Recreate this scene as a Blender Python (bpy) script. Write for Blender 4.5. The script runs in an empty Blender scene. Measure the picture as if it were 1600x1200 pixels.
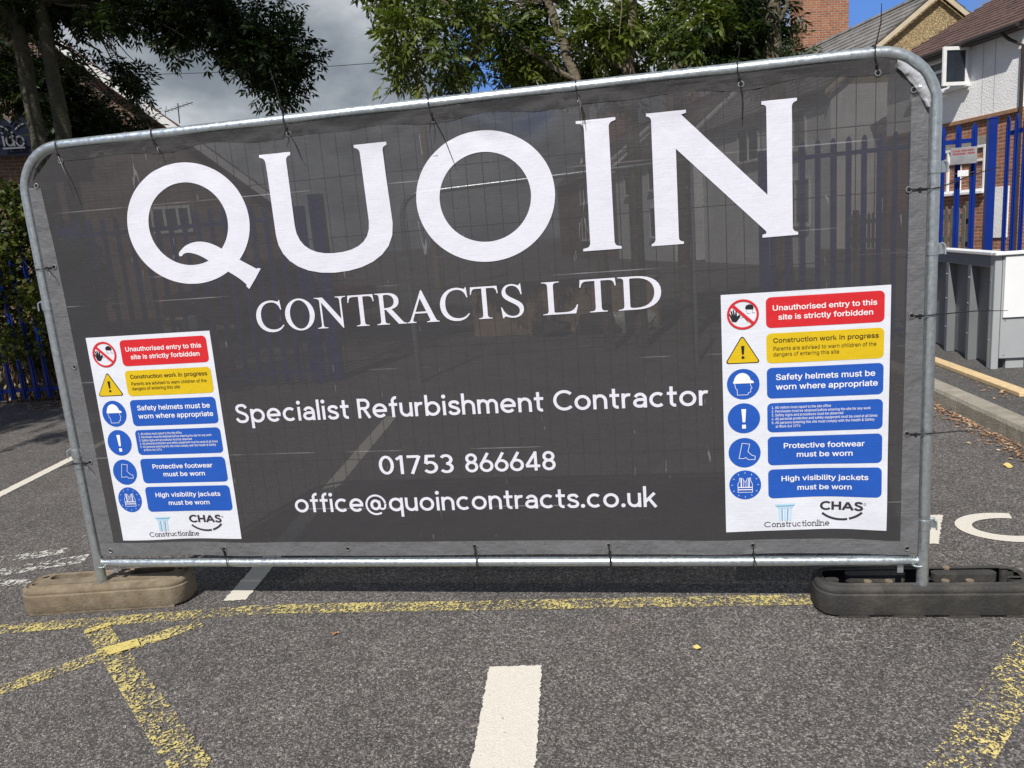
import bpy, bmesh, math, random
import numpy as np
from mathutils import Vector, Matrix
from mathutils.geometry import tessellate_polygon, delaunay_2d_cdt
R = math.radians
PI = math.pi
rnd = random.Random(7)
S = bpy.context.scene
COL = S.collection

# ------------------------------------------------------------------ camera, sky, sun, exposure
cd = bpy.data.cameras.new('camera')
cam = bpy.data.objects.new('camera', cd)
COL.objects.link(cam)
cam.location = (0.74565, -2.82637, 1.51346)
cam.rotation_euler = (1.37789, 0.077788, 0.164378)
cd.sensor_fit = 'HORIZONTAL'
cd.sensor_width = 36.0
cd.lens = 1176.544 / 1600.0 * 36.0
cd.clip_start = 0.05
cd.clip_end = 500
S.camera = cam

SUNV = Vector((-0.17, -0.85, 1.0)).normalized()          # towards the sun
sl = bpy.data.lights.new('sun', 'SUN')
sl.energy = 4.4
sl.angle = R(0.55)
sl.color = (1.0, 0.955, 0.88)
sun = bpy.data.objects.new('sun', sl)
COL.objects.link(sun)
sun.rotation_euler = SUNV.to_track_quat('Z', 'Y').to_euler()

W = bpy.data.worlds.new('World')
S.world = W
W.use_nodes = True
wn = W.node_tree.nodes
wl = W.node_tree.links
bg = wn['Background']
bg.inputs['Strength'].default_value = 0.1
sky = wn.new('ShaderNodeTexSky')
sky.sky_type = 'NISHITA'
sky.sun_disc = False
sky.sun_elevation = math.asin(SUNV.z)
sky.sun_rotation = math.atan2(SUNV.x, SUNV.y)
sky.air_density = 1.0
sky.ozone_density = 2.0
tc = wn.new('ShaderNodeTexCoord')

def wmath(op, a, b=None, c=None):
    n = wn.new('ShaderNodeMath'); n.operation = op
    for i, v in enumerate((a, b, c)):
        if v is None: continue
        if isinstance(v, (int, float)): n.inputs[i].default_value = v
        else: wl.new(v, n.inputs[i])
    return n.outputs[0]
def wvec(op, a, b):
    n = wn.new('ShaderNodeVectorMath'); n.operation = op
    wl.new(a, n.inputs[0])
    n.inputs[1].default_value = b
    return n.outputs['Value'] if op == 'DOT_PRODUCT' else n.outputs[0]
def wnoise(scale, detail=6, rough=0.6, mult=(1, 1, 1)):
    n = wn.new('ShaderNodeTexNoise'); n.inputs['Scale'].default_value = scale
    n.inputs['Detail'].default_value = detail; n.inputs['Roughness'].default_value = rough
    wl.new(wvec('MULTIPLY', tc.outputs['Generated'], mult), n.inputs['Vector'])
    return n.outputs['Fac']
def wramp(fac, stops):
    n = wn.new('ShaderNodeValToRGB')
    e = n.color_ramp.elements
    while len(e) < len(stops): e.new(0.5)
    for k, (p, c) in zip(e, stops): k.position = p; k.color = (*c, 1)
    wl.new(fac, n.inputs[0])
    return n.outputs[0]
def wmix(f, a, b):
    n = wn.new('ShaderNodeMix'); n.data_type = 'RGBA'
    wl.new(f, n.inputs[0])
    for v, i in ((a, 6), (b, 7)):
        if isinstance(v, tuple): n.inputs[i].default_value = (*v, 1)
        else: wl.new(v, n.inputs[i])
    return n.outputs[2]
# grey cloud deck: darker and lighter billows, thinner and brighter on the sun's side of the sky
n1 = wnoise(3.4, 8, 0.56, (1, 1, 1.9))
cl_dark = wramp(n1, [(0.30, (1.4, 1.68, 2.0)), (0.42, (2.0, 2.3, 2.65)), (0.51, (3.0, 3.3, 3.65)), (0.60, (4.6, 4.9, 5.2)), (0.72, (7.0, 7.2, 7.4))])
cl_lite = wramp(n1, [(0.30, (0.9, 1.2, 1.9)), (0.55, (2.0, 2.2, 2.5)), (0.75, (4.6, 4.7, 4.9))])
side = wmath('SMOOTH_MIN', 1.0, wmath('MAXIMUM', 0.0, wmath('MULTIPLY_ADD', wvec('DOT_PRODUCT', tc.outputs['Generated'], tuple(SUNV)), 1.1, 0.15)), 0.1)
clouds = wmix(side, cl_dark, cl_lite)
# two openings of blue sky
n2 = wnoise(9.0, 6, 0.6)
def hole(dirv, rad):
    d = wvec('DOT_PRODUCT', tc.outputs['Generated'], dirv)
    ang = wmath('ARCCOSINE', wmath('MINIMUM', d, 1.0))
    q = wmath('ADD', wmath('DIVIDE', ang, rad), wmath('MULTIPLY_ADD', n2, 2.2, -1.1))
    return wmath('SUBTRACT', 1.0, wmath('SMOOTH_MAX', 0.0, wmath('SMOOTH_MIN', 1.0, wmath('MULTIPLY_ADD', q, 2.2, -1.5), 0.15), 0.15))
h = wmath('MINIMUM', 1.0, wmath('ADD', wmath('ADD', hole((-0.1457, 0.9704, 0.1926), 0.075), hole((0.2812, 0.9302, 0.2357), 0.10)), hole((-0.3, -0.6, 0.75), 0.45)))
hc = wn.new('ShaderNodeClamp'); wl.new(h, hc.inputs[0])
blue = wmix(wmath('ADD', 0.82, 0.0), sky.outputs[0], (0.75, 2.1, 6.2))
wl.new(wmix(hc.outputs[0], clouds, blue), bg.inputs['Color'])
W.cycles.sampling_method = 'AUTOMATIC'

vs = S.view_settings
vs.view_transform = 'Standard'; vs.look = 'None'; vs.gamma = 1; vs.exposure = 0.28
S.cycles.max_bounces = 6
S.cycles.transparent_max_bounces = 24
S.cycles.use_denoising = True

# ------------------------------------------------------------------ helpers
MW = {}                                                  # world matrix of every Empty
def tag(o, label=None, cat=None, group=None, kind=None):
    if label: o['label'] = label
    if cat: o['category'] = cat
    if group: o['group'] = group
    if kind: o['kind'] = kind
    return o
def thing(name, label, cat, loc=(0, 0, 0), rz=0.0, group=None):
    o = bpy.data.objects.new(name, None)
    o.empty_display_size = 0.1
    o.location = loc; o.rotation_euler = (0, 0, rz)
    COL.objects.link(o)
    MW[o.name] = Matrix.Translation(loc) @ Matrix.Rotation(rz, 4, 'Z')
    return tag(o, label, cat, group)

class MB:
    """collects shapes and links them as ONE mesh object"""
    def __init__(s): s.v = []; s.f = []
    def add(s, vs_, fs):
        k = len(s.v); s.v += [tuple(v) for v in vs_]; s.f += [tuple(i + k for i in f) for f in fs]; return s
    def box(s, x0, x1, y0, y1, z0, z1, M=None):
        vs_ = [Vector((x, y, z)) for x in (x0, x1) for y in (y0, y1) for z in (z0, z1)]
        if M is not None: vs_ = [M @ v for v in vs_]
        return s.add(vs_, [(0, 1, 3, 2), (4, 6, 7, 5), (0, 4, 5, 1), (2, 3, 7, 6), (0, 2, 6, 4), (1, 5, 7, 3)])
    def bbox(s, x0, x1, y0, y1, z0, z1, b=0.005, M=None):
        """box with chamfered edges"""
        bm = bmesh.new()
        bmesh.ops.create_cube(bm, size=1)
        for v in bm.verts:
            v.co = Vector(((x0 + x1) / 2 + v.co.x * (x1 - x0), (y0 + y1) / 2 + v.co.y * (y1 - y0), (z0 + z1) / 2 + v.co.z * (z1 - z0)))
        bmesh.ops.bevel(bm, geom=bm.edges[:], offset=b, segments=1, affect='EDGES')
        bm.verts.index_update()
        s.add([(M @ v.co) if M is not None else v.co.copy() for v in bm.verts], [[v.index for v in f.verts] for f in bm.faces])
        bm.free(); return s
    def tube(s, pts, r, n=8, closed=False, cap=True):
        pts = [Vector(p) for p in pts]; m = len(pts)
        rr = r if isinstance(r, (list, tuple)) else [r] * m
        T = []
        for i in range(m):
            a = pts[(i - 1) % m] if (closed or i > 0) else pts[0]
            b = pts[(i + 1) % m] if (closed or i < m - 1) else pts[-1]
            T.append((b - a).normalized())
        up = Vector((0, 0, 1)) if abs(T[0].z) < 0.9 else Vector((0, 1, 0))
        N = (up - T[0] * up.dot(T[0])).normalized()
        ring = []
        for i in range(m):
            N = (N - T[i] * N.dot(T[i])).normalized()
            B = T[i].cross(N)
            ring.append([pts[i] + (N * math.cos(2 * PI * k / n) + B * math.sin(2 * PI * k / n)) * rr[i] for k in range(n)])
        vs_ = [v for q in ring for v in q]; fs = []
        for i in range(m if closed else m - 1):
            j = (i + 1) % m
            for k in range(n):
                l = (k + 1) % n
                fs.append((i * n + k, i * n + l, j * n + l, j * n + k))
        if cap and not closed:
            fs.append(tuple(range(n))[::-1]); fs.append(tuple((m - 1) * n + k for k in range(n)))
        return s.add(vs_, fs)
    def bar(s, a, b, w, h, up=(0, 0, 1)):
        """rectangular bar from a to b"""
        a, b = Vector(a), Vector(b); t = (b - a).normalized(); up = Vector(up)
        if abs(t.dot(up)) > 0.99: up = Vector((0, 1, 0))
        x = t.cross(up).normalized() * (w / 2); y = x.cross(t).normalized() * (h / 2)
        vs_ = [p + sx * x + sy * y for p in (a, b) for sx, sy in ((-1, -1), (1, -1), (1, 1), (-1, 1))]
        return s.add(vs_, [(0, 3, 2, 1), (4, 5, 6, 7), (0, 1, 5, 4), (1, 2, 6, 5), (2, 3, 7, 6), (3, 0, 4, 7)])
    def prism(s, loop, ax, t0, t1):
        """2-D loop pushed along an axis: ax 'y' -> loop is (x, z); 'x' -> (y, z); 'z' -> (x, y)"""
        f = {'y': lambda p, t: (p[0], t, p[1]), 'x': lambda p, t: (t, p[0], p[1]), 'z': lambda p, t: (p[0], p[1], t)}[ax]
        n = len(loop)
        vs_ = [f(p, t0) for p in loop] + [f(p, t1) for p in loop]
        fs = [tuple(range(n))[::-1], tuple(range(n, 2 * n))] + [(i, (i + 1) % n, n + (i + 1) % n, n + i) for i in range(n)]
        return s.add(vs_, fs)
    def build(s, name, mat, parent=None, smooth=False, local=False, auto=None):
        me = bpy.data.meshes.new(name)
        vs_ = s.v
        if parent is not None and not local:
            inv = MW[parent.name].inverted() if parent.name in MW else None
            if inv is not None: vs_ = [tuple(inv @ Vector(v)) for v in vs_]
        me.from_pydata(vs_, [], s.f)
        bm = bmesh.new(); bm.from_mesh(me); bmesh.ops.recalc_face_normals(bm, faces=bm.faces); bm.to_mesh(me); bm.free()
        me.materials.append(mat)
        if smooth:
            me.polygons.foreach_set('use_smooth', [True] * len(me.polygons))
            try: me.set_sharp_from_angle(angle=R(auto or 40))
            except Exception: pass
        o = bpy.data.objects.new(name, me); COL.objects.link(o)
        if parent is not None:
            o.parent = parent
            if parent.name in MW: MW[o.name] = MW[parent.name]
        return o

# ------------------------------------------------------------------ materials
class NT:
    def __init__(s, name):
        s.m = bpy.data.materials.new(name); s.m.use_nodes = True
        s.n = s.m.node_tree.nodes; s.l = s.m.node_tree.links
        s.b = s.n['Principled BSDF']; s.out = s.n['Material Output']
        s._p = None
    def put(s, sock, v):
        if isinstance(v, (int, float)): sock.default_value = v
        elif isinstance(v, (tuple, list)): sock.default_value = (*v, 1) if len(v) == 3 and sock.type == 'RGBA' else v
        else: s.l.new(v, sock)
    def pos(s):
        if s._p is None: s._p = s.n.new('ShaderNodeNewGeometry').outputs['Position']
        return s._p
    def obj(s): return s.n.new('ShaderNodeTexCoord').outputs['Object']
    def noise(s, vec, scale, detail=4, rough=0.55, dist=0.0):
        n = s.n.new('ShaderNodeTexNoise'); s.put(n.inputs['Vector'], vec)
        n.inputs['Scale'].default_value = scale; n.inputs['Detail'].default_value = detail
        n.inputs['Roughness'].default_value = rough; n.inputs['Distortion'].default_value = dist
        return n.outputs['Fac']
    def voro(s, vec, scale, out='Color', feat='F1'):
        n = s.n.new('ShaderNodeTexVoronoi'); s.put(n.inputs['Vector'], vec); n.feature = feat
        n.inputs['Scale'].default_value = scale
        return n.outputs[out]
    def math(s, op, a, b=None, c=None, clamp=False):
        n = s.n.new('ShaderNodeMath'); n.operation = op; n.use_clamp = clamp
        for i, v in enumerate((a, b, c)):
            if v is not None: s.put(n.inputs[i], v)
        return n.outputs[0]
    def vmul(s, v, k):
        n = s.n.new('ShaderNodeVectorMath'); n.operation = 'MULTIPLY'; s.put(n.inputs[0], v); n.inputs[1].default_value = k
        return n.outputs[0]
    def sep(s, v):
        n = s.n.new('ShaderNodeSeparateXYZ'); s.put(n.inputs[0], v); return n.outputs
    def comb(s, x, y, z):
        n = s.n.new('ShaderNodeCombineXYZ')
        for i, v in enumerate((x, y, z)): s.put(n.inputs[i], v)
        return n.outputs[0]
    def ramp(s, fac, stops, interp='LINEAR'):
        n = s.n.new('ShaderNodeValToRGB'); n.color_ramp.interpolation = interp
        e = n.color_ramp.elements
        while len(e) < len(stops): e.new(0.5)
        for k, (p, c) in zip(e, stops):
            k.position = p; k.color = (*c, 1) if isinstance(c, (tuple, list)) else (c, c, c, 1)
        s.put(n.inputs[0], fac); return n.outputs[0]
    def mix(s, f, a, b, mode='MIX'):
        n = s.n.new('ShaderNodeMix'); n.data_type = 'RGBA'; n.blend_type = mode
        s.put(n.inputs[0], f); s.put(n.inputs[6], a); s.put(n.inputs[7], b); return n.outputs[2]
    def bump(s, h, dist=0.01, strength=1.0):
        n = s.n.new('ShaderNodeBump'); n.inputs['Distance'].default_value = dist; n.inputs['Strength'].default_value = strength
        s.put(n.inputs['Height'], h); s.l.new(n.outputs[0], s.b.inputs['Normal']); return s
    def set(s, base=None, rough=None, metal=None, spec=None, **k):
        for nm, v in (('Base Color', base), ('Roughness', rough), ('Metallic', metal), ('Specular IOR Level', spec)):
            if v is not None: s.put(s.b.inputs[nm], v)
        for nm, v in k.items(): s.put(s.b.inputs[nm.replace('_', ' ')], v)
        return s
    def alpha(s, fac):
        """fac of the surface is there, the rest is a hole"""
        t = s.n.new('ShaderNodeBsdfTransparent'); mx = s.n.new('ShaderNodeMixShader')
        s.put(mx.inputs[0], fac); s.l.new(t.outputs[0], mx.inputs[1]); s.l.new(s.b.outputs[0], mx.inputs[2])
        s.l.new(mx.outputs[0], s.out.inputs['Surface']); return s

def plain(name, c, rough=0.6, metal=0.0, var=0.15, scale=6.0, spec=None, bump=0.0, bscale=60, dirt=None):
    t = NT(name); p = t.pos()
    f = t.noise(p, scale, 5, 0.6)
    lo = tuple(x * (1 - var) for x in c); hi = tuple(min(1, x * (1 + var)) for x in c)
    col = t.ramp(f, [(0.3, lo), (0.7, hi)])
    if dirt:
        g = t.noise(p, scale * 0.45, 6, 0.7)
        col = t.mix(t.ramp(g, [(0.48, 0.0), (0.72, 1.0)]), col, dirt)
    t.set(col, rough, metal, spec)
    if bump: t.bump(t.noise(p, bscale, 4), bump)
    return t.m

# asphalt: dark binder with pale chippings
def asphalt(name, dark, mid, lite, k=1.0, crack=False):
    t = NT(name); p = t.pos()
    c1 = t.voro(p, 230 * k); v1 = t.sep(c1)[0]
    c2 = t.voro(p, 120 * k); v2 = t.sep(c2)[1]
    base = t.ramp(v1, [(0.0, dark), (0.45, mid), (0.78, tuple(x * 1.5 for x in mid)), (0.9, lite), (1.0, tuple(min(1, x * 1.6) for x in lite))])
    base2 = t.ramp(v2, [(0.0, dark), (0.55, mid), (0.90, lite), (1.0, tuple(min(1, x * 1.9) for x in lite))])
    col = t.mix(0.35, base, base2)
    big = t.noise(p, 1.3, 5, 0.6)
    col = t.mix(1.0, col, t.ramp(big, [(0.3, 0.84), (0.7, 1.12)]), 'MULTIPLY')
    fine = t.noise(p, 9, 5, 0.65)
    col = t.mix(1.0, col, t.ramp(fine, [(0.3, 0.86), (0.7, 1.12)]), 'MULTIPLY')
    oil = t.ramp(t.noise(p, 0.9, 3, 0.5, 0.6), [(0.68, 0.0), (0.78, 0.35)])
    col = t.mix(oil, col, t.mix(1.0, col, (0.55, 0.55, 0.57), 'MULTIPLY'))
    rust = t.ramp(t.noise(p, 2.3, 4, 0.65), [(0.66, 0.0), (0.80, 0.55)])
    col = t.mix(rust, col, t.mix(1.0, col, (1.25, 0.98, 0.72), 'MULTIPLY'))
    t.set(col, 0.82, 0, 0.35)
    d1 = t.voro(p, 230 * k, 'Distance')
    t.bump(t.math('ADD', t.math('MULTIPLY', v1, 0.8), t.math('MULTIPLY', d1, -0.9)), 0.004, 0.9)
    return t.m
M = {}
M['asphalt'] = asphalt('asphalt', (0.036, 0.033, 0.032), (0.094, 0.085, 0.080), (0.29, 0.27, 0.255))
M['pave'] = asphalt('pavement_asphalt', (0.045, 0.044, 0.043), (0.088, 0.084, 0.08), (0.20, 0.19, 0.18), 1.0)

def paint(name, c, wear_lo, wear_hi, scale=110, big=5.0, rough=0.6, sb=0.35):
    """road paint: chippings show through where it has worn off"""
    t = NT(name); p = t.pos()
    g = t.math('ADD', t.math('MULTIPLY', t.math('ADD', t.math('MULTIPLY', t.sep(t.voro(p, scale))[0], 0.5), t.math('MULTIPLY', t.sep(t.voro(p, scale * 0.5))[1], 0.5)), 0.7), t.math('MULTIPLY', t.noise(p, big, 5, 0.7), 1.0))
    a = t.ramp(g, [(wear_lo, 0.0), (wear_hi, 1.0)])
    col = t.mix(t.noise(p, 40, 5, 0.7), tuple(x * 0.8 for x in c), c)
    col = t.mix(t.ramp(t.noise(p, 260, 2, 0.5), [(0.60, 0.0), (0.69, 0.7)]), col, (0.13, 0.12, 0.11))
    t.set(col, rough).bump(t.noise(p, 150, 3), 0.002)
    t.alpha(a); return t.m
M['white_paint'] = paint('white_road_paint', (0.70, 0.66, 0.58), 0.36, 0.46)
M['faded_white'] = paint('faded_white_road_paint', (0.62, 0.6, 0.56), 0.86, 1.02, 90, 9)
M['yellow_paint'] = paint('yellow_road_paint', (0.66, 0.55, 0.20), 0.85, 0.99, 190, 4.5)
M['yellow_thick'] = paint('thick_yellow_road_paint', (0.66, 0.54, 0.17), 0.60, 0.78, 190, 7)
M['yellow_faint'] = paint('faint_yellow_road_paint', (0.72, 0.59, 0.22), 0.975, 1.10, 190, 5)

def galv(name, c=(0.60, 0.655, 0.68), rough=0.30):
    t = NT(name); p = t.pos()
    n = t.noise(p, 55, 5, 0.7); sp = t.sep(t.voro(p, 90))[0]
    col = t.mix(t.math('MULTIPLY', sp, 0.5), t.ramp(n, [(0.3, tuple(x * .84 for x in c)), (0.7, tuple(x * 1.06 for x in c))]), tuple(x * 1.12 for x in c))
    st = t.ramp(t.noise(p, 14, 6, 0.75), [(0.62, 0.0), (0.74, 0.45)])
    col = t.mix(st, col, (0.36, 0.37, 0.36))
    wsp = t.ramp(t.noise(p, 130, 2, 0.5), [(0.70, 0.0), (0.74, 1.0)])
    col = t.mix(wsp, col, (0.8, 0.8, 0.78))
    t.set(col, t.ramp(n, [(0.3, rough - 0.06), (0.7, rough + 0.16)]), 0.88)
    t.bump(n, 0.0006, 0.5); return t.m
M['galv'] = galv('galvanised_steel')
M['wire'] = plain('dull_wire', (0.16, 0.165, 0.17), 0.45, 0.8)

def fabric(name, c, cover, rough=0.55, spec=0.4, weave=700, glint_scuff=True, var=0.14, crease=0.0):
    t = NT(name); p = t.pos(); x, y, z = t.sep(p)
    # woven mesh: irregular threads in both directions
    thr = t.math('ADD', t.noise(t.vmul(p, (260, 1, 5)), 1.0, 2, 0.6), t.noise(t.vmul(p, (5, 1, 260)), 1.0, 2, 0.6))
    soft = t.noise(p, 2.2, 5, 0.62)
    lo = tuple(v * (1 - var) for v in c); hi = tuple(v * (1 + var) for v in c)
    col = t.ramp(t.math('ADD', t.math('MULTIPLY', thr, 0.5), t.math('MULTIPLY', soft, 0.5)), [(0.36, lo), (0.64, hi)])
    if glint_scuff:
        fold_glint = None
        for zz, x0 in ((0.705, 0.15), (1.462, 0.35), (1.365, 0.0), (0.462, 0.9), (1.04, -0.4), (1.745, -0.9)):  # bright fold creases: their highlight is put into the colour as pale lines
            d = t.math('ABSOLUTE', t.math('SUBTRACT', t.math('ADD', z, t.math('MULTIPLY', x, 0.004)), zz))
            on = t.math('MULTIPLY', t.math('LESS_THAN', d, 0.0018), t.ramp(t.noise(t.comb(t.math('ADD', x, zz * 7), 0.0, zz), 2.4, 3), [(0.50, 0.0), (0.62, 0.55)]))
            fold_glint = on if fold_glint is None else t.math('MAXIMUM', fold_glint, on)
        scr = t.ramp(t.noise(t.vmul(p, (40, 1, 6)), 1.0, 3, 0.4, 1.5), [(0.735, 0.0), (0.75, 0.35)])
        col = t.mix(t.math('MAXIMUM', fold_glint, scr), col, (0.30, 0.30, 0.31))
    t.set(col, rough, 0, spec)
    hgt = t.math('ADD', t.math('MULTIPLY', thr, 0.10), t.math('MULTIPLY', t.noise(p, 7, 4, 0.55), 1.0 + crease * 4))
    t.bump(hgt, 0.012 + crease * 0.03, 0.5)
    t.alpha(t.math('ADD', cover - 0.06, t.math('MULTIPLY', thr, 0.06)))
    return t.m
M['mesh_fabric'] = fabric('dark_grey_mesh_fabric', (0.034, 0.033, 0.035), 0.905, 0.52, 0.32, var=0.28)
M['hem'] = fabric('grey_hem_fabric', (0.118, 0.12, 0.126), 0.90, 0.42, 0.5, glint_scuff=False, crease=0.35, var=0.2)
M['hem_top'] = fabric('dark_hem_fabric', (0.036, 0.035, 0.036), 0.93, 0.7, 0.25, glint_scuff=False, crease=0.2)
M['letter_white'] = fabric('white_print_on_mesh', (0.67, 0.67, 0.745), 0.90, 0.55, 0.3, glint_scuff=False, var=0.09)
M['sign_white'] = fabric('white_sign_vinyl', (0.66, 0.68, 0.74), 0.975, 0.4, 0.4, glint_scuff=False, var=0.04)
M['sign_red'] = fabric('red_sign_print', (0.55, 0.020, 0.026), 0.975, 0.4, 0.4, glint_scuff=False, var=0.08)
M['sign_yellow'] = fabric('yellow_sign_print', (0.62, 0.43, 0.01), 0.975, 0.4, 0.4, glint_scuff=False, var=0.06)
M['sign_blue'] = fabric('blue_sign_print', (0.016, 0.085, 0.40), 0.975, 0.38, 0.4, glint_scuff=False, var=0.10)
M['sign_black'] = plain('black_sign_print', (0.012, 0.012, 0.014), 0.5, var=0.1)
M['sign_ink'] = plain('white_ink', (0.80, 0.80, 0.82), 0.5, var=0.03)
M['charcoal_ink'] = plain('charcoal_ink', (0.035, 0.03, 0.04), 0.5, var=0.1)
M['pale_blue_ink'] = plain('pale_blue_ink', (0.42, 0.62, 0.74), 0.5, var=0.06)
M['mid_blue_ink'] = plain('mid_blue_ink', (0.16, 0.36, 0.60), 0.5, var=0.06)
M['brown_ink'] = plain('dark_brown_ink', (0.05, 0.03, 0.005), 0.5, var=0.1)
M['black_plastic'] = plain('black_plastic', (0.012, 0.012, 0.013), 0.4, var=0.2)
M['steel_ring'] = plain('bright_steel', (0.72, 0.72, 0.70), 0.28, 1.0, 0.1)
M['rubber_grey'] = plain('dusty_brown_rubber', (0.175, 0.138, 0.092), 0.92, 0, 0.3, 18, bump=0.003, bscale=90, dirt=(0.25, 0.215, 0.16))
M['rubber_black'] = plain('dusty_black_rubber', (0.035, 0.033, 0.031), 0.75, 0, 0.35, 12, bump=0.003, bscale=90, dirt=(0.085, 0.075, 0.06))
M['blue_paint'] = plain('blue_powder_coat', (0.003, 0.024, 0.205), 0.38, 0, 0.12, 3)
M['concrete'] = plain('kerb_concrete', (0.30, 0.275, 0.225), 0.9, 0, 0.22, 9, bump=0.008, bscale=70, dirt=(0.20, 0.18, 0.14))
M['timber'] = plain('pale_timber', (0.62, 0.46, 0.25), 0.7, 0, 0.14, 20)
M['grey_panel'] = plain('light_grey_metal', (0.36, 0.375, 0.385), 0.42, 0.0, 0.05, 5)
M['grey_shaded'] = plain('shaded_grey_metal', (0.17, 0.178, 0.185), 0.45, 0.0, 0.06, 5)  # cabinet side: recess shade put into a darker grey
M['white_panel'] = plain('white_sheet', (0.78, 0.79, 0.79), 0.5, 0, 0.03, 5)
M['cream'] = plain('cream_barge_paint', (0.55, 0.47, 0.34), 0.6, 0, 0.1)
M['white_trim'] = plain('white_trim_paint', (0.78, 0.78, 0.77), 0.5, 0, 0.05)
M['dark_trim'] = plain('dark_brown_trim', (0.035, 0.026, 0.024), 0.5, 0, 0.2)
M['glass'] = plain('window_glass', (0.025, 0.032, 0.042), 0.05, 0, 0.3, 1.5, spec=0.9)
M['blind'] = plain('pale_blind', (0.42, 0.44, 0.42), 0.6, 0, 0.08)
M['bark'] = plain('grey_brown_bark', (0.13, 0.108, 0.075), 0.9, 0, 0.4, 16, bump=0.03, bscale=30)
M['bark_dark'] = plain('dark_mossy_bark', (0.075, 0.068, 0.045), 0.9, 0, 0.4, 12, bump=0.03, bscale=30, dirt=(0.06, 0.07, 0.03))
M['twig'] = plain('dry_twig', (0.17, 0.10, 0.06), 0.9, 0, 0.3)
M['pole_wood'] = plain('weathered_pole', (0.24, 0.20, 0.15), 0.9, 0, 0.2, 8)
M['cable'] = plain('dark_cable', (0.03, 0.03, 0.035), 0.6)
M['picket'] = plain('weathered_picket', (0.12, 0.105, 0.085), 0.9, 0, 0.25, 8)
M['car_red'] = plain('red_car_paint', (0.30, 0.012, 0.012), 0.25, 0.1, 0.05, spec=0.6)
M['tyre'] = plain('tyre_rubber', (0.02, 0.02, 0.02), 0.8)
M['chrome'] = plain('headlamp_chrome', (0.8, 0.8, 0.8), 0.12, 1.0, 0.05)
M['navy'] = plain('shaded_navy_board', (0.004, 0.006, 0.022), 0.35, 0, 0.1)  # deep shade put into the navy of the board
M['sign_cream_shaded'] = plain('shaded_pale_letter', (0.13, 0.14, 0.165), 0.5, 0, 0.1)  # pale letters darkened, the shade is put into their colour
M['sack'] = plain('pale_rubble_sack', (0.50, 0.50, 0.46), 0.6, 0, 0.25, 9, bump=0.02, bscale=20)
M['leafbrown'] = plain('dry_leaf', (0.30, 0.16, 0.075), 0.8, 0, 0.5, 30)
M['leafyellow'] = plain('yellow_leaf', (0.62, 0.47, 0.16), 0.7, 0, 0.2, 30)

def brickmat(name, c1, c2, mortar, sc=1.0):
    t = NT(name); p = t.obj(); x, y, z = t.sep(p)
    n = t.n.new('ShaderNodeTexBrick')
    t.put(n.inputs['Vector'], t.comb(t.math('ADD', x, y), z, 0.0))
    n.inputs['Color1'].default_value = (*c1, 1); n.inputs['Color2'].default_value = (*c2, 1); n.inputs['Mortar'].default_value = (*mortar, 1)
    n.inputs['Scale'].default_value = 1.0 / sc
    n.inputs['Brick Width'].default_value = 0.225; n.inputs['Row Height'].default_value = 0.075; n.inputs['Mortar Size'].default_value = 0.010
    col = t.mix(1.0, n.outputs['Color'], t.ramp(t.noise(p, 7, 5, 0.7), [(0.3, 0.7), (0.7, 1.2)]), 'MULTIPLY')
    t.set(col, 0.88); t.bump(t.math('MULTIPLY', n.outputs['Fac'], -1.0), 0.01); return t.m
M['brick'] = brickmat('red_brick', (0.40, 0.145, 0.062), (0.27, 0.095, 0.05), (0.36, 0.31, 0.25))
M['brick_tan'] = brickmat('tan_brick', (0.40, 0.27, 0.16), (0.30, 0.19, 0.11), (0.34, 0.30, 0.24))
M['brick_brown'] = brickmat('brown_brick', (0.22, 0.12, 0.075), (0.16, 0.085, 0.055), (0.25, 0.22, 0.18))

def rough_wall(name, c, scale, amount, var=0.25):
    t = NT(name); p = t.obj()
    v = t.voro(p, scale, 'Distance'); n = t.noise(p, scale * 0.6, 4, 0.7)
    col = t.mix(t.sep(t.voro(p, scale))[0], tuple(x * (1 - var) for x in c), tuple(min(1, x * (1 + var)) for x in c))
    col = t.mix(1.0, col, t.ramp(t.noise(p, 0.9, 4), [(0.3, 0.86), (0.7, 1.06)]), 'MULTIPLY')
    t.set(col, 0.92).bump(t.math('ADD', v, n), amount); return t.m
M['render'] = rough_wall('white_roughcast', (0.88, 0.88, 0.87), 38, 0.005, 0.03)
M['pebble'] = rough_wall('tan_pebbledash', (0.36, 0.27, 0.145), 34, 0.02, 0.5)
M['rubble'] = rough_wall('rubble_stone', (0.27, 0.225, 0.15), 7.5, 0.12, 0.5)
def tilemat(name, c, var):
    t = NT(name); p = t.obj(); x, y, z = t.sep(p)
    cell = t.sep(t.voro(t.vmul(p, (3.4, 1.6, 2.2)), 1.6))[0]
    col = t.mix(cell, tuple(v * (1 - var) for v in c), tuple(v * (1 + var) for v in c))
    col = t.mix(1.0, col, t.ramp(t.noise(p, 1.4, 5, 0.7), [(0.3, 0.75), (0.7, 1.2)]), 'MULTIPLY')
    seam = t.math('LESS_THAN', t.math('ABSOLUTE', t.math('SUBTRACT', t.math('FRACT', t.math('MULTIPLY', x, 3.6)), 0.5)), 0.03)
    col = t.mix(t.math('MULTIPLY', seam, 0.5), col, (0.02, 0.018, 0.018))
    t.set(col, 0.8).bump(t.noise(p, 18, 4), 0.02); return t.m
M['tile_brown'] = tilemat('brown_roof_tile', (0.115, 0.068, 0.058), 0.25)
M['tile_grey'] = tilemat('grey_roof_tile', (0.20, 0.19, 0.18), 0.2)

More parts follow.
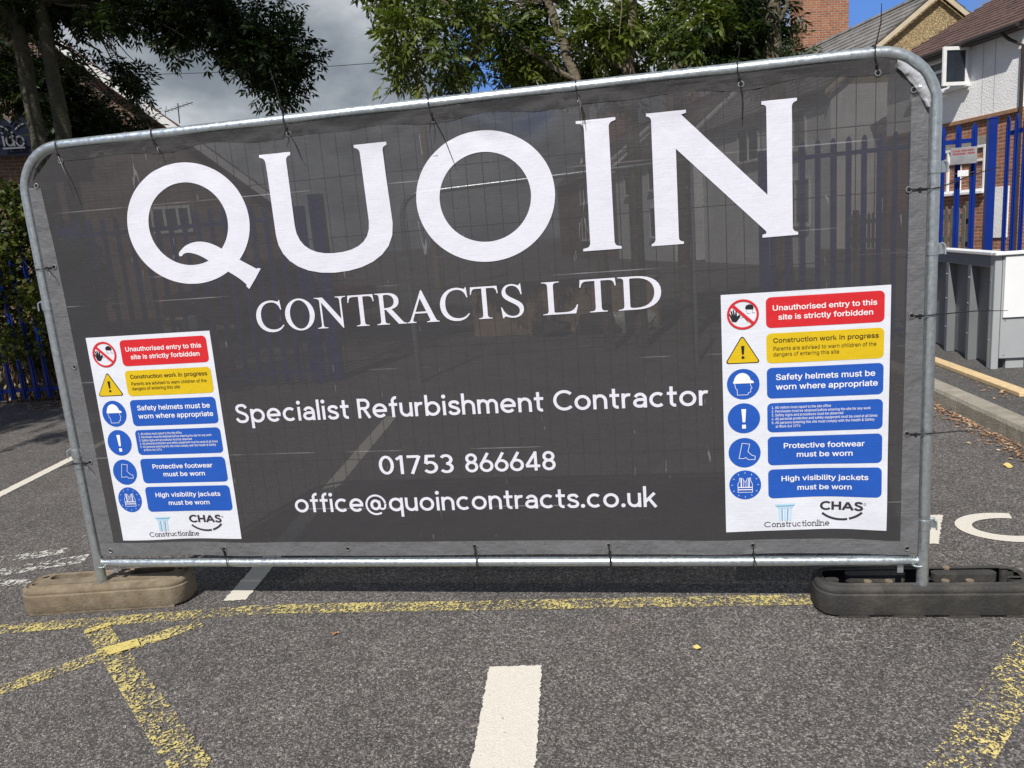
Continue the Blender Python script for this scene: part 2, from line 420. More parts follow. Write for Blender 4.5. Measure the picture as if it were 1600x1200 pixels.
def leafmat(name, c, hi):
    t = NT(name)
    at = t.n.new('ShaderNodeAttribute'); at.attribute_name = 'tint'
    col = t.mix(at.outputs['Fac'], c, hi)
    t.set(col, 0.45, 0, 0.35)
    tr = t.n.new('ShaderNodeBsdfTranslucent'); t.put(tr.inputs[0], t.mix(1.0, col, (1.3, 1.5, 0.5), 'MULTIPLY'))
    mx = t.n.new('ShaderNodeMixShader'); mx.inputs[0].default_value = 0.30
    t.l.new(t.b.outputs[0], mx.inputs[1]); t.l.new(tr.outputs[0], mx.inputs[2]); t.l.new(mx.outputs[0], t.out.inputs['Surface'])
    return t.m
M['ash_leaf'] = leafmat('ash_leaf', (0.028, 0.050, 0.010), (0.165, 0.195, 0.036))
M['ash_leaf_shaded'] = leafmat('shaded_ash_leaf', (0.010, 0.020, 0.006), (0.040, 0.060, 0.015))  # canopy shade put into a darker copy of the leaf colour
M['ivy_leaf'] = leafmat('ivy_leaf', (0.035, 0.050, 0.010), (0.145, 0.16, 0.035))

# ------------------------------------------------------------------ ground, road markings, kerb
def sheet_grid(name, x0, x1, y0, y1, z, n, mat):
    mb = MB(); mb.add([(x0, y0, z), (x1, y0, z), (x1, y1, z), (x0, y1, z)], [(0, 1, 2, 3)])
    return mb.build(name, mat)
tag(sheet_grid('car_park_ground', -150, 150, -60, 240, 0.0, 1, M['asphalt']), kind='structure')

def tess(loops):
    ox, oy = loops[0][0]; sz = max(max(abs(p[0] - ox), abs(p[1] - oy)) for p in loops[0]) or 1.0
    pl = [[Vector(((p[0] - ox) * 10 / sz, (p[1] - oy) * 10 / sz, 0)) for p in lp] for lp in loops]
    flat_ = [p for lp in loops for p in lp]
    return flat_, [tuple(t) for t in tessellate_polygon(pl)]
def marking(name, polys, mat, z=0.004, ragged=0.0):
    mb = MB()
    for q in polys:
        if ragged:                                            # edges broken by the chippings
            o = []
            for a, b in zip(q, q[1:] + q[:1]):
                n = max(1, int(math.dist(a, b) / 0.009))
                o += [(a[0] + (b[0] - a[0]) * i / n + rnd.gauss(0, ragged), a[1] + (b[1] - a[1]) * i / n + rnd.gauss(0, ragged)) for i in range(n)]
            fl, tr = tess([o]); mb.add([(x, y, z) for x, y in fl], tr); continue
        mb.add([(x, y, z) for x, y in q], [tuple(range(len(q)))])
    return tag(mb.build(name, mat), kind='structure')
def strip(a, b, w):
    a, b = Vector(a), Vector(b); t = (b - a).normalized(); n = Vector((-t.y, t.x)) * w / 2
    return [tuple(a - n), tuple(b - n), tuple(b + n), tuple(a + n)]
# white bay lines
marking('white_bay_line', [[(0.145, -0.423), (0.334, -0.407), (0.418, -1.35), (0.226, -1.35)]], M['white_paint'], 0.004, 0.0022)
marking('white_bay_line', [strip((-1.128, 0.06), (-1.545, 3.55), 0.105)], M['white_paint'], 0.004, 0.0022)
marking('white_bay_line', [strip((-3.70, 0.9), (-4.06, 3.1), 0.09)], M['white_paint'], 0.004, 0.0022)
# worn yellow hatching
marking('yellow_hatch_line', [strip((-2.9, -0.36), (-0.95, -0.02), 0.085)], M['yellow_paint'])
marking('yellow_hatch_line', [strip((-0.95, -0.02), (1.36, 0.10), 0.085)], M['yellow_paint'], 0.0045)
marking('yellow_hatch_line', [strip((-2.2, -1.16), (-1.17, -0.14), 0.085)], M['yellow_paint'], 0.0055)
marking('yellow_hatch_line', [[(-1.655, -0.235), (-1.605, -0.160), (-0.56, -1.02), (-0.74, -1.02), ]], M['yellow_paint'], 0.0065)
marking('yellow_hatch_line', [[(-1.672, -0.222), (-1.60, -0.150), (-1.572, -0.178), (-1.645, -0.25)], [(-1.475, -0.36), (-1.375, -0.28), (-1.32, -0.335), (-1.41, -0.405)]], M['yellow_thick'], 0.008)
marking('yellow_hatch_line', [strip((1.42, -1.0), (2.2, 0.0), 0.13)], M['yellow_faint'])
# big white road letters to the right of the panel
def arc2(cx, cy, rx, ry, a0, a1, n=24):
    return [(cx + rx * math.cos(R(a0 + (a1 - a0) * i / n)), cy + ry * math.sin(R(a0 + (a1 - a0) * i / n))) for i in range(n + 1)]
marking('white_road_lettering', [[(1.90, 0.642), (2.015, 0.636), (2.160, 0.985), (2.05, 0.985)]], M['white_paint'], 0.004, 0.0025)
co = arc2(2.385, 0.826, 0.222, 0.178, 70, 315, 30); ci = arc2(2.392, 0.826, 0.158, 0.108, 70, 315, 30)
marking('white_road_lettering', [[co[i], co[i + 1], ci[i + 1], ci[i]] for i in range(30)], M['white_paint'])
# faded lettering left of the panel
marking('faded_road_lettering', [strip((-3.3, 0.30), (-2.45, 0.62), 0.10), strip((-2.75, 0.28), (-2.25, 0.52), 0.12), strip((-2.6, 0.22), (-2.1, 0.24), 0.07)], M['faded_white'])

# kerb and pavement on the right: the kerb is a real step
K0, K1 = Vector((3.225, -1.0)), Vector((2.86, 4.6))       # kerb face line
kt = (K1 - K0).normalized(); kn = Vector((kt.y, -kt.x))    # towards the pavement
kb = MB()
seg = 7
for i in range(seg):
    a = K0 + (K1 - K0) * (i / seg) + kt * 0.004; b = K0 + (K1 - K0) * ((i + 1) / seg) - kt * 0.004
    prof = [(0, -0.05), (0.008, 0.085), (0.02, 0.108), (0.04, 0.115), (0.145, 0.115), (0.145, -0.05)]
    vs_ = [(q.x + kn.x * o, q.y + kn.y * o, z) for q in (a, b) for o, z in prof]
    n = len(prof)
    kb.add(vs_, [tuple(range(n))[::-1], tuple(range(n, 2 * n))] + [(j, (j + 1) % n, n + (j + 1) % n, n + j) for j in range(n)])
tag(kb.build('kerb', M['concrete']), kind='structure')
e0 = K0 + kn * 0.147; e1 = K1 + kn * 0.147
pv = MB(); top = 0.108
pv.prism([(e0.x, e0.y), (9.0, -1.0), (9.0, 5.9), (e1.x - 0.0, 5.9), (e1.x, e1.y)], 'z', -0.02, top)
tag(pv.build('pavement', M['pave']), kind='structure')

# ------------------------------------------------------------------ the steel fence panel
PX, RZ, TZ, RC = 1.73, 0.215, 2.015, 0.185
fp = thing('fence_panel', 'galvanised temporary fence panel with rounded top corners standing in two rubber feet', 'fence panel', (0, 0, 0.04))
path = [(-PX, 0, 0.04), (-PX, 0, 0.6), (-PX, 0, 1.2), (-PX, 0, TZ - RC)]
path += [(-PX + RC - RC * math.cos(R(a)), 0, TZ - RC + RC * math.sin(R(a))) for a in range(10, 91, 10)]
path += [(x, 0, TZ) for x in (-1.0, -0.4, 0.2, 0.8, 1.2)]
path += [(PX - RC + RC * math.sin(R(a)), 0, TZ - RC + RC * math.cos(R(a))) for a in range(0, 91, 10)]
path += [(PX, 0, 1.2), (PX, 0, 0.6), (PX, 0, 0.04)]
MB().tube(path, 0.021, 18).build('frame_tube', M['galv'], fp, True)
flat = [(-1.712, 0), (-1.69, 0), (-1.60, 0), (1.60, 0), (1.69, 0), (1.712, 0)]
br = MB().tube([(x, 0, RZ) for x, _ in flat], [0.012, 0.014, 0.019, 0.019, 0.014, 0.012], 16)
br.build('bottom_rail', M['galv'], fp, True)
for s in (-1, 1):
    w = MB()
    w.tube([(s * 1.713, 0, RZ - 0.014), (s * 1.709, 0, RZ), (s * 1.712, 0, RZ + 0.016)], [0.007, 0.012, 0.006], 8)
    w.tube([(s * 1.712 + 0.020 * math.cos(a), 0.020 * math.sin(a), RZ - 0.016) for a in np.linspace(0, 2 * PI, 12)[:-1]], 0.0035, 5, True)
    w.build('weld', M['galv'], fp, True)
    t = MB(); t.bbox(s * 1.655 - 0.011, s * 1.655 + 0.011, 0.005, 0.009, 0.163, RZ - 0.008, 0.001)
    t.build('lug', M['galv'], fp)
wm = MB()
nw = 56
for i in range(1, nw):
    x = -PX + 2 * PX * i / nw
    zt = TZ - 0.012
    if abs(x) > PX - RC: zt = TZ - RC + math.sqrt(max(0, RC * RC - (abs(x) - PX + RC) ** 2)) - 0.01
    wm.tube([(x, 0.004, RZ), (x, 0.004, zt)], 0.0015, 4, cap=False)
for z in (0.44, 0.665, 0.89, 1.115, 1.34, 1.565, 1.79):
    wm.tube([(-PX + 0.01, 0.008, z), (PX - 0.01, 0.008, z)], 0.0015, 4, cap=False)
wm.build('wire_mesh', M['wire'], fp)
for x, zs in ((-PX, (1.381, 0.731)), (PX, (1.632, 1.36, 0.36))):
    for z in zs:
        c = MB()
        c.tube([(x, 0, z - 0.019), (x, 0, z + 0.019)], 0.0235, 18)
        sg = 1 if x < 0 else -1
        c.bbox(x + sg * 0.018, x + sg * 0.052, -0.006, 0.004, z - 0.014, z + 0.014, 0.002)
        c.bbox(x - sg * 0.040, x - sg * 0.020, 0.004, 0.014, z - 0.017, z + 0.017, 0.002)
        c.tube([(x - sg * 0.034, 0.006, z + 0.02), (x - sg * 0.040, -0.010, z + 0.012), (x - sg * 0.040, -0.012, z - 0.02)], 0.003, 6)
        c.build('post_clip', M['galv'], fp, True)

# ------------------------------------------------------------------ rubber feet
def rrect(L, D, r, n=6):
    o = []
    for cx, cy, a0 in ((L / 2 - r, D / 2 - r, 0), (-L / 2 + r, D / 2 - r, 90), (-L / 2 + r, -D / 2 + r, 180), (L / 2 - r, -D / 2 + r, 270)):
        o += [(cx + r * math.cos(R(a0 + 90 * i / n)), cy + r * math.sin(R(a0 + 90 * i / n))) for i in range(n + 1)]
    return o
def slot(cx, cy, l, w, n=6):
    return [(cx + p[0], cy + p[1]) for p in rrect(l, w, w / 2 - 0.001, n)]
def foot(root, L, D, H, mat, holes, pads):
    def prof(off, z): return [(x * (1 - 2 * off / L), y * (1 - 2 * off / D), z) for x, y in rrect(L, D, 0.075)]
    lv = [(0.004, 0.010), (0.0, 0.02), (0.002, H - 0.034), (0.007, H - 0.029), (0.005, H - 0.022), (0.006, H - 0.013), (0.012, H - 0.004), (0.020, H - 0.001), (0.026, H - 0.008), (0.034, H - 0.007), (0.040, H)]
    rings = [prof(*q) for q in lv]
    n = len(rings[0]); mb = MB()
    mb.add([v for r_ in rings for v in r_], [(i * n + k, i * n + (k + 1) % n, (i + 1) * n + (k + 1) % n, (i + 1) * n + k) for i in range(len(rings) - 1) for k in range(n)])
    mb.add(rings[0], [tuple(range(n))[::-1]])
    loops = [[(p[0], p[1]) for p in rings[-1]]] + [h[0] for h in holes]
    fl, tr = tess(loops)
    mb.add([(x, y, H) for x, y in fl], tr)
    for lp, dep in holes:
        m = len(lp)
        mb.add([(x, y, H) for x, y in lp] + [(x, y, H - dep) for x, y in lp], [(i, (i + 1) % m, m + (i + 1) % m, m + i) for i in range(m)] + [tuple(range(m, 2 * m))])
    if pads:
        for k in range(4):
            x = -L / 2 + L * (k + 0.5) / 4 + 0.03
            mb.bbox(x - L * 0.07, x + L * 0.07, -D / 2 + 0.004, D / 2 - 0.004, 0.0, 0.012, 0.002)
    else:
        mb.bbox(-L / 2 + 0.05, L / 2 - 0.05, -D / 2 + 0.004, D / 2 - 0.004, 0.0, 0.012, 0.002)
    mb.build('block', mat, root, True, local=True, auto=35)
# left: brown dusty block, turned a little; right: black rubber block
lf = thing('rubber_foot', 'dusty brown block foot holding the left post of the fence panel', 'fence foot', (-1.733, 0.044, 0), R(8.4), 'blocks that hold up the fence panel')
foot(lf, 0.77, 0.20, 0.125, M['rubber_grey'], [(slot(-0.19, 0.035, 0.20, 0.05), 0.045), (slot(0.19, 0.035, 0.21, 0.05), 0.045),
     (slot(-0.325, -0.03, 0.035, 0.03), 0.05), (slot(-0.325, 0.045, 0.035, 0.026), 0.05), (slot(0.325, 0.045, 0.035, 0.026), 0.05),
     (slot(-0.15, -0.047, 0.20, 0.008, 3), 0.008), (slot(0.15, -0.047, 0.20, 0.008, 3), 0.008)], False)
rf = thing('rubber_foot', 'black rubber block foot holding the right post of the fence panel', 'fence foot', (1.742, 0.066, 0), R(1.2), 'blocks that hold up the fence panel')
foot(rf, 0.78, 0.205, 0.125, M['rubber_black'], [(slot(-0.155, 0.022, 0.22, 0.042), 0.03), (slot(0.165, 0.022, 0.23, 0.042), 0.03),
     (slot(-0.325, -0.028, 0.05, 0.032), 0.05), (slot(0.325, 0.04, 0.05, 0.03), 0.05), (slot(0.325, -0.028, 0.05, 0.03), 0.05)], True)
for x, y in ((-0.20, -0.047), (-0.125, -0.047), (0.075, -0.047), (0.16, -0.047), (0.04, 0.066), (0.12, 0.066)):
    MB().tube([(x, y, 0.120), (x, y, 0.1262)], 0.014, 14).build('stud', M['rubber_grey'], rf, local=True)

# ------------------------------------------------------------------ the banner
BY = -0.019
def warp(x, z, layer):
    """the hung cloth: gentle billows, pulled at the eyelets, puckered at the lower right"""
    y = BY - layer + 0.0035 * math.sin(2.3 * x + 1.7 * z) + 0.0025 * math.sin(5.1 * x - 3.3 * z + 1.0) - 0.004 * math.cos(x * 0.9)
    top_ = max(0.0, (z - 1.86) / 0.13)
    y += top_ * 0.006 * math.cos(2 * PI * x / 0.553 + 0.3)
    for tx_ in (-1.10, -0.545, 0.022, 0.56, 1.108):                      # short tension creases fanning down from each tie
        dx_, dz_ = x - tx_, 1.985 - z
        if 0 <= dz_ < 0.40 and abs(dx_) < 0.25: y += 0.0035 * math.exp(-dz_ / 0.16) * math.cos(14 * math.atan2(dx_, dz_ + 0.03))
    lowr = math.exp(-((x - 1.45) / 0.45) ** 2 - ((z - 0.33) / 0.22) ** 2)
    y += lowr * 0.007 * math.sin(16 * x + 9 * z)
    lowl = math.exp(-((x + 1.3) / 0.5) ** 2 - ((z - 0.33) / 0.2) ** 2)
    y += lowl * 0.004 * math.sin(13 * x - 6 * z)
    dz = lowr * 0.007 * math.cos(9.5 * (x - 1.30)) + lowl * 0.003 * math.cos(9 * (x + 1.27))
    return (x, y, z + dz)
def cloth(name, polys, layer, mat, parent, step=0.03, inc=0.0):
    """polys: list of ([outer, hole, ...]) in banner x, z; cut to a grid and hung on the warp"""
    me = bpy.data.meshes.new(name); bm = bmesh.new()
    lay = bm.verts.layers.float.new('lay')
    for k, loops in enumerate(polys):
        if loops[0] == 'S':
            fl = [p for q in loops[1] for p in q]; tr = [(4 * i, 4 * i + 1, 4 * i + 2, 4 * i + 3) for i in range(len(loops[1]))]
        elif loops[0] == 'T': fl, tr = loops[1], loops[2]
        else: fl, tr = tess(loops)
        vv = [bm.verts.new((x, z, 0)) for x, z in fl]
        for v in vv: v[lay] = layer + inc * k
        for t in tr:
            try: bm.faces.new([vv[i] for i in t])
            except ValueError: pass
    xs = [v.co.x for v in bm.verts]; zs = [v.co.y for v in bm.verts]
    if step:
        for ax, lo, hi in ((0, min(xs), max(xs)), (1, min(zs), max(zs))):
            i = math.floor(lo / step) + 1
            while i * step < hi:
                co_ = (i * step, 0, 0) if ax == 0 else (0, i * step, 0)
                bmesh.ops.bisect_plane(bm, geom=bm.verts[:] + bm.edges[:] + bm.faces[:], plane_co=co_, plane_no=(1, 0, 0) if ax == 0 else (0, 1, 0), dist=1e-5)
                i += 1
    P = MW[parent.name].inverted() if parent.name in MW else Matrix()
    for v in bm.verts: v.co = P @ Vector(warp(v.co.x, v.co.y, v[lay]))
    for f in bm.faces:
        f.normal_update()
        if f.normal.y > 0: f.normal_flip()
        f.smooth = True
    bm.to_mesh(me); bm.free()
    me.materials.append(mat)
    o = bpy.data.objects.new(name, me); COL.objects.link(o); o.parent = parent
    MW[o.name] = MW[parent.name]
    return o
bn = thing('banner', 'dark grey mesh advertising banner with big white lettering tied inside the fence panel', 'banner', (0, BY, 0.25))
LX, RX, BZ, TOPZ = -1.694, 1.704, 0.257, 1.996
out = [(LX, BZ), (RX, BZ - 0.006), (RX, 1.862), (1.588, TOPZ), (-1.545, TOPZ), (LX, 1.865)]
fab = cloth('fabric', [[out]], 0.0, M['mesh_fabric'], bn)
fab.name = 'fabric'
cloth('hem', [[[(LX + 0.002, BZ + 0.001), (RX - 0.002, BZ - 0.005), (RX - 0.002, BZ + 0.052), (LX + 0.002, BZ + 0.064)]]], 0.0012, M['hem'], bn)
cloth('hem', [[[(LX + 0.001, 0.322), (LX + 0.078, 0.322), (LX + 0.066, 1.60), (LX + 0.055, 1.855), (LX + 0.001, 1.862)]]], 0.0012, M['hem'], bn)
cloth('hem', [[[(RX - 0.062, 0.309), (RX - 0.001, 0.309), (RX - 0.001, 1.860), (RX - 0.055, 1.86)]]], 0.0012, M['hem'], bn)
htop = [(-1.54, 1.995), (1.583, 1.995)]
lowe = [(1.583 - i * 3.123 / 60, 1.955 - 0.006 * math.sin(i * 0.9) - 0.010 * (1 + math.cos(2 * PI * (1.583 - i * 3.123 / 60) / 0.553 + 0.2)) * 0.5) for i in range(61)]
cloth('hem', [[htop + lowe]], 0.0012, M['hem_top'], bn)
# shiny crumpled corner of the banner, top right
fl_ = MB(); nu, nv = 14, 6
for i in range(nu + 1):
    a = i / nu
    for j in range(nv + 1):
        b = j / nv
        ang = R(20 + 72 * a)
        rr = RC - 0.022 - 0.036 * b * (0.25 + 0.75 * math.sin(PI * (0.12 + 0.8 * a)))
        fl_.v.append((PX - RC + rr * math.sin(ang), BY - 0.004 - 0.010 * math.sin(PI * b) - 0.004 * math.sin(17 * a + 5 * b), TZ - RC + rr * math.cos(ang)))
for i in range(nu):
    for j in range(nv):
        k = i * (nv + 1) + j; fl_.f.append((k, k + 1, k + nv + 2, k + nv + 1))
t = NT('shiny_banner_backing'); t.set((0.55, 0.56, 0.58), 0.16, 0.35, 0.8).bump(t.noise(t.pos(), 16, 2, 0.4, 0.6), 0.03)
M['shiny'] = t.m
fl_.build('crumpled_corner', M['shiny'], bn, True)

# eyelets and black cable ties
def eyelet(x, z):
    q = warp(x, z, 0.003)
    mb = MB()
    n = 20
    for r_, d in ((0.0115, -0.0002), (0.0105, -0.0016), (0.0075, -0.0018), (0.0055, 0.0008)):
        mb.v += [(q[0] + r_ * math.cos(2 * PI * k / n), q[1] + d, q[2] + r_ * math.sin(2 * PI * k / n)) for k in range(n)]
    for i in range(3):
        mb.f += [(i * n + k, i * n + (k + 1) % n, (i + 1) * n + (k + 1) % n, (i + 1) * n + k) for k in range(n)]
    e = mb.build('eyelet', M['steel_ring'], bn, True)
    hole = MB().tube([(q[0], q[1] - 0.0002, q[2]), (q[0], q[1] + 0.0012, q[2])], 0.0058, 14)
    hole.build('hole', M['black_plastic'], e)
    return q
TIES = [
 # eyelet x, z, rail, tail list (dx, dz), label
 (-1.525, 1.952, 'top', [(0.055, -0.17)], 'black cable tie with a long tail at the top left corner of the banner'),
 (-1.100, 1.958, 'top', [(0.028, -0.055)], 'black cable tie round the top rail above the letter Q'),
 (-0.545, 1.962, 'top', [(0.055, -0.125), (-0.020, 0.17), (-0.012, -0.045)], 'black cable tie round the top rail above the left arm of the letter U'),
 (0.022, 1.955, 'top', [(0.075, -0.19), (-0.035, 0.13), (-0.004, -0.07)], 'black cable tie round the top rail between the letters U and O'),
 (0.560, 1.960, 'top', [(0.018, -0.10), (0.005, -0.09)], 'black cable tie round the top rail above the letter I'),
 (1.108, 1.962, 'top', [(0.004, -0.14), (0.0, 0.07)], 'black cable tie round the top rail above the slanting stroke of the letter N'),
 (1.545, 1.950, 'top', [(0.012, 0.13)], 'black cable tie sticking up at the top right corner of the banner'),
 (-1.646, 1.539, 'left', [(0.035, -0.035)], 'upper of two black cable ties on the left post of the fence panel'),
 (-1.655, 0.695, 'left', [(0.040, -0.030), (-0.10, -0.012)], 'lower of two black cable ties on the left post beside the safety notice'),
 (1.646, 1.566, 'right', [(0.175, 0.052)], 'black cable tie with a long tail on the right post beside the letter N'),
 (1.664, 1.138, 'right', [(0.215, 0.004)], 'black cable tie with a straight tail on the right post level with the red panel'),
 (1.658, 0.713, 'right', [(0.150, 0.006)], 'black cable tie with a short tail on the right post low down'),
 (-1.083, 0.290, 'bottom', [(-0.006, 0.045)], 'black cable tie round the bottom rail below the left safety notice'),
 (0.029, 0.292, 'bottom', [(-0.003, 0.045), (0.006, -0.13)], 'black cable tie round the middle of the bottom rail'),
 (0.572, 0.292, 'bottom', [(-0.006, 0.045), (0.008, -0.14)], 'black cable tie round the bottom rail below the end of the e-mail address'),
 (1.120, 0.288, 'bottom', [(0.004, -0.10)], 'black cable tie round the bottom rail below the right safety notice'),
]
for ex, ez, side_, tails, lab in TIES:
    q = Vector(eyelet(ex, ez))
    ct = thing('cable_tie', lab, 'cable tie', tuple(q), 0, 'black cable ties holding the banner')
    loop = MB()
    r_ = 0.0255
    if side_ == 'top': c = Vector((ex - 0.012, 0, TZ)); arc = [c + Vector((0, -r_ * math.cos(R(a)), r_ * math.sin(R(a)))) for a in range(-20, 230, 25)]
    elif side_ == 'bottom': c = Vector((ex + 0.002, 0, RZ)); arc = [c + Vector((0, -r_ * math.cos(R(a)), -r_ * math.sin(R(a)))) for a in range(-20, 230, 25)]
    elif side_ == 'left': c = Vector((-PX, 0, ez - 0.004)); arc = [c + Vector((-r_ * math.sin(R(a)), -r_ * math.cos(R(a)), 0)) for a in range(-20, 230, 25)]
    else: c = Vector((PX, 0, ez - 0.002)); arc = [c + Vector((r_ * math.sin(R(a)), -r_ * math.cos(R(a)), 0)) for a in range(-20, 230, 25)]
    loop.tube([q + Vector((0, -0.004, 0))] + arc + [q + Vector((0, 0.004, 0))], 0.0021, 6)
    loop.build('loop', M['black_plastic'], ct, True)
    hd = q + (arc[0] - q) * 0.45 + Vector((0, -0.003, 0))
    MB().bbox(hd.x - 0.0045, hd.x + 0.0045, hd.y - 0.004, hd.y + 0.003, hd.z - 0.005, hd.z + 0.005, 0.001).build('tie_head', M['black_plastic'], ct)
    for dx, dz in tails:
        up_ = side_ in ('right',) or dz > 0.06
        s0 = (arc[2] if up_ else hd)
        e = s0 + Vector((dx, -0.012 - 0.02 * rnd.random(), dz))
        m_ = (s0 + e) / 2 + Vector((0.006, -0.006, 0.006))
        MB().tube([s0, s0 + (m_ - s0) * 0.5, m_, m_ + (e - m_) * 0.55, e], [0.0021, 0.002, 0.0018, 0.0015, 0.0009], 6).build('tail', M['black_plastic'], ct, True)
for ex, ez in ((-1.655, 1.866), (-1.643, 1.117), (-1.640, 0.283), (-0.515, 0.287), (1.656, 1.885), (1.666, 0.280)): eyelet(ex, ez)

# ------------------------------------------------------------------ lettering tools
def bez(a, b, c, d, n=7):
    return [tuple((1 - t) ** 3 * a[i] + 3 * (1 - t) ** 2 * t * b[i] + 3 * (1 - t) * t * t * c[i] + t ** 3 * d[i] for i in (0, 1)) for t in [k / n for k in range(1, n + 1)]]
def path(s):
    """'M x y L x y C x y x y x y' -> loop"""
    k = s.replace(',', ' ').split(); o = []; i = 0; cmd = ''
    while i < len(k):
        if k[i] in 'MLC': cmd = k[i]; i += 1; continue
        if cmd == 'C':
            p = [(float(k[i + 2 * j]), float(k[i + 2 * j + 1])) for j in range(3)]; o += bez(o[-1], *p); i += 6
        else: o.append((float(k[i]), float(k[i + 1]))); i += 2
    if len(o) > 2 and abs(o[0][0] - o[-1][0]) + abs(o[0][1] - o[-1][1]) < 1e-4: o.pop()
    return o
def ell(cx, cy, rx, ry, n=72): return [(cx + rx * math.cos(2 * PI * i / n), cy + ry * math.sin(2 * PI * i / n)) for i in range(n)]
def catmull(P, n=6):
    P = [P[0]] + list(P) + [P[-1]]; o = []
    for i in range(1, len(P) - 2):
        a, b, c, d = P[i - 1:i + 3]
        for k in range(n):
            t = k / n
            o.append(tuple(0.5 * (2 * b[j] + (c[j] - a[j]) * t + (2 * a[j] - 5 * b[j] + 4 * c[j] - d[j]) * t * t + (3 * b[j] - a[j] - 3 * c[j] + d[j]) * t ** 3) for j in (0, 1)))
    o.append(tuple(P[-2])); return o
def stroke(pts, w, closed=False):
    """outline of a pen stroke; returns its quads, laid end to end"""
    p = [Vector(a) for a in pts]
    q = [p[0]]
    for a in p[1:]:
        if (a - q[-1]).length > 1e-6: q.append(a)
    p = q; n = len(p); L_, R_ = [], []
    for i in range(n):
        a = p[(i - 1) % n] if (closed or i) else None
        b = p[(i + 1) % n] if (closed or i < n - 1) else None
        t0 = (p[i] - a).normalized() if a is not None else None
        t1 = (b - p[i]).normalized() if b is not None else None
        t0 = t0 or t1; t1 = t1 or t0
        n0 = Vector((-t0.y, t0.x)); n1 = Vector((-t1.y, t1.x)); m = n0 + n1
        m = m / max(0.35, m.dot(n0)) if m.length > 1e-3 else n0
        L_.append(tuple(p[i] + m * w / 2)); R_.append(tuple(p[i] - m * w / 2))
    k = n if closed else n - 1
    return ('S', [[L_[i], R_[i], R_[(i + 1) % n], L_[(i + 1) % n]] for i in range(k)])
def A(cx, cy, rx, ry, a0, a1, n=16): return arc2(cx, cy, rx, ry, a0, a1, n)
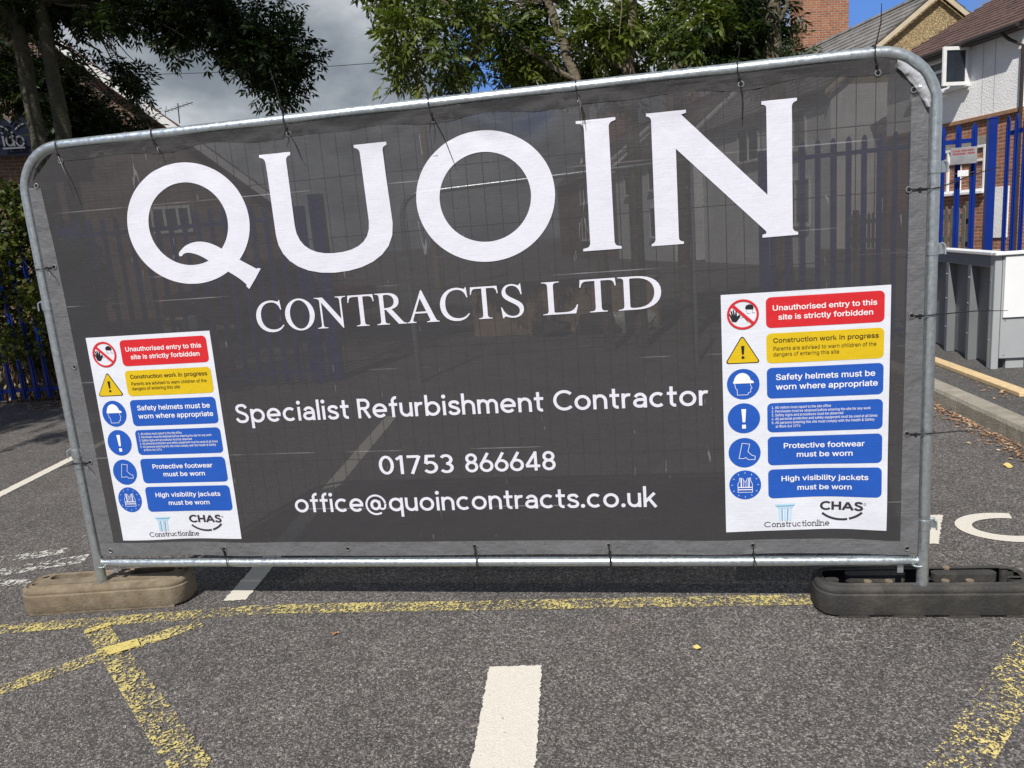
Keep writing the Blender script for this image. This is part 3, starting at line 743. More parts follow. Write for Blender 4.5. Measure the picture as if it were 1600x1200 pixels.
# monoline geometric sans, x-height 100, capitals 140: strokes, then advance
def sans():
    G = {}
    bowl = ('O', ell(52, 50, 41, 41, 40))
    G['o'] = ([bowl], 104)
    G['e'] = ([A(52, 50, 41, 41, 4, 318, 28), [(14, 49), (101, 49)]], 103)
    G['c'] = ([A(52, 50, 41, 41, 48, 312, 26)], 94)
    G['a'] = ([A(44, 60, 31, 31, 158, 0, 14) + [(75, 30), (75, 0)], [(75, 55), (42, 55)] + A(38, 32.5, 28, 22.5, 90, 270, 12) + catmull([(40, 10), (60, 14), (75, 32)], 5)], 86)
    G['n'] = ([[(11, 0), (11, 100)], [(11, 45)] + A(45, 55, 34, 36, 180, 0, 14) + [(79, 0)]], 90)
    G['h'] = ([[(11, 0), (11, 147)], [(11, 45)] + A(45, 55, 34, 36, 180, 0, 14) + [(79, 0)]], 90)
    G['m'] = ([[(11, 0), (11, 100)], [(11, 45)] + A(40, 60, 29, 31, 180, 0, 14) + [(69, 0)], [(69, 45)] + A(98, 60, 29, 31, 180, 0, 14) + [(127, 0)]], 138)
    G['r'] = ([[(11, 0), (11, 100)], [(11, 48)] + A(43, 56, 32, 34, 180, 68, 10)], 58)
    G['u'] = ([[(79, 0), (79, 100)], [(11, 100)] + A(45, 45, 34, 36, 180, 360, 14) + [(79, 55)]], 90)
    G['i'] = ([[(13, 0), (13, 100)], ('D', ell(13, 131, 14, 14, 20))], 26)
    G['l'] = ([[(12, 0), (12, 147)]], 24)
    G['t'] = ([[(28, 134), (28, 30)] + A(50, 30, 22, 21, 180, 285, 8), [(2, 89), (62, 89)]], 62)
    G['f'] = ([[(28, 0), (28, 112)] + A(51, 112, 23, 25, 180, 75, 8), [(2, 89), (60, 89)]], 60)
    G['s'] = ([catmull([(70, 74), (60, 88), (40, 92), (20, 87), (14, 73), (22, 60), (42, 52), (62, 43), (70, 28), (61, 13), (40, 8), (20, 12), (8, 27)], 5)], 78)
    G['p'] = ([[(11, -42), (11, 100)], bowl], 104)
    G['b'] = ([[(11, 0), (11, 147)], bowl], 104)
    G['q'] = ([[(93, -42), (93, 100)], bowl], 104)
    G['k'] = ([[(11, 0), (11, 147)], [(14, 38), (73, 99)], [(36, 60), (80, 0)]], 82)
    G['S'] = ([catmull([(84, 108), (72, 125), (50, 130), (25, 123), (17, 104), (26, 86), (50, 74), (76, 60), (86, 37), (75, 16), (50, 9), (24, 15), (9, 36)], 5)], 98)
    G['R'] = ([[(11, 0), (11, 140)], [(11, 129), (46, 129)] + A(48, 99, 30, 30, 90, -90, 14) + [(11, 69)], [(44, 69), (82, 0)]], 90)
    G['C'] = ([A(72, 70, 60, 60, 44, 316, 34)], 122)
    G['0'] = ([('O', ell(46, 70, 36, 61, 40))], 92)
    G['1'] = ([[(36, 0), (36, 140)], [(38, 134), (4, 110)]], 56)
    G['7'] = ([[(2, 129), (76, 129)], [(78, 134), (28, 0)]], 84)
    G['5'] = ([[(76, 129), (25, 129), (18, 74)], A(44, 46, 36, 37, 135, -148, 22)], 88)
    G['3'] = ([A(40, 100, 30, 30, 150, -90, 18), A(40, 40, 33, 31, 90, -150, 18)], 82)
    G['8'] = ([('O', ell(43, 102, 29, 28, 30)), ('O', ell(43, 41, 33, 32, 32))], 86)
    G['6'] = ([('O', ell(45, 45, 36, 36, 34)), [(15, 62), (58, 140)]], 90)
    G['4'] = ([[(68, 0), (68, 140)], [(70, 134), (8, 36)], [(4, 34), (96, 34)]], 100)
    G['.'] = ([('D', ell(14, 13, 14, 14, 20))], 28)
    G['@'] = ([('T', A(78, 50, 68, 70, -58, -360 + 8, 40)[::1]), ('O', ell(76, 50, 28, 31, 30)), ('T', [(104, 80), (104, 40)] + A(124, 38, 20, 20, 180, 330, 10) + [(146, 50), (146, 56)])], 158)
    G['H'] = ([[(15, 0), (15, 140)], [(101, 0), (101, 140)], [(15, 70), (101, 70)]], 116)
    G['A'] = ([[(6, 0), (64, 132)], [(122, 0), (64, 132)], [(30, 44), (98, 44)]], 128)
    G[' '] = ([], 48)
    return G
SANS = sans()
def place(pl, f):
    if pl[0] == 'T': return ('T', [f(*p) for p in pl[1]], pl[2])
    if pl[0] == 'S': return ('S', [[f(*p) for p in q] for q in pl[1]])
    return [[f(*p) for p in lp] for lp in pl]
def sans_text(txt, x0, x1, z, xh, w=22, gap=12, slab=0):
    """stroke text fitted between x0 and x1, baseline z, x-height xh"""
    k = xh / 100; adv = 0; items = []
    for ch in txt:
        g, a = SANS[ch]; items.append((g, adv, ch)); adv += a + (0 if ch == ' ' else gap)
    kx = (x1 - x0) / (adv - gap)
    polys = []
    for g, ax, ch in items:
        for st_ in g:
            if isinstance(st_, tuple) and st_[0] == 'D': pl = [st_[1]]
            elif isinstance(st_, tuple) and st_[0] == 'O': pl = stroke(st_[1], w, True)
            elif isinstance(st_, tuple) and st_[0] == 'T': pl = stroke(st_[1], w * 0.72)
            else: pl = stroke(st_, w)
            polys.append(place(pl, lambda px, pz: (x0 + (ax + px) * kx, z + pz * k)))
        if slab and ch in 'nrilt' :
            for sx in {'n': (11, 79), 'r': (11,), 'i': (13,), 'l': (12,), 't': ()}[ch]:
                for yy in (w / 2 - 2,) + ((100 - w / 2,) if ch in 'nri' and sx < 20 else ()):
                    polys.append(place(stroke([(sx - 20, yy), (sx + (20 if yy < 50 else 0), yy)], w), lambda px, pz: (x0 + (ax + px) * kx, z + pz * k)))
    return polys
# outlines of the sign lettering: advance, then loops of x, y in thousandths
FD = {
'b': {
'C': (510, ((267, -19, 223, -15, 182, -4, 144, 15, 110, 40, 82, 72, 59, 110, 42, 153, 32, 201, 28, 254, 32, 307, 42, 355, 59, 398, 82, 436, 110, 468, 144, 494, 182, 513, 223, 524, 267, 528, 294, 526, 319, 522, 344, 516, 367, 506, 389, 495, 410, 481, 428, 464, 444, 445, 458, 424, 470, 402, 479, 377, 488, 336, 399, 336, 392, 361, 387, 375, 379, 388, 371, 399, 361, 410, 350, 419, 338, 426, 326, 433, 312, 437, 297, 441, 283, 443, 268, 444, 239, 441, 214, 434, 190, 422, 169, 405, 151, 384, 136, 359, 125, 328, 118, 294, 115, 254, 118, 215, 125, 180, 136, 150, 151, 124, 169, 103, 190, 86, 214, 75, 240, 67, 268, 65, 283, 66, 297, 68, 312, 71, 325, 76, 338, 83, 350, 90, 361, 99, 371, 109, 379, 121, 387, 134, 392, 148, 399, 172, 488, 172, 479, 132, 470, 107, 458, 85, 444, 64, 428, 45, 410, 28, 390, 14, 368, 2, 344, -7, 320, -13, 294, -18), )),
'H': (517, ((48, -12, 48, 521, 137, 521, 137, 301, 380, 301, 380, 521, 469, 521, 469, -12, 380, -12, 380, 220, 137, 220, 137, -12), )),
'P': (445, ((48, -12, 48, 521, 236, 521, 274, 518, 308, 511, 338, 498, 364, 481, 384, 460, 400, 435, 412, 408, 418, 379, 421, 348, 418, 316, 412, 287, 400, 260, 384, 235, 364, 214, 338, 197, 308, 184, 274, 176, 236, 174, 97, 174, 97, 254, 232, 254, 256, 256, 275, 260, 291, 267, 304, 275, 314, 286, 322, 299, 328, 314, 331, 330, 332, 348, 331, 365, 328, 382, 322, 396, 314, 409, 304, 419, 291, 428, 275, 435, 256, 439, 232, 440, 137, 440, 137, -12), )),
'S': (447, ((224, -21, 187, -19, 153, -12, 123, -2, 96, 13, 73, 31, 54, 53, 40, 78, 31, 106, 24, 149, 115, 149, 119, 121, 125, 107, 133, 95, 143, 85, 156, 77, 171, 70, 187, 65, 205, 62, 224, 61, 245, 62, 264, 66, 281, 71, 297, 79, 310, 88, 320, 99, 327, 111, 332, 125, 333, 139, 332, 152, 329, 162, 323, 171, 314, 179, 304, 187, 291, 194, 276, 200, 259, 206, 242, 211, 180, 228, 140, 242, 106, 259, 78, 281, 57, 307, 44, 338, 40, 372, 43, 402, 51, 430, 65, 455, 84, 476, 106, 494, 133, 509, 162, 519, 193, 525, 227, 528, 261, 525, 292, 519, 321, 509, 347, 494, 369, 477, 387, 456, 401, 432, 409, 406, 414, 366, 328, 366, 320, 397, 310, 414, 295, 427, 275, 438, 252, 444, 225, 446, 205, 445, 188, 442, 172, 437, 158, 430, 147, 421, 138, 411, 132, 400, 128, 388, 127, 376, 129, 362, 133, 351, 140, 342, 150, 333, 161, 326, 174, 319, 188, 314, 202, 309, 216, 305, 267, 291, 283, 286, 299, 281, 316, 275, 333, 267, 350, 258, 366, 247, 381, 235, 394, 220, 405, 203, 414, 184, 419, 162, 420, 138, 418, 110, 410, 82, 397, 57, 378, 34, 356, 15, 328, 0, 297, -12, 262, -19), )),
'U': (517, ((259, -20, 219, -17, 182, -9, 148, 5, 119, 23, 94, 47, 74, 74, 60, 104, 51, 137, 48, 173, 48, 521, 136, 521, 136, 179, 138, 157, 143, 137, 151, 119, 162, 103, 176, 90, 193, 79, 212, 70, 234, 65, 259, 64, 284, 65, 306, 70, 325, 79, 341, 90, 355, 103, 366, 119, 374, 137, 379, 157, 381, 179, 381, 521, 469, 521, 469, 173, 466, 137, 458, 104, 443, 74, 423, 47, 398, 23, 369, 5, 336, -9, 299, -17), )),
'a': (389, ((160, -21, 135, -19, 111, -14, 89, -6, 69, 5, 52, 20, 38, 38, 27, 59, 20, 82, 18, 108, 20, 130, 25, 150, 33, 167, 44, 182, 57, 194, 72, 204, 88, 211, 105, 218, 123, 222, 141, 226, 159, 229, 177, 232, 232, 239, 244, 240, 253, 243, 259, 245, 261, 247, 263, 250, 264, 256, 264, 256, 263, 270, 260, 281, 256, 291, 251, 299, 243, 306, 235, 311, 224, 315, 211, 318, 196, 319, 180, 318, 166, 315, 154, 311, 143, 306, 134, 300, 126, 292, 120, 285, 115, 277, 106, 259, 24, 284, 41, 319, 54, 339, 71, 355, 89, 368, 109, 379, 129, 387, 151, 392, 172, 395, 194, 396, 209, 396, 225, 394, 242, 391, 259, 386, 276, 379, 292, 370, 308, 359, 321, 344, 333, 326, 342, 304, 347, 279, 349, 252, 349, -12, 265, -12, 265, 40, 279, 40, 277, 36, 270, 26, 260, 16, 249, 6, 235, -3, 220, -10, 202, -16, 182, -19), (170, 57, 190, 59, 207, 63, 222, 69, 235, 78, 245, 88, 253, 99, 259, 112, 262, 125, 264, 138, 267, 171, 279, 177, 271, 173, 263, 170, 254, 168, 244, 166, 233, 164, 202, 159, 177, 156, 163, 154, 151, 151, 138, 147, 128, 143, 119, 137, 113, 131, 108, 124, 105, 116, 104, 105, 105, 95, 107, 87, 112, 79, 117, 73, 125, 68, 134, 63, 145, 60, 157, 58), )),
'b': (424, ((230, -20, 206, -19, 185, -14, 167, -7, 152, 2, 139, 12, 129, 23, 120, 34, 114, 44, 112, 47, 124, 47, 124, -12, 41, -12, 41, 521, 126, 521, 126, 331, 112, 331, 114, 334, 120, 343, 128, 353, 138, 364, 151, 374, 166, 383, 184, 391, 205, 395, 229, 396, 262, 394, 292, 385, 320, 371, 344, 351, 364, 327, 381, 298, 393, 265, 400, 228, 402, 189, 400, 149, 393, 113, 381, 79, 365, 50, 344, 26, 320, 6, 292, -9, 262, -17), (220, 59, 240, 61, 257, 66, 272, 75, 285, 87, 296, 103, 305, 121, 311, 142, 315, 165, 316, 189, 315, 214, 311, 236, 305, 257, 296, 275, 285, 290, 273, 302, 258, 311, 240, 316, 220, 318, 200, 316, 183, 311, 168, 302, 155, 291, 145, 276, 136, 258, 130, 238, 126, 215, 125, 189, 126, 164, 130, 140, 136, 119, 145, 101, 156, 87, 169, 75, 184, 66, 201, 61), )),
'c': (396, ((207, -20, 172, -17, 140, -9, 110, 6, 84, 26, 63, 51, 45, 80, 32, 113, 25, 148, 22, 187, 25, 227, 32, 263, 45, 296, 63, 325, 84, 350, 110, 370, 140, 385, 172, 394, 207, 396, 227, 396, 245, 393, 263, 389, 281, 383, 297, 375, 312, 366, 326, 355, 338, 343, 350, 329, 359, 314, 367, 298, 377, 268, 295, 247, 288, 267, 285, 275, 280, 282, 275, 289, 269, 295, 263, 301, 255, 306, 247, 310, 238, 313, 229, 316, 218, 317, 208, 318, 186, 316, 168, 310, 152, 301, 139, 288, 128, 272, 120, 254, 113, 233, 110, 211, 108, 187, 110, 164, 113, 142, 120, 122, 128, 104, 139, 88, 152, 75, 168, 66, 186, 60, 208, 58, 219, 59, 229, 60, 239, 63, 248, 66, 256, 71, 263, 76, 270, 81, 276, 88, 281, 95, 286, 103, 290, 111, 296, 131, 378, 111, 368, 81, 361, 65, 351, 49, 340, 35, 327, 23, 313, 12, 298, 2, 282, -6, 264, -12, 246, -17, 227, -19), )),
'd': (424, ((195, -20, 163, -17, 132, -9, 105, 6, 81, 26, 60, 50, 44, 79, 32, 113, 24, 149, 22, 189, 25, 228, 32, 265, 44, 298, 60, 327, 81, 351, 105, 371, 133, 385, 163, 394, 195, 396, 219, 395, 240, 391, 258, 383, 273, 374, 286, 364, 296, 354, 305, 343, 311, 334, 313, 331, 299, 331, 299, 521, 384, 521, 384, -12, 301, -12, 301, 47, 313, 47, 311, 44, 304, 34, 296, 23, 286, 12, 273, 2, 258, -7, 240, -14, 219, -19), (205, 59, 224, 61, 241, 66, 256, 75, 269, 86, 280, 101, 288, 119, 295, 140, 298, 164, 300, 189, 298, 215, 295, 238, 288, 258, 280, 276, 269, 291, 256, 302, 241, 311, 224, 316, 205, 318, 184, 316, 167, 311, 152, 302, 139, 290, 128, 275, 120, 257, 113, 236, 110, 214, 108, 189, 110, 165, 113, 142, 120, 121, 128, 103, 139, 87, 152, 75, 167, 66, 185, 61), )),
'e': (404, ((212, -20, 175, -17, 141, -9, 111, 6, 84, 26, 62, 51, 45, 80, 32, 112, 25, 148, 22, 187, 25, 226, 32, 262, 44, 295, 62, 324, 83, 349, 109, 369, 138, 385, 170, 394, 205, 396, 227, 395, 249, 392, 270, 385, 290, 376, 310, 364, 328, 350, 344, 332, 357, 310, 368, 286, 377, 259, 382, 228, 383, 194, 383, 157, 63, 157, 63, 233, 351, 225, 299, 181, 296, 225, 293, 245, 287, 264, 278, 280, 268, 293, 256, 304, 241, 312, 225, 316, 205, 318, 185, 316, 168, 312, 153, 303, 140, 293, 129, 280, 120, 264, 113, 247, 109, 230, 108, 211, 108, 178, 109, 153, 114, 131, 121, 111, 131, 95, 143, 82, 157, 72, 174, 64, 192, 60, 213, 58, 226, 59, 238, 61, 250, 64, 260, 69, 269, 74, 277, 81, 284, 89, 290, 99, 299, 120, 381, 99, 369, 67, 358, 48, 344, 31, 327, 16, 308, 3, 287, -7, 264, -14, 239, -19), )),
'f': (254, ((240, 391, 240, 315, -6, 315, -6, 391), (69, -12, 69, 432, 70, 454, 76, 475, 86, 493, 98, 508, 113, 520, 130, 530, 149, 537, 168, 541, 187, 542, 201, 542, 214, 540, 225, 539, 234, 536, 241, 534, 257, 528, 236, 454, 212, 460, 207, 461, 202, 462, 195, 462, 180, 461, 170, 457, 163, 452, 158, 444, 155, 433, 154, 418, 154, -12), )),
'g': (425, ((207, -163, 179, -161, 153, -157, 130, -151, 109, -142, 90, -132, 74, -119, 61, -105, 49, -90, 34, -65, 105, -25, 117, -42, 123, -49, 130, -57, 138, -65, 148, -71, 159, -77, 172, -82, 188, -84, 207, -85, 234, -83, 256, -76, 275, -66, 288, -51, 296, -31, 299, -5, 299, 56, 313, 56, 311, 53, 304, 44, 296, 33, 285, 23, 272, 13, 257, 5, 239, -2, 219, -6, 195, -7, 163, -5, 134, 3, 106, 16, 82, 34, 61, 57, 44, 85, 32, 116, 25, 152, 22, 191, 25, 230, 32, 266, 44, 298, 61, 327, 81, 351, 106, 371, 133, 385, 164, 394, 196, 396, 220, 395, 241, 391, 259, 384, 274, 375, 287, 365, 297, 354, 306, 343, 312, 334, 314, 331, 301, 331, 301, 391, 384, 391, 384, -9, 382, -42, 374, -71, 360, -97, 342, -118, 320, -134, 295, -147, 267, -156, 238, -161), (205, 71, 225, 73, 242, 77, 257, 85, 270, 96, 280, 109, 289, 126, 295, 145, 299, 167, 300, 193, 299, 217, 295, 239, 289, 259, 280, 277, 270, 291, 257, 302, 242, 311, 225, 316, 205, 318, 185, 316, 167, 311, 152, 302, 139, 290, 128, 275, 120, 258, 113, 238, 110, 216, 108, 193, 110, 168, 113, 147, 120, 127, 128, 111, 139, 97, 152, 86, 167, 78, 185, 73), )),
'h': (410, ((126, 226, 126, -12, 41, -12, 41, 521, 126, 521, 126, 275, 84, 275, 105, 325, 123, 352, 145, 372, 170, 386, 198, 394, 227, 396, 254, 395, 278, 389, 301, 379, 321, 365, 338, 348, 351, 326, 361, 301, 367, 272, 369, 241, 369, -12, 284, -12, 284, 235, 282, 260, 275, 280, 264, 296, 250, 308, 232, 315, 210, 317, 194, 316, 180, 312, 167, 307, 155, 299, 145, 289, 137, 277, 131, 263, 127, 246), )),
'i': (167, ((41, -12, 41, 391, 126, 391, 126, -12), (84, 431, 70, 432, 57, 437, 45, 446, 37, 457, 31, 469, 29, 483, 31, 497, 37, 510, 45, 521, 57, 529, 70, 534, 84, 536, 98, 534, 111, 529, 122, 521, 131, 510, 137, 497, 138, 483, 137, 469, 131, 457, 122, 446, 111, 437, 98, 432), )),
'j': (167, ((41, 391, 126, 391, 126, -30, 124, -54, 120, -76, 112, -96, 101, -113, 87, -128, 71, -140, 51, -148, 28, -153, 4, -155, -22, -155, -22, -75, 1, -75, 15, -73, 25, -70, 31, -64, 36, -56, 39, -44, 41, -29), (83, 431, 69, 432, 56, 437, 45, 446, 36, 457, 31, 469, 29, 483, 31, 497, 36, 510, 45, 521, 56, 529, 69, 534, 83, 536, 97, 534, 110, 529, 122, 521, 131, 510, 136, 497, 138, 483, 136, 469, 131, 457, 122, 446, 110, 437, 97, 432), )),
'k': (381, ((118, 154, 122, 200, 126, 200, 289, 367, 343, 372, 179, 211, 172, 211), (41, -12, 41, 521, 126, 521, 126, -12), (288, -12, 132, 187, 192, 247, 391, -9), )),
'l': (189, ((139, -14, 110, -12, 85, -3, 65, 12, 51, 32, 43, 56, 41, 84, 41, 521, 126, 521, 126, 99, 126, 84, 128, 74, 130, 69, 133, 67, 137, 65, 146, 64, 159, 65, 179, 68, 195, -7, 163, -13, 155, -14, 147, -14), )),
'm': (610, ((41, -12, 41, 391, 124, 391, 124, 283, 91, 283, 103, 319, 112, 337, 123, 354, 136, 367, 151, 378, 167, 387, 184, 393, 201, 397, 219, 398, 248, 395, 274, 385, 296, 369, 313, 349, 325, 324, 337, 283, 296, 283, 307, 317, 316, 335, 328, 351, 342, 365, 358, 377, 376, 386, 395, 393, 415, 397, 437, 398, 460, 396, 482, 391, 503, 382, 522, 370, 538, 354, 551, 334, 561, 311, 567, 285, 569, 255, 569, -12, 484, -12, 484, 253, 481, 276, 475, 292, 465, 303, 451, 312, 436, 317, 418, 318, 404, 317, 391, 314, 380, 309, 370, 302, 362, 294, 356, 284, 351, 273, 348, 261, 347, 247, 347, -12, 262, -12, 262, 259, 260, 277, 254, 290, 245, 302, 232, 311, 217, 317, 199, 318, 187, 317, 175, 314, 163, 309, 153, 303, 144, 294, 136, 283, 130, 270, 127, 256, 126, 238, 126, -12), )),
'n': (410, ((126, 226, 126, -12, 41, -12, 41, 391, 124, 391, 124, 275, 84, 275, 105, 325, 123, 352, 145, 372, 170, 386, 198, 394, 227, 396, 254, 395, 278, 389, 301, 379, 321, 365, 338, 348, 351, 326, 361, 301, 367, 272, 369, 241, 369, -12, 284, -12, 284, 235, 282, 260, 275, 280, 264, 296, 250, 308, 232, 315, 210, 317, 194, 316, 180, 312, 167, 307, 155, 299, 145, 289, 137, 277, 131, 263, 127, 246), )),
'o': (415, ((207, -20, 172, -17, 140, -9, 110, 6, 84, 26, 63, 51, 45, 80, 32, 113, 25, 148, 22, 187, 25, 227, 32, 263, 45, 296, 63, 325, 84, 350, 110, 370, 140, 385, 172, 394, 207, 396, 243, 394, 275, 385, 305, 370, 331, 350, 353, 325, 370, 296, 383, 263, 391, 227, 393, 187, 391, 148, 383, 113, 370, 80, 353, 51, 331, 26, 305, 6, 275, -9, 243, -17), (207, 58, 229, 60, 247, 66, 263, 75, 276, 88, 287, 104, 296, 122, 302, 142, 306, 164, 307, 187, 306, 211, 302, 233, 296, 254, 287, 272, 276, 288, 263, 301, 247, 310, 229, 316, 207, 318, 186, 316, 168, 310, 152, 301, 139, 288, 128, 272, 120, 254, 113, 233, 110, 211, 108, 187, 110, 164, 113, 142, 120, 122, 128, 104, 139, 88, 152, 75, 168, 66, 186, 60), )),
'p': (424, ((41, -155, 41, 391, 124, 391, 124, 331, 112, 331, 113, 334, 120, 343, 128, 354, 138, 364, 151, 374, 166, 383, 184, 391, 205, 395, 229, 396, 262, 394, 292, 385, 320, 371, 344, 351, 364, 327, 381, 298, 393, 265, 400, 228, 402, 189, 400, 149, 393, 113, 381, 79, 365, 50, 344, 26, 320, 6, 292, -9, 262, -17, 230, -20, 206, -19, 185, -14, 167, -7, 152, 2, 139, 12, 129, 23, 121, 34, 114, 44, 112, 47, 126, 47, 126, -155), (220, 59, 240, 61, 257, 66, 272, 75, 285, 87, 296, 103, 305, 121, 311, 142, 315, 165, 316, 189, 315, 214, 311, 236, 305, 257, 296, 275, 285, 290, 273, 302, 258, 311, 240, 316, 220, 318, 200, 316, 183, 311, 168, 302, 155, 291, 145, 276, 136, 258, 130, 238, 126, 215, 125, 189, 126, 164, 130, 140, 136, 119, 145, 101, 156, 87, 169, 75, 184, 66, 201, 61), )),
'r': (259, ((41, -12, 41, 391, 124, 391, 124, 333, 108, 333, 114, 345, 128, 363, 146, 377, 166, 388, 189, 395, 213, 397, 230, 396, 255, 395, 255, 308, 228, 312, 222, 313, 214, 314, 207, 314, 192, 313, 178, 309, 165, 304, 153, 297, 144, 288, 136, 277, 130, 265, 127, 252, 126, 236, 126, -12), )),
's': (365, ((182, -20, 155, -19, 131, -15, 108, -8, 87, 2, 69, 15, 53, 30, 40, 48, 30, 69, 21, 103, 102, 120, 111, 93, 120, 80, 131, 70, 145, 63, 162, 59, 181, 57, 204, 59, 223, 64, 237, 72, 248, 82, 254, 92, 256, 103, 255, 112, 251, 120, 246, 127, 237, 133, 225, 139, 209, 143, 146, 158, 113, 169, 86, 182, 64, 200, 47, 221, 38, 246, 35, 274, 37, 297, 44, 319, 55, 339, 70, 356, 89, 370, 110, 381, 134, 390, 160, 395, 187, 396, 213, 395, 237, 391, 259, 384, 278, 374, 294, 361, 308, 347, 320, 330, 329, 313, 340, 281, 261, 263, 252, 285, 244, 296, 235, 306, 223, 314, 208, 319, 187, 320, 168, 319, 152, 314, 138, 307, 128, 298, 123, 288, 121, 277, 122, 267, 126, 259, 132, 252, 142, 246, 156, 240, 175, 235, 233, 221, 265, 211, 293, 197, 315, 180, 331, 159, 340, 134, 343, 107, 341, 83, 334, 60, 322, 40, 306, 22, 287, 7, 265, -5, 239, -13, 212, -18), )),
't': (227, ((216, 391, 216, 315, -6, 315, -6, 391), (53, 483, 138, 483, 138, 98, 139, 85, 142, 75, 145, 69, 150, 66, 158, 63, 170, 62, 184, 63, 211, 67, 227, -7, 209, -12, 202, -13, 193, -15, 185, -15, 177, -16, 168, -16, 136, -13, 107, -4, 84, 12, 66, 35, 56, 62, 53, 92), )),
'u': (410, ((182, -17, 156, -15, 132, -10, 109, 0, 89, 14, 72, 32, 58, 53, 48, 78, 42, 107, 41, 139, 41, 391, 126, 391, 126, 145, 128, 119, 135, 99, 146, 83, 160, 72, 178, 65, 200, 62, 216, 63, 230, 67, 243, 73, 255, 80, 265, 90, 273, 103, 279, 117, 283, 134, 284, 153, 284, 391, 369, 391, 369, -12, 286, -12, 286, 104, 325, 104, 304, 54, 286, 27, 264, 7, 239, -6, 212, -15), )),
'v': (389, ((154, -12, 0, 391, 93, 391, 177, 159, 185, 136, 192, 113, 198, 90, 205, 68, 211, 46, 222, 9, 168, 9, 179, 46, 185, 68, 191, 90, 198, 113, 205, 136, 213, 159, 296, 391, 389, 391, 235, -12), )),
'w': (567, ((129, -12, 6, 391, 96, 391, 145, 217, 152, 193, 158, 167, 165, 139, 173, 110, 180, 78, 190, 29, 150, 29, 160, 77, 167, 108, 174, 138, 181, 165, 188, 192, 195, 217, 243, 391, 326, 391, 373, 217, 380, 192, 386, 166, 393, 139, 400, 109, 407, 77, 417, 29, 376, 29, 387, 77, 394, 109, 401, 138, 408, 166, 415, 192, 422, 217, 471, 391, 561, 391, 438, -12, 359, -12, 307, 169, 293, 222, 288, 240, 283, 259, 279, 277, 261, 350, 306, 350, 288, 278, 274, 222, 269, 203, 264, 186, 259, 168, 208, -12), )),
'y': (389, ((33, -146, 53, -72, 73, -76, 84, -77, 93, -78, 101, -77, 109, -75, 115, -71, 121, -66, 128, -58, 134, -46, 139, -31, 150, -2, 0, 391, 93, 391, 177, 159, 185, 136, 192, 113, 198, 90, 204, 68, 211, 46, 222, 9, 168, 9, 178, 46, 185, 68, 191, 90, 197, 113, 205, 136, 213, 159, 297, 391, 389, 391, 215, -63, 207, -82, 197, -100, 186, -115, 173, -128, 159, -138, 144, -147, 128, -153, 110, -156, 92, -157, 81, -157, 71, -156, 63, -155, 55, -153, 48, -152), )),
' ': (188, ()),
},
'r': {
'&': (448, ((197, -10, 149, -5, 109, 9, 76, 31, 51, 60, 36, 95, 31, 133, 35, 164, 45, 191, 61, 215, 83, 237, 109, 259, 139, 281, 214, 338, 224, 345, 235, 354, 244, 365, 252, 376, 257, 390, 259, 405, 255, 426, 243, 443, 225, 454, 201, 458, 184, 456, 169, 450, 157, 441, 148, 430, 142, 415, 140, 399, 142, 381, 148, 364, 158, 347, 171, 329, 187, 309, 206, 286, 442, -2, 363, -3, 169, 230, 119, 291, 99, 317, 85, 343, 75, 369, 72, 398, 76, 431, 88, 460, 107, 484, 133, 501, 164, 513, 200, 517, 236, 513, 267, 501, 292, 484, 311, 461, 323, 434, 327, 404, 324, 382, 318, 360, 307, 341, 294, 323, 277, 306, 258, 291, 156, 215, 130, 193, 112, 173, 103, 153, 100, 131, 103, 109, 112, 89, 126, 73, 145, 60, 167, 52, 193, 49, 222, 53, 250, 62, 276, 77, 299, 97, 318, 123, 333, 152, 343, 186, 346, 227, 411, 227, 408, 179, 399, 143, 387, 113, 373, 91, 359, 73, 347, 60, 335, 45, 307, 21, 272, 4, 234, -6), )),
'.': (188, ((95, -7, 77, -4, 61, 7, 50, 22, 46, 41, 50, 60, 61, 76, 77, 86, 95, 90, 114, 86, 130, 76, 141, 60, 144, 41, 141, 22, 130, 7, 114, -4), )),
'1': (453, ((73, -3, 73, 58, 394, 58, 394, -3), (279, 512, 279, -3, 209, -3, 209, 445, 210, 445, 84, 353, 83, 428, 197, 512), )),
'2': (453, ((61, -3, 61, 49, 232, 231, 258, 259, 280, 284, 296, 307, 308, 328, 315, 349, 317, 371, 314, 396, 305, 417, 291, 434, 272, 446, 249, 454, 224, 457, 197, 454, 174, 445, 155, 431, 141, 412, 133, 389, 130, 359, 62, 359, 68, 406, 84, 444, 109, 475, 142, 499, 181, 514, 225, 519, 269, 514, 307, 499, 339, 476, 364, 447, 379, 412, 384, 373, 381, 344, 374, 317, 360, 288, 338, 257, 309, 221, 269, 178, 156, 59, 156, 60, 392, 60, 392, -3), )),
'3': (453, ((218, -10, 173, -6, 131, 7, 96, 28, 68, 56, 49, 90, 40, 135, 112, 135, 118, 109, 129, 89, 145, 73, 166, 62, 191, 55, 218, 53, 248, 56, 274, 64, 296, 77, 312, 95, 323, 117, 326, 145, 323, 171, 313, 195, 297, 215, 273, 231, 242, 241, 201, 245, 154, 245, 154, 300, 285, 449, 285, 449, 67, 449, 67, 512, 375, 512, 375, 459, 210, 274, 208, 292, 264, 291, 310, 279, 346, 255, 374, 224, 390, 187, 396, 145, 390, 102, 373, 64, 346, 33, 310, 10, 267, -5), )),
'4': (453, ((37, 102, 37, 159, 245, 512, 316, 512, 112, 165, 112, 166, 416, 166, 416, 102), (279, -3, 279, 121, 279, 146, 279, 321, 346, 321, 346, -3), )),
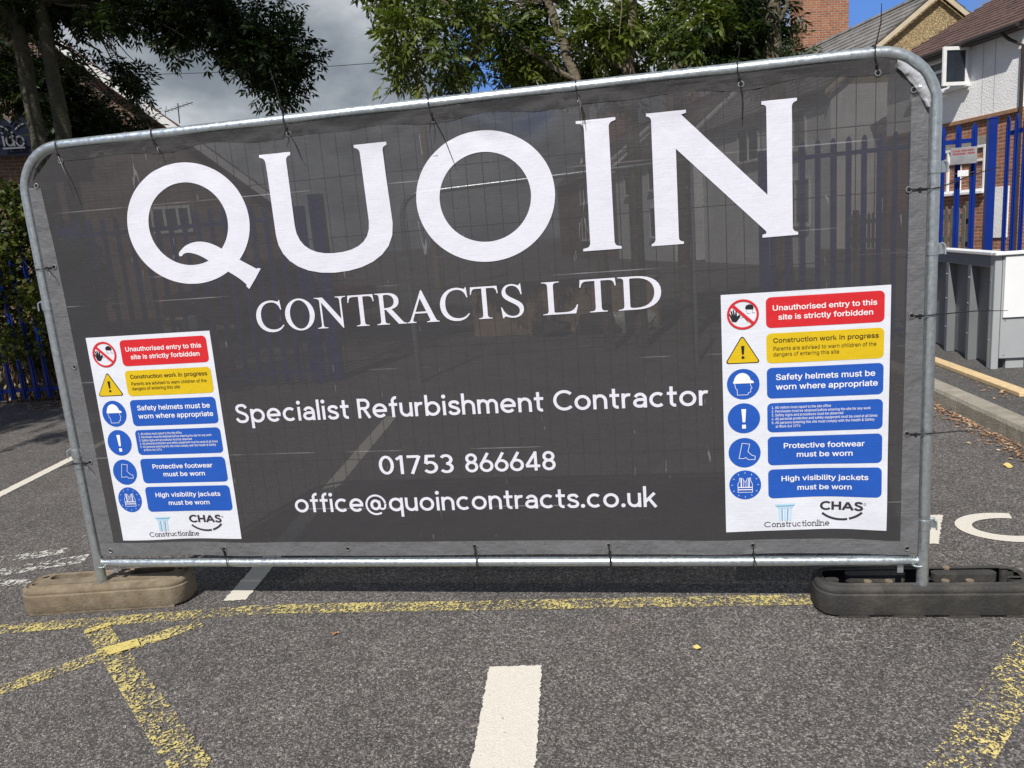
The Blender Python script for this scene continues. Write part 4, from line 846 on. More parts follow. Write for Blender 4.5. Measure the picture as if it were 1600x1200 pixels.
'5': (453, ((221, -10, 178, -5, 139, 8, 106, 30, 80, 58, 63, 92, 56, 133, 125, 133, 130, 110, 140, 91, 156, 75, 175, 63, 197, 55, 221, 53, 250, 56, 275, 67, 296, 84, 311, 106, 321, 132, 325, 162, 321, 193, 311, 220, 295, 242, 273, 259, 247, 270, 218, 274, 193, 272, 168, 266, 147, 256, 129, 243, 64, 250, 93, 512, 369, 512, 369, 449, 153, 449, 137, 304, 135, 304, 153, 317, 177, 328, 202, 334, 229, 337, 264, 333, 295, 324, 323, 308, 347, 287, 367, 262, 382, 232, 391, 199, 394, 163, 388, 116, 372, 74, 345, 39, 310, 13, 268, -4), )),
'7': (453, ((92, -3, 320, 449, 320, 449, 59, 449, 59, 512, 394, 512, 394, 448, 167, -3), )),
'9': (453, ((226, 519, 272, 513, 312, 497, 345, 470, 371, 436, 387, 394, 392, 347, 388, 309, 375, 269, 353, 223, 318, 167, 202, -3, 125, -3, 300, 251, 312, 250, 301, 232, 290, 219, 275, 208, 258, 199, 239, 193, 218, 192, 174, 197, 136, 211, 104, 235, 80, 267, 65, 307, 60, 352, 66, 397, 82, 438, 108, 471, 141, 497, 181, 513), (226, 457, 199, 454, 176, 443, 156, 427, 141, 406, 131, 380, 128, 352, 131, 322, 141, 297, 156, 276, 176, 260, 199, 250, 226, 246, 253, 250, 277, 260, 297, 275, 312, 296, 321, 322, 324, 350, 321, 380, 312, 406, 297, 427, 277, 443, 253, 454), )),
'A': (480, ((12, -3, 199, 512, 278, 512, 467, -3, 393, -3, 284, 302, 274, 333, 261, 371, 247, 419, 228, 481, 249, 481, 231, 418, 216, 370, 203, 332, 193, 302, 87, -3), (113, 145, 113, 196, 367, 196, 367, 145), )),
'H': (517, ((57, -3, 57, 512, 128, 512, 128, 292, 389, 292, 389, 512, 460, 512, 460, -3, 389, -3, 389, 229, 128, 229, 128, -3), )),
'P': (445, ((57, -3, 57, 512, 235, 512, 290, 506, 334, 490, 368, 464, 392, 431, 407, 392, 412, 348, 407, 304, 392, 264, 368, 230, 334, 205, 290, 188, 235, 183, 106, 183, 106, 245, 232, 245, 268, 249, 296, 259, 316, 274, 330, 295, 339, 320, 341, 348, 339, 376, 330, 400, 316, 420, 295, 436, 268, 446, 232, 449, 128, 449, 128, -3), )),
'S': (447, ((224, -12, 171, -7, 126, 6, 89, 29, 61, 58, 43, 95, 35, 140, 107, 140, 113, 111, 126, 90, 144, 73, 168, 62, 194, 55, 224, 52, 256, 55, 285, 63, 309, 76, 327, 94, 339, 115, 342, 139, 339, 160, 330, 177, 314, 191, 295, 202, 271, 211, 244, 219, 183, 236, 126, 258, 84, 287, 58, 325, 49, 372, 55, 414, 72, 450, 100, 479, 136, 501, 179, 514, 227, 519, 275, 514, 317, 500, 353, 479, 380, 450, 397, 416, 404, 375, 335, 375, 324, 410, 300, 435, 266, 450, 225, 456, 195, 453, 168, 445, 147, 433, 131, 416, 121, 397, 118, 376, 122, 353, 133, 336, 150, 322, 171, 311, 192, 303, 213, 296, 265, 282, 288, 275, 313, 266, 337, 255, 360, 240, 381, 222, 397, 199, 408, 171, 411, 139, 406, 98, 389, 62, 362, 31, 325, 8, 278, -7), )),
'W': (686, ((153, -3, 12, 512, 85, 512, 166, 197, 172, 172, 178, 146, 190, 94, 195, 67, 201, 37, 186, 37, 191, 67, 197, 94, 202, 120, 208, 146, 221, 197, 304, 512, 382, 512, 464, 197, 471, 172, 477, 146, 489, 94, 495, 68, 501, 37, 485, 37, 490, 67, 496, 94, 502, 120, 507, 146, 520, 197, 601, 512, 673, 512, 533, -3, 453, -3, 365, 322, 356, 355, 348, 391, 341, 430, 332, 478, 353, 478, 345, 432, 338, 394, 330, 358, 321, 322, 233, -3), )),
'a': (389, ((160, -12, 125, -8, 93, 2, 66, 19, 45, 43, 32, 73, 27, 108, 31, 138, 41, 163, 56, 181, 76, 196, 99, 206, 125, 214, 151, 219, 178, 223, 233, 230, 251, 233, 264, 237, 270, 244, 273, 255, 273, 257, 270, 278, 264, 295, 253, 309, 238, 319, 219, 326, 196, 328, 171, 326, 150, 320, 133, 310, 120, 299, 110, 286, 102, 270, 37, 289, 55, 324, 77, 348, 103, 366, 132, 378, 163, 385, 194, 387, 216, 386, 240, 382, 264, 375, 287, 363, 308, 345, 325, 322, 336, 291, 340, 251, 340, -3, 274, -3, 274, 49, 274, 49, 267, 37, 254, 22, 237, 9, 216, -2, 191, -9), (170, 48, 201, 52, 226, 61, 246, 76, 261, 95, 270, 116, 273, 138, 273, 185, 271, 183, 260, 179, 247, 176, 232, 173, 201, 168, 176, 165, 155, 161, 135, 156, 119, 148, 106, 137, 98, 123, 95, 105, 97, 88, 104, 74, 116, 63, 131, 55, 149, 50), )),
'b': (424, ((229, -11, 197, -8, 171, 1, 151, 14, 136, 29, 124, 44, 117, 56, 115, 56, 115, -3, 50, -3, 50, 512, 117, 512, 117, 322, 117, 322, 124, 333, 135, 348, 150, 362, 170, 375, 196, 384, 229, 387, 275, 381, 315, 363, 348, 334, 372, 294, 388, 245, 393, 189, 388, 132, 373, 83, 348, 43, 315, 14, 275, -5), (220, 50, 252, 54, 278, 68, 298, 89, 313, 118, 322, 151, 325, 189, 322, 227, 313, 260, 298, 288, 278, 309, 252, 322, 220, 327, 189, 322, 163, 310, 143, 289, 128, 262, 119, 228, 116, 189, 119, 150, 128, 116, 143, 88, 163, 67, 189, 54), )),
'c': (396, ((207, -11, 158, -5, 115, 14, 80, 44, 53, 84, 37, 132, 31, 187, 37, 244, 53, 292, 80, 332, 115, 362, 158, 381, 207, 387, 235, 386, 261, 380, 285, 371, 307, 358, 326, 343, 342, 324, 355, 302, 366, 275, 301, 258, 295, 275, 288, 287, 279, 299, 268, 308, 255, 316, 241, 322, 225, 326, 207, 327, 174, 322, 147, 308, 126, 286, 111, 257, 102, 224, 99, 187, 102, 152, 111, 119, 126, 90, 147, 68, 174, 54, 207, 49, 225, 51, 242, 54, 256, 60, 269, 68, 280, 78, 289, 90, 296, 104, 302, 121, 367, 105, 357, 77, 344, 54, 327, 35, 308, 19, 286, 6, 262, -4, 235, -9), )),
'd': (424, ((195, -11, 150, -5, 110, 14, 77, 43, 52, 83, 36, 132, 31, 189, 36, 245, 52, 294, 77, 334, 110, 363, 150, 381, 196, 387, 228, 384, 254, 375, 274, 362, 290, 348, 301, 333, 308, 322, 308, 322, 308, 512, 375, 512, 375, -3, 310, -3, 310, 56, 308, 56, 301, 44, 289, 29, 274, 14, 254, 1, 228, -8), (205, 50, 235, 54, 261, 67, 282, 88, 297, 116, 306, 150, 309, 189, 306, 228, 297, 262, 282, 289, 262, 310, 236, 322, 205, 327, 173, 322, 146, 309, 126, 288, 111, 260, 102, 227, 99, 189, 102, 151, 111, 118, 126, 89, 147, 68, 173, 54), )),
'e': (404, ((212, -11, 160, -5, 115, 14, 79, 44, 53, 84, 37, 132, 31, 187, 36, 242, 53, 291, 79, 331, 113, 362, 156, 381, 205, 387, 236, 385, 267, 377, 296, 363, 321, 343, 343, 316, 360, 283, 371, 242, 374, 194, 374, 166, 72, 166, 72, 224, 341, 222, 307, 197, 304, 237, 295, 267, 281, 292, 261, 311, 236, 323, 205, 327, 174, 323, 148, 311, 127, 292, 112, 268, 102, 241, 99, 211, 99, 178, 103, 139, 113, 108, 130, 82, 153, 64, 180, 53, 212, 49, 234, 51, 253, 56, 269, 64, 283, 75, 295, 89, 304, 109, 369, 93, 356, 62, 337, 37, 313, 17, 284, 2, 250, -8), )),
'f': (254, ((231, 382, 231, 324, 3, 324, 3, 382), (78, -3, 78, 432, 81, 462, 93, 488, 111, 507, 134, 522, 160, 530, 187, 533, 207, 532, 223, 530, 235, 527, 246, 523, 229, 465, 214, 469, 206, 470, 195, 471, 172, 468, 157, 458, 148, 442, 145, 418, 145, -3), )),
'g': (425, ((207, -154, 167, -151, 133, -142, 104, -129, 80, -112, 62, -92, 46, -68, 102, -37, 113, -51, 124, -64, 138, -76, 155, -85, 178, -92, 207, -94, 248, -89, 280, -73, 301, -45, 308, -6, 308, 65, 308, 65, 300, 54, 289, 39, 274, 25, 254, 13, 228, 5, 195, 2, 151, 7, 111, 24, 78, 51, 52, 89, 36, 136, 31, 191, 36, 247, 52, 295, 77, 334, 111, 363, 151, 381, 196, 387, 229, 384, 255, 376, 275, 363, 290, 348, 302, 333, 309, 322, 310, 322, 310, 382, 375, 382, 375, -9, 370, -55, 353, -92, 326, -119, 292, -139, 251, -150), (205, 62, 236, 66, 262, 78, 282, 97, 297, 122, 306, 154, 309, 193, 306, 230, 297, 263, 282, 290, 262, 310, 236, 323, 205, 327, 173, 322, 147, 309, 126, 288, 111, 261, 102, 229, 99, 193, 102, 156, 112, 124, 127, 98, 147, 78, 173, 66), )),
'h': (410, ((117, 227, 117, -3, 50, -3, 50, 512, 117, 512, 117, 284, 98, 284, 121, 334, 150, 365, 186, 382, 227, 387, 264, 383, 297, 371, 323, 351, 343, 322, 356, 285, 360, 240, 360, -3, 293, -3, 293, 235, 287, 274, 271, 302, 245, 320, 210, 326, 185, 323, 162, 315, 143, 301, 129, 281, 120, 257), )),
'i': (167, ((50, -3, 50, 382, 117, 382, 117, -3), (84, 440, 66, 443, 52, 452, 42, 466, 38, 483, 42, 500, 52, 514, 66, 524, 84, 527, 101, 524, 116, 514, 126, 500, 129, 483, 126, 466, 116, 452, 101, 443), )),
'k': (381, ((112, 141, 113, 209, 122, 209, 286, 376, 356, 378, 183, 202, 176, 202), (50, -3, 50, 512, 117, 512, 117, -3), (293, -3, 144, 186, 191, 233, 377, -2), )),
'l': (189, ((139, -5, 100, 0, 72, 18, 55, 46, 50, 84, 50, 512, 117, 512, 117, 99, 118, 77, 123, 64, 131, 57, 146, 55, 160, 56, 172, 58, 184, 0, 162, -4, 151, -5), )),
'm': (610, ((50, -3, 50, 382, 115, 382, 115, 292, 103, 292, 115, 324, 130, 348, 149, 366, 171, 379, 194, 387, 219, 389, 258, 383, 289, 363, 311, 333, 325, 292, 308, 292, 319, 322, 335, 345, 355, 364, 379, 378, 407, 386, 437, 389, 469, 385, 499, 374, 524, 356, 543, 330, 556, 296, 560, 255, 560, -3, 493, -3, 493, 253, 487, 288, 471, 310, 446, 323, 419, 327, 395, 325, 376, 317, 360, 305, 348, 289, 341, 269, 338, 247, 338, -3, 271, -3, 271, 260, 266, 287, 251, 309, 228, 323, 199, 327, 179, 325, 159, 317, 142, 305, 128, 288, 120, 265, 117, 238, 117, -3), )),
'n': (410, ((117, 227, 117, -3, 50, -3, 50, 382, 115, 382, 115, 284, 98, 284, 121, 334, 150, 365, 186, 382, 227, 387, 264, 383, 296, 371, 323, 351, 343, 322, 356, 285, 360, 240, 360, -3, 293, -3, 293, 235, 287, 274, 271, 302, 245, 320, 210, 326, 185, 323, 162, 315, 143, 301, 129, 281, 120, 257), )),
'o': (415, ((207, -11, 158, -5, 115, 14, 80, 44, 53, 84, 37, 132, 31, 187, 37, 244, 53, 292, 80, 332, 115, 362, 158, 381, 207, 387, 257, 381, 300, 362, 336, 332, 362, 292, 379, 244, 384, 187, 379, 132, 362, 84, 336, 44, 300, 14, 257, -5), (207, 49, 241, 54, 268, 68, 289, 90, 304, 119, 313, 152, 316, 187, 313, 224, 304, 257, 289, 286, 268, 308, 241, 322, 207, 327, 174, 322, 147, 308, 126, 286, 111, 257, 102, 224, 99, 187, 102, 152, 111, 119, 126, 90, 147, 68, 174, 54), )),
'p': (424, ((50, -146, 50, 382, 115, 382, 115, 322, 117, 322, 124, 333, 135, 348, 150, 362, 170, 375, 196, 384, 229, 387, 275, 381, 315, 363, 348, 334, 372, 294, 388, 245, 393, 189, 388, 132, 373, 83, 348, 43, 315, 14, 275, -5, 229, -11, 197, -8, 171, 1, 151, 14, 136, 29, 124, 44, 117, 56, 117, 56, 117, -146), (220, 50, 252, 54, 278, 68, 298, 89, 313, 118, 322, 151, 325, 189, 322, 227, 313, 260, 298, 288, 278, 309, 252, 322, 220, 327, 189, 322, 163, 310, 143, 289, 128, 262, 119, 228, 116, 189, 119, 150, 128, 116, 143, 88, 163, 67, 189, 54), )),
'q': (424, ((375, -146, 308, -146, 308, 56, 308, 56, 300, 44, 289, 29, 274, 14, 254, 1, 228, -8, 195, -11, 150, -5, 110, 14, 77, 43, 52, 83, 36, 132, 31, 189, 36, 245, 52, 294, 77, 334, 110, 363, 150, 381, 196, 387, 228, 384, 254, 375, 274, 362, 290, 348, 301, 333, 308, 322, 310, 322, 310, 382, 375, 382), (205, 50, 235, 54, 261, 67, 282, 88, 297, 116, 306, 150, 309, 189, 306, 228, 297, 262, 282, 289, 262, 310, 236, 322, 205, 327, 173, 322, 146, 309, 126, 288, 111, 260, 102, 227, 99, 189, 102, 151, 111, 118, 126, 89, 147, 68, 173, 54), )),
'r': (259, ((50, -3, 50, 382, 115, 382, 115, 324, 114, 324, 128, 349, 151, 370, 180, 383, 213, 388, 229, 387, 246, 387, 246, 319, 230, 321, 219, 322, 207, 323, 182, 320, 161, 312, 142, 299, 128, 282, 120, 261, 117, 237, 117, -3), )),
's': (365, ((182, -11, 144, -8, 111, 1, 83, 15, 59, 36, 43, 62, 32, 96, 96, 110, 108, 81, 126, 63, 151, 52, 181, 48, 216, 53, 243, 65, 259, 82, 265, 103, 262, 120, 252, 134, 235, 144, 211, 152, 148, 167, 103, 183, 70, 206, 50, 236, 44, 274, 48, 306, 63, 333, 85, 356, 114, 373, 148, 384, 187, 387, 224, 384, 255, 375, 281, 361, 301, 341, 316, 318, 328, 288, 266, 274, 256, 296, 241, 313, 219, 325, 187, 330, 157, 326, 133, 314, 117, 298, 112, 277, 115, 259, 126, 246, 145, 235, 173, 226, 230, 212, 276, 196, 308, 174, 328, 143, 334, 107, 329, 74, 315, 45, 292, 22, 261, 4, 224, -7), )),
't': (227, ((207, 382, 207, 324, 3, 324, 3, 382), (62, 474, 129, 474, 129, 98, 131, 77, 138, 63, 151, 56, 170, 53, 185, 54, 204, 57, 217, 0, 204, -4, 192, -6, 180, -7, 168, -7, 124, -1, 90, 19, 69, 51, 62, 93), )),
'u': (410, ((182, -8, 146, -4, 113, 8, 87, 29, 66, 57, 54, 94, 50, 139, 50, 382, 117, 382, 117, 144, 122, 106, 139, 77, 165, 59, 200, 53, 225, 56, 248, 65, 266, 79, 281, 98, 290, 123, 293, 153, 293, 382, 360, 382, 360, -3, 295, -3, 295, 95, 312, 95, 288, 45, 259, 14, 223, -3), )),
'v': (389, ((160, -3, 13, 382, 86, 382, 168, 156, 180, 122, 190, 88, 199, 54, 210, 18, 180, 18, 191, 54, 200, 88, 210, 122, 221, 156, 303, 382, 376, 382, 228, -3), )),
'w': (567, ((135, -3, 18, 382, 89, 382, 136, 215, 146, 178, 157, 137, 167, 92, 179, 38, 161, 38, 172, 91, 183, 135, 193, 177, 203, 215, 250, 382, 319, 382, 364, 214, 374, 177, 384, 136, 395, 92, 406, 38, 388, 38, 399, 91, 410, 136, 421, 177, 431, 215, 478, 382, 549, 382, 432, -3, 366, -3, 316, 171, 302, 224, 295, 252, 288, 280, 273, 341, 294, 341, 280, 280, 265, 224, 258, 197, 251, 171, 201, -3), )),
'y': (389, ((44, -141, 59, -82, 72, -84, 88, -87, 103, -86, 116, -81, 128, -72, 139, -57, 148, -34, 159, -1, 13, 382, 86, 382, 168, 156, 180, 122, 190, 88, 199, 54, 210, 18, 180, 18, 190, 54, 200, 88, 210, 122, 221, 156, 303, 382, 376, 382, 207, -59, 194, -87, 179, -109, 161, -126, 141, -138, 117, -146, 92, -148, 77, -148, 64, -146, 54, -144), )),
' ': (188, ()),
},
}
GLYPHS = {}
def glyph_tris(ch, face):
    """triangles of one sign letter; outlines that cross themselves are filled by winding number"""
    if (ch, face) in GLYPHS: return GLYPHS[(ch, face)]
    loops = [[(lp[i], lp[i + 1]) for i in range(0, len(lp), 2)] for lp in FD[face][ch][1] if len(lp) >= 6]
    vs_, es = [], []
    for lp in loops:
        k = len(vs_); n = len(lp)
        vs_ += [Vector(p) for p in lp]; es += [(k + i, k + (i + 1) % n) for i in range(n)]
    vv, tt = [], []
    if vs_:
        r = delaunay_2d_cdt(vs_, es, [], 0, 0.5)
        vv = [tuple(v) for v in r[0]]
        for f in r[2]:
            cx = sum(vv[i][0] for i in f) / 3; cy = sum(vv[i][1] for i in f) / 3; wn_ = 0
            for lp in loops:
                for (ax, ay), (bx, by) in zip(lp, lp[1:] + lp[:1]):
                    if (ay > cy) != (by > cy) and ax + (cy - ay) * (bx - ax) / (by - ay) > cx: wn_ += 1 if by > ay else -1
            if wn_: tt.append(tuple(f))
    GLYPHS[(ch, face)] = (vv, tt)
    return vv, tt
def ink_text(txt, bold, x0, x1, z, cap):
    """grotesque sign lettering fitted between x0 and x1"""
    f = FD['b' if bold else 'r']; k = cap / (0.515 if bold else 0.50); adv = 0; items = []
    for ch in txt: items.append((ch, adv)); adv += f[ch][0]
    kx = (x1 - x0) / (adv / 1000 - 0.03)
    out_ = []
    for (ch, ax) in items:
        vv, tt = glyph_tris(ch, 'b' if bold else 'r')
        if tt: out_.append(('T', [(x0 + (ax + a) / 1000 * kx, z + b / 1000 * k) for a, b in vv], tt))
    return out_

# QUOIN
ZB, ZT = 1.4415, 1.8965
tailq = path('M -0.808 1.504 L -0.749 1.4685 L -0.7445 1.4715 L -0.7315 1.4685 L -0.760 1.431 L -0.792 1.392 L -0.8025 1.4025 L -0.801 1.410 C -0.820 1.432 -0.845 1.449 -0.872 1.4665 L -0.945 1.5115 C -0.975 1.5350 -1.005 1.5500 -1.036 1.5525 C -1.050 1.5520 -1.056 1.5490 -1.061 1.5430 C -1.067 1.5390 -1.074 1.5400 -1.075 1.5460 C -1.076 1.553 -1.070 1.560 -1.062 1.5650 C -1.045 1.582 -1.020 1.591 -0.985 1.5922 C -0.945 1.592 -0.910 1.574 -0.879 1.5525 Z'.replace('Z', ''))
def serif_u(xl, xr, z, up):
    return []
U_ = path('''M -0.675 1.8955 L -0.548 1.8955 L -0.548 1.8855 L -0.557 1.8810 C -0.5635 1.878 -0.5665 1.872 -0.5665 1.864
 L -0.5665 1.622 C -0.5665 1.545 -0.510 1.5055 -0.424 1.5055 C -0.325 1.5055 -0.266 1.538 -0.266 1.615 L -0.2705 1.864 C -0.2705 1.876 -0.277 1.882 -0.2905 1.8855 L -0.2905 1.8955
 L -0.164 1.8955 L -0.164 1.8855 L -0.173 1.8810 C -0.180 1.878 -0.1815 1.872 -0.1815 1.862 L -0.173 1.600 C -0.173 1.487 -0.285 1.4310 -0.427 1.4310 C -0.570 1.4310 -0.6485 1.500 -0.6485 1.590
 L -0.6515 1.862 C -0.6515 1.875 -0.658 1.8825 -0.675 1.8855''')
def bar_letter(x0, x1, s0, s1):
    """serifed upright: serif span x0..x1, stem s0..s1"""
    return path(f'''M {x0} {ZT} L {x1} {ZT} L {x1} {ZT-.0095} L {x1-.012} {ZT-.013} C {s1+.003} {ZT-.017} {s1} {ZT-.024} {s1} {ZT-.032}
 L {s1} {ZB+.030} C {s1} {ZB+.018} {s1+.006} {ZB+.012} {s1+.014} {ZB+.011} L {x1} {ZB+.0085} L {x1} {ZB} L {x0} {ZB} L {x0} {ZB+.0085} L {s0-.010} {ZB+.012} C {s0-.003} {ZB+.016} {s0} {ZB+.020} {s0} {ZB+.032}
 L {s0} {ZT-.032} C {s0} {ZT-.022} {s0-.004} {ZT-.014} {s0-.012} {ZT-.0115} L {x0} {ZT-.0095}''')
N_ = path(f'''M 0.786 {ZT} L 0.922 {ZT} L 0.922 {ZT-.0095} L 0.905 {ZT-.0145} L 1.1885 1.588 L 1.1885 {ZT-.022} C 1.1885 {ZT-.013} 1.183 {ZT-.010} 1.173 {ZT-.0085} L 1.173 {ZT+.002} L 1.288 {ZT+.002} L 1.288 {ZT-.0075}
 C 1.277 {ZT-.010} 1.2715 {ZT-.016} 1.2715 {ZT-.026} L 1.2715 {ZB+.030} C 1.2715 {ZB+.019} 1.278 {ZB+.014} 1.289 {ZB+.012} L 1.289 {ZB+.002} L 1.170 {ZB+.001} L 1.170 {ZB+.011} L 1.181 {ZB+.0135} C 1.185 {ZB+.016} 1.184 {ZB+.022} 1.177 {ZB+.028}
 L 0.8835 1.770 L 0.8835 {ZB+.024} C 0.8835 {ZB+.014} 0.889 {ZB+.010} 0.900 {ZB+.0085} L 0.900 {ZB} L 0.787 {ZB} L 0.787 {ZB+.0075} C 0.797 {ZB+.010} 0.8015 {ZB+.015} 0.8015 {ZB+.027} L 0.8025 {ZT-.028} C 0.8025 {ZT-.016} 0.797 {ZT-.011} 0.786 {ZT-.0095}''')
polys = [[ell(-1.017, 1.6635, 0.2655, 0.2355, 96), ell(-1.0155, 1.663, 0.1725, 0.1605, 80)], [tailq], [U_],
         [ell(0.190, 1.6645, 0.2615, 0.2350, 96), ell(0.191, 1.664, 0.1725, 0.1610, 80)], [bar_letter(0.541, 0.680, 0.568, 0.6555)], [N_]]
cloth('heading_letters', polys, 0.0022, M['letter_white'], bn, inc=0.00015)
# CONTRACTS LTD, a book-face roman; capital height 100
RM_ = {
 'C': (['M 91 102 L 94 70 L 91 70 C 86 88 76 95.5 60 95.5 C 36 95.5 21 78 21 50 C 21 23 37 6.5 62 6.5 C 76 6.5 86 11 95 21 L 97.5 18.5 C 88 5 76 -2 57 -2 C 25 -2 4 20 4 49 C 4 79 27 102 58 102 C 72 102 80 97 84 97 C 87 97 87.5 99 88.5 102'], 100.8),
 'O': ('ell', 109),
 'N': (['M 0 100 L 28 100 L 84.5 28 L 84.5 86 C 84.5 95 81 97 71 97.5 L 71 100 L 106 100 L 106 97.5 C 95 97 90.5 95 90.5 84 L 90.5 -1.7 L 88 -1.7 L 22.5 84 L 22.5 14 C 22.5 4 26 2.8 37 2.5 L 37 0 L 2 0 L 2 2.5 C 13 3 16.5 6 16.5 14 L 16.5 91 C 11 96.5 8 97.5 0 97.5'], 109),
 'T': (['M 4 100 L 88 100 L 90 77 L 87 77 C 85 91 81 94.5 70 94.5 L 53.5 94.5 L 53.5 16 C 53.5 5 55.5 2.8 67.5 2.5 L 67.5 0 L 25 0 L 25 2.5 C 37 3 39.2 5 39.2 16 L 39.2 94.5 L 22 94.5 C 11 94.5 7 91 5 77 L 2 77'], 92),
 'R': (['M 2 100 L 42 100 C 66 100 80 90 80 74 C 80 60 70 51 54 48.5 L 87 9 C 91 4 95 2.8 101 2.5 L 101 0 L 74 0 L 35 47.3 L 30 47.3 L 30 15 C 30 5 32 3 44 2.5 L 44 0 L 2 0 L 2 2.5 C 14 3 16 6 16 15 L 16 85 C 16 94 14 97 2 97.5', 'M 30 91 C 30 94 32 94.5 39 94.5 C 55 94.5 64 86 64 74 C 64 60 54 53 36 52.5 L 30 52.5'], 100.8),
 'A': (['M 53 102 L 56 102 L 94 13 C 98 4 101 2.8 107 2.5 L 107 0 L 66 0 L 66 2.5 C 77 3 79 5 75 14 L 69 29 L 29 29 L 22.5 13 C 19.5 6 20.5 3 31 2.5 L 31 0 L 2 0 L 2 2.5 C 9 3.2 11 5 16 16', 'M 49 77 L 31.5 34.5 L 66.5 34.5'], 109),
 'S': (['M 70 102 L 72 69 L 69 69 C 65 88 55 97 41 97 C 29 97 22 90 22 81 C 22 72 28 66 46 57 C 66 47 76 40 76 25 C 76 9 62 -2 43 -2 C 30 -2 23 3 17 3 C 14 3 13 1 12 -2 L 9 -2 L 5 32 L 8 32 C 15 12 27 3.5 42 3.5 C 55 3.5 63 10 63 20 C 63 30 56 36 42 43.5 C 21 54 10 62 10 76 C 10 91 23 102 40 102 C 51 102 57 97.5 62 97.5 C 65 97.5 66 99 67 102'], 84),
 'L': (['M 2 100 L 45 100 L 45 97.5 C 31 97 30 94 30 84 L 30 10 C 30 6.5 31.5 5.5 36 5.5 L 54 5.5 C 72 5.5 80 10 86 27 L 89 27 L 83 0 L 2 0 L 2 2.5 C 14 3 16 6 16 15 L 16 85 C 16 94 14 97 2 97.5'], 92),
 'D': (['M 2 100 L 46 100 C 82 100 104 82 104 51 C 104 20 84 0 46 0 L 2 0 L 2 2.5 C 14 3 16 6 16 15 L 16 85 C 16 94 14 97 2 97.5', 'M 30 90 C 30 94 31.5 94.5 42 94.5 C 72 94.5 88 78 88 51 C 88 23 72 5.5 44 5.5 C 33 5.5 30 6.5 30 12'], 109),
}
def roman(txt, x0, x1, z, cap):
    k = cap / 100; adv = 0; items = []
    for ch in txt: items.append((ch, adv)); adv += RM_[ch][1]
    kx = (x1 - x0) / (adv - 6); o = []
    for ch, ax in items:
        lp = [ell(54.5, 50, 50.5, 52, 48), ell(54.5, 50, 33.5, 46.5, 44)] if RM_[ch][0] == 'ell' else [path(q) for q in RM_[ch][0]]
        o.append([[(x0 + (ax - 3 + px) * kx, z + pz * k) for px, pz in l] for l in lp])
    return o
CZ, CH = 1.2165, 0.122
cloth('subheading_word', roman('CONTRACTS', -0.781, 0.312, CZ, CH), 0.0022, M['letter_white'], bn)
cloth('subheading_word', roman('LTD', 0.379, 0.817, CZ, CH), 0.0022, M['letter_white'], bn)
cloth('lettering_line', sans_text('Specialist Refurbishment Contractor', -0.934, 0.970, 0.8455, 0.0575, 20, 13), 0.0022, M['letter_white'], bn, 0, 0.000004)
cloth('number_group', sans_text('01753', -0.338, -0.026, 0.6075, 0.0560, 19.5, 12), 0.0022, M['letter_white'], bn, 0, 0.000008)
cloth('number_group', sans_text('866648', 0.022, 0.384, 0.6075, 0.0560, 19.5, 10), 0.0022, M['letter_white'], bn, 0, 0.000008)
cloth('lettering_line', sans_text('office@quoincontracts.co.uk', -0.728, 0.764, 0.4500, 0.0575, 19.5, 12), 0.0022, M['letter_white'], bn, 0, 0.000005)

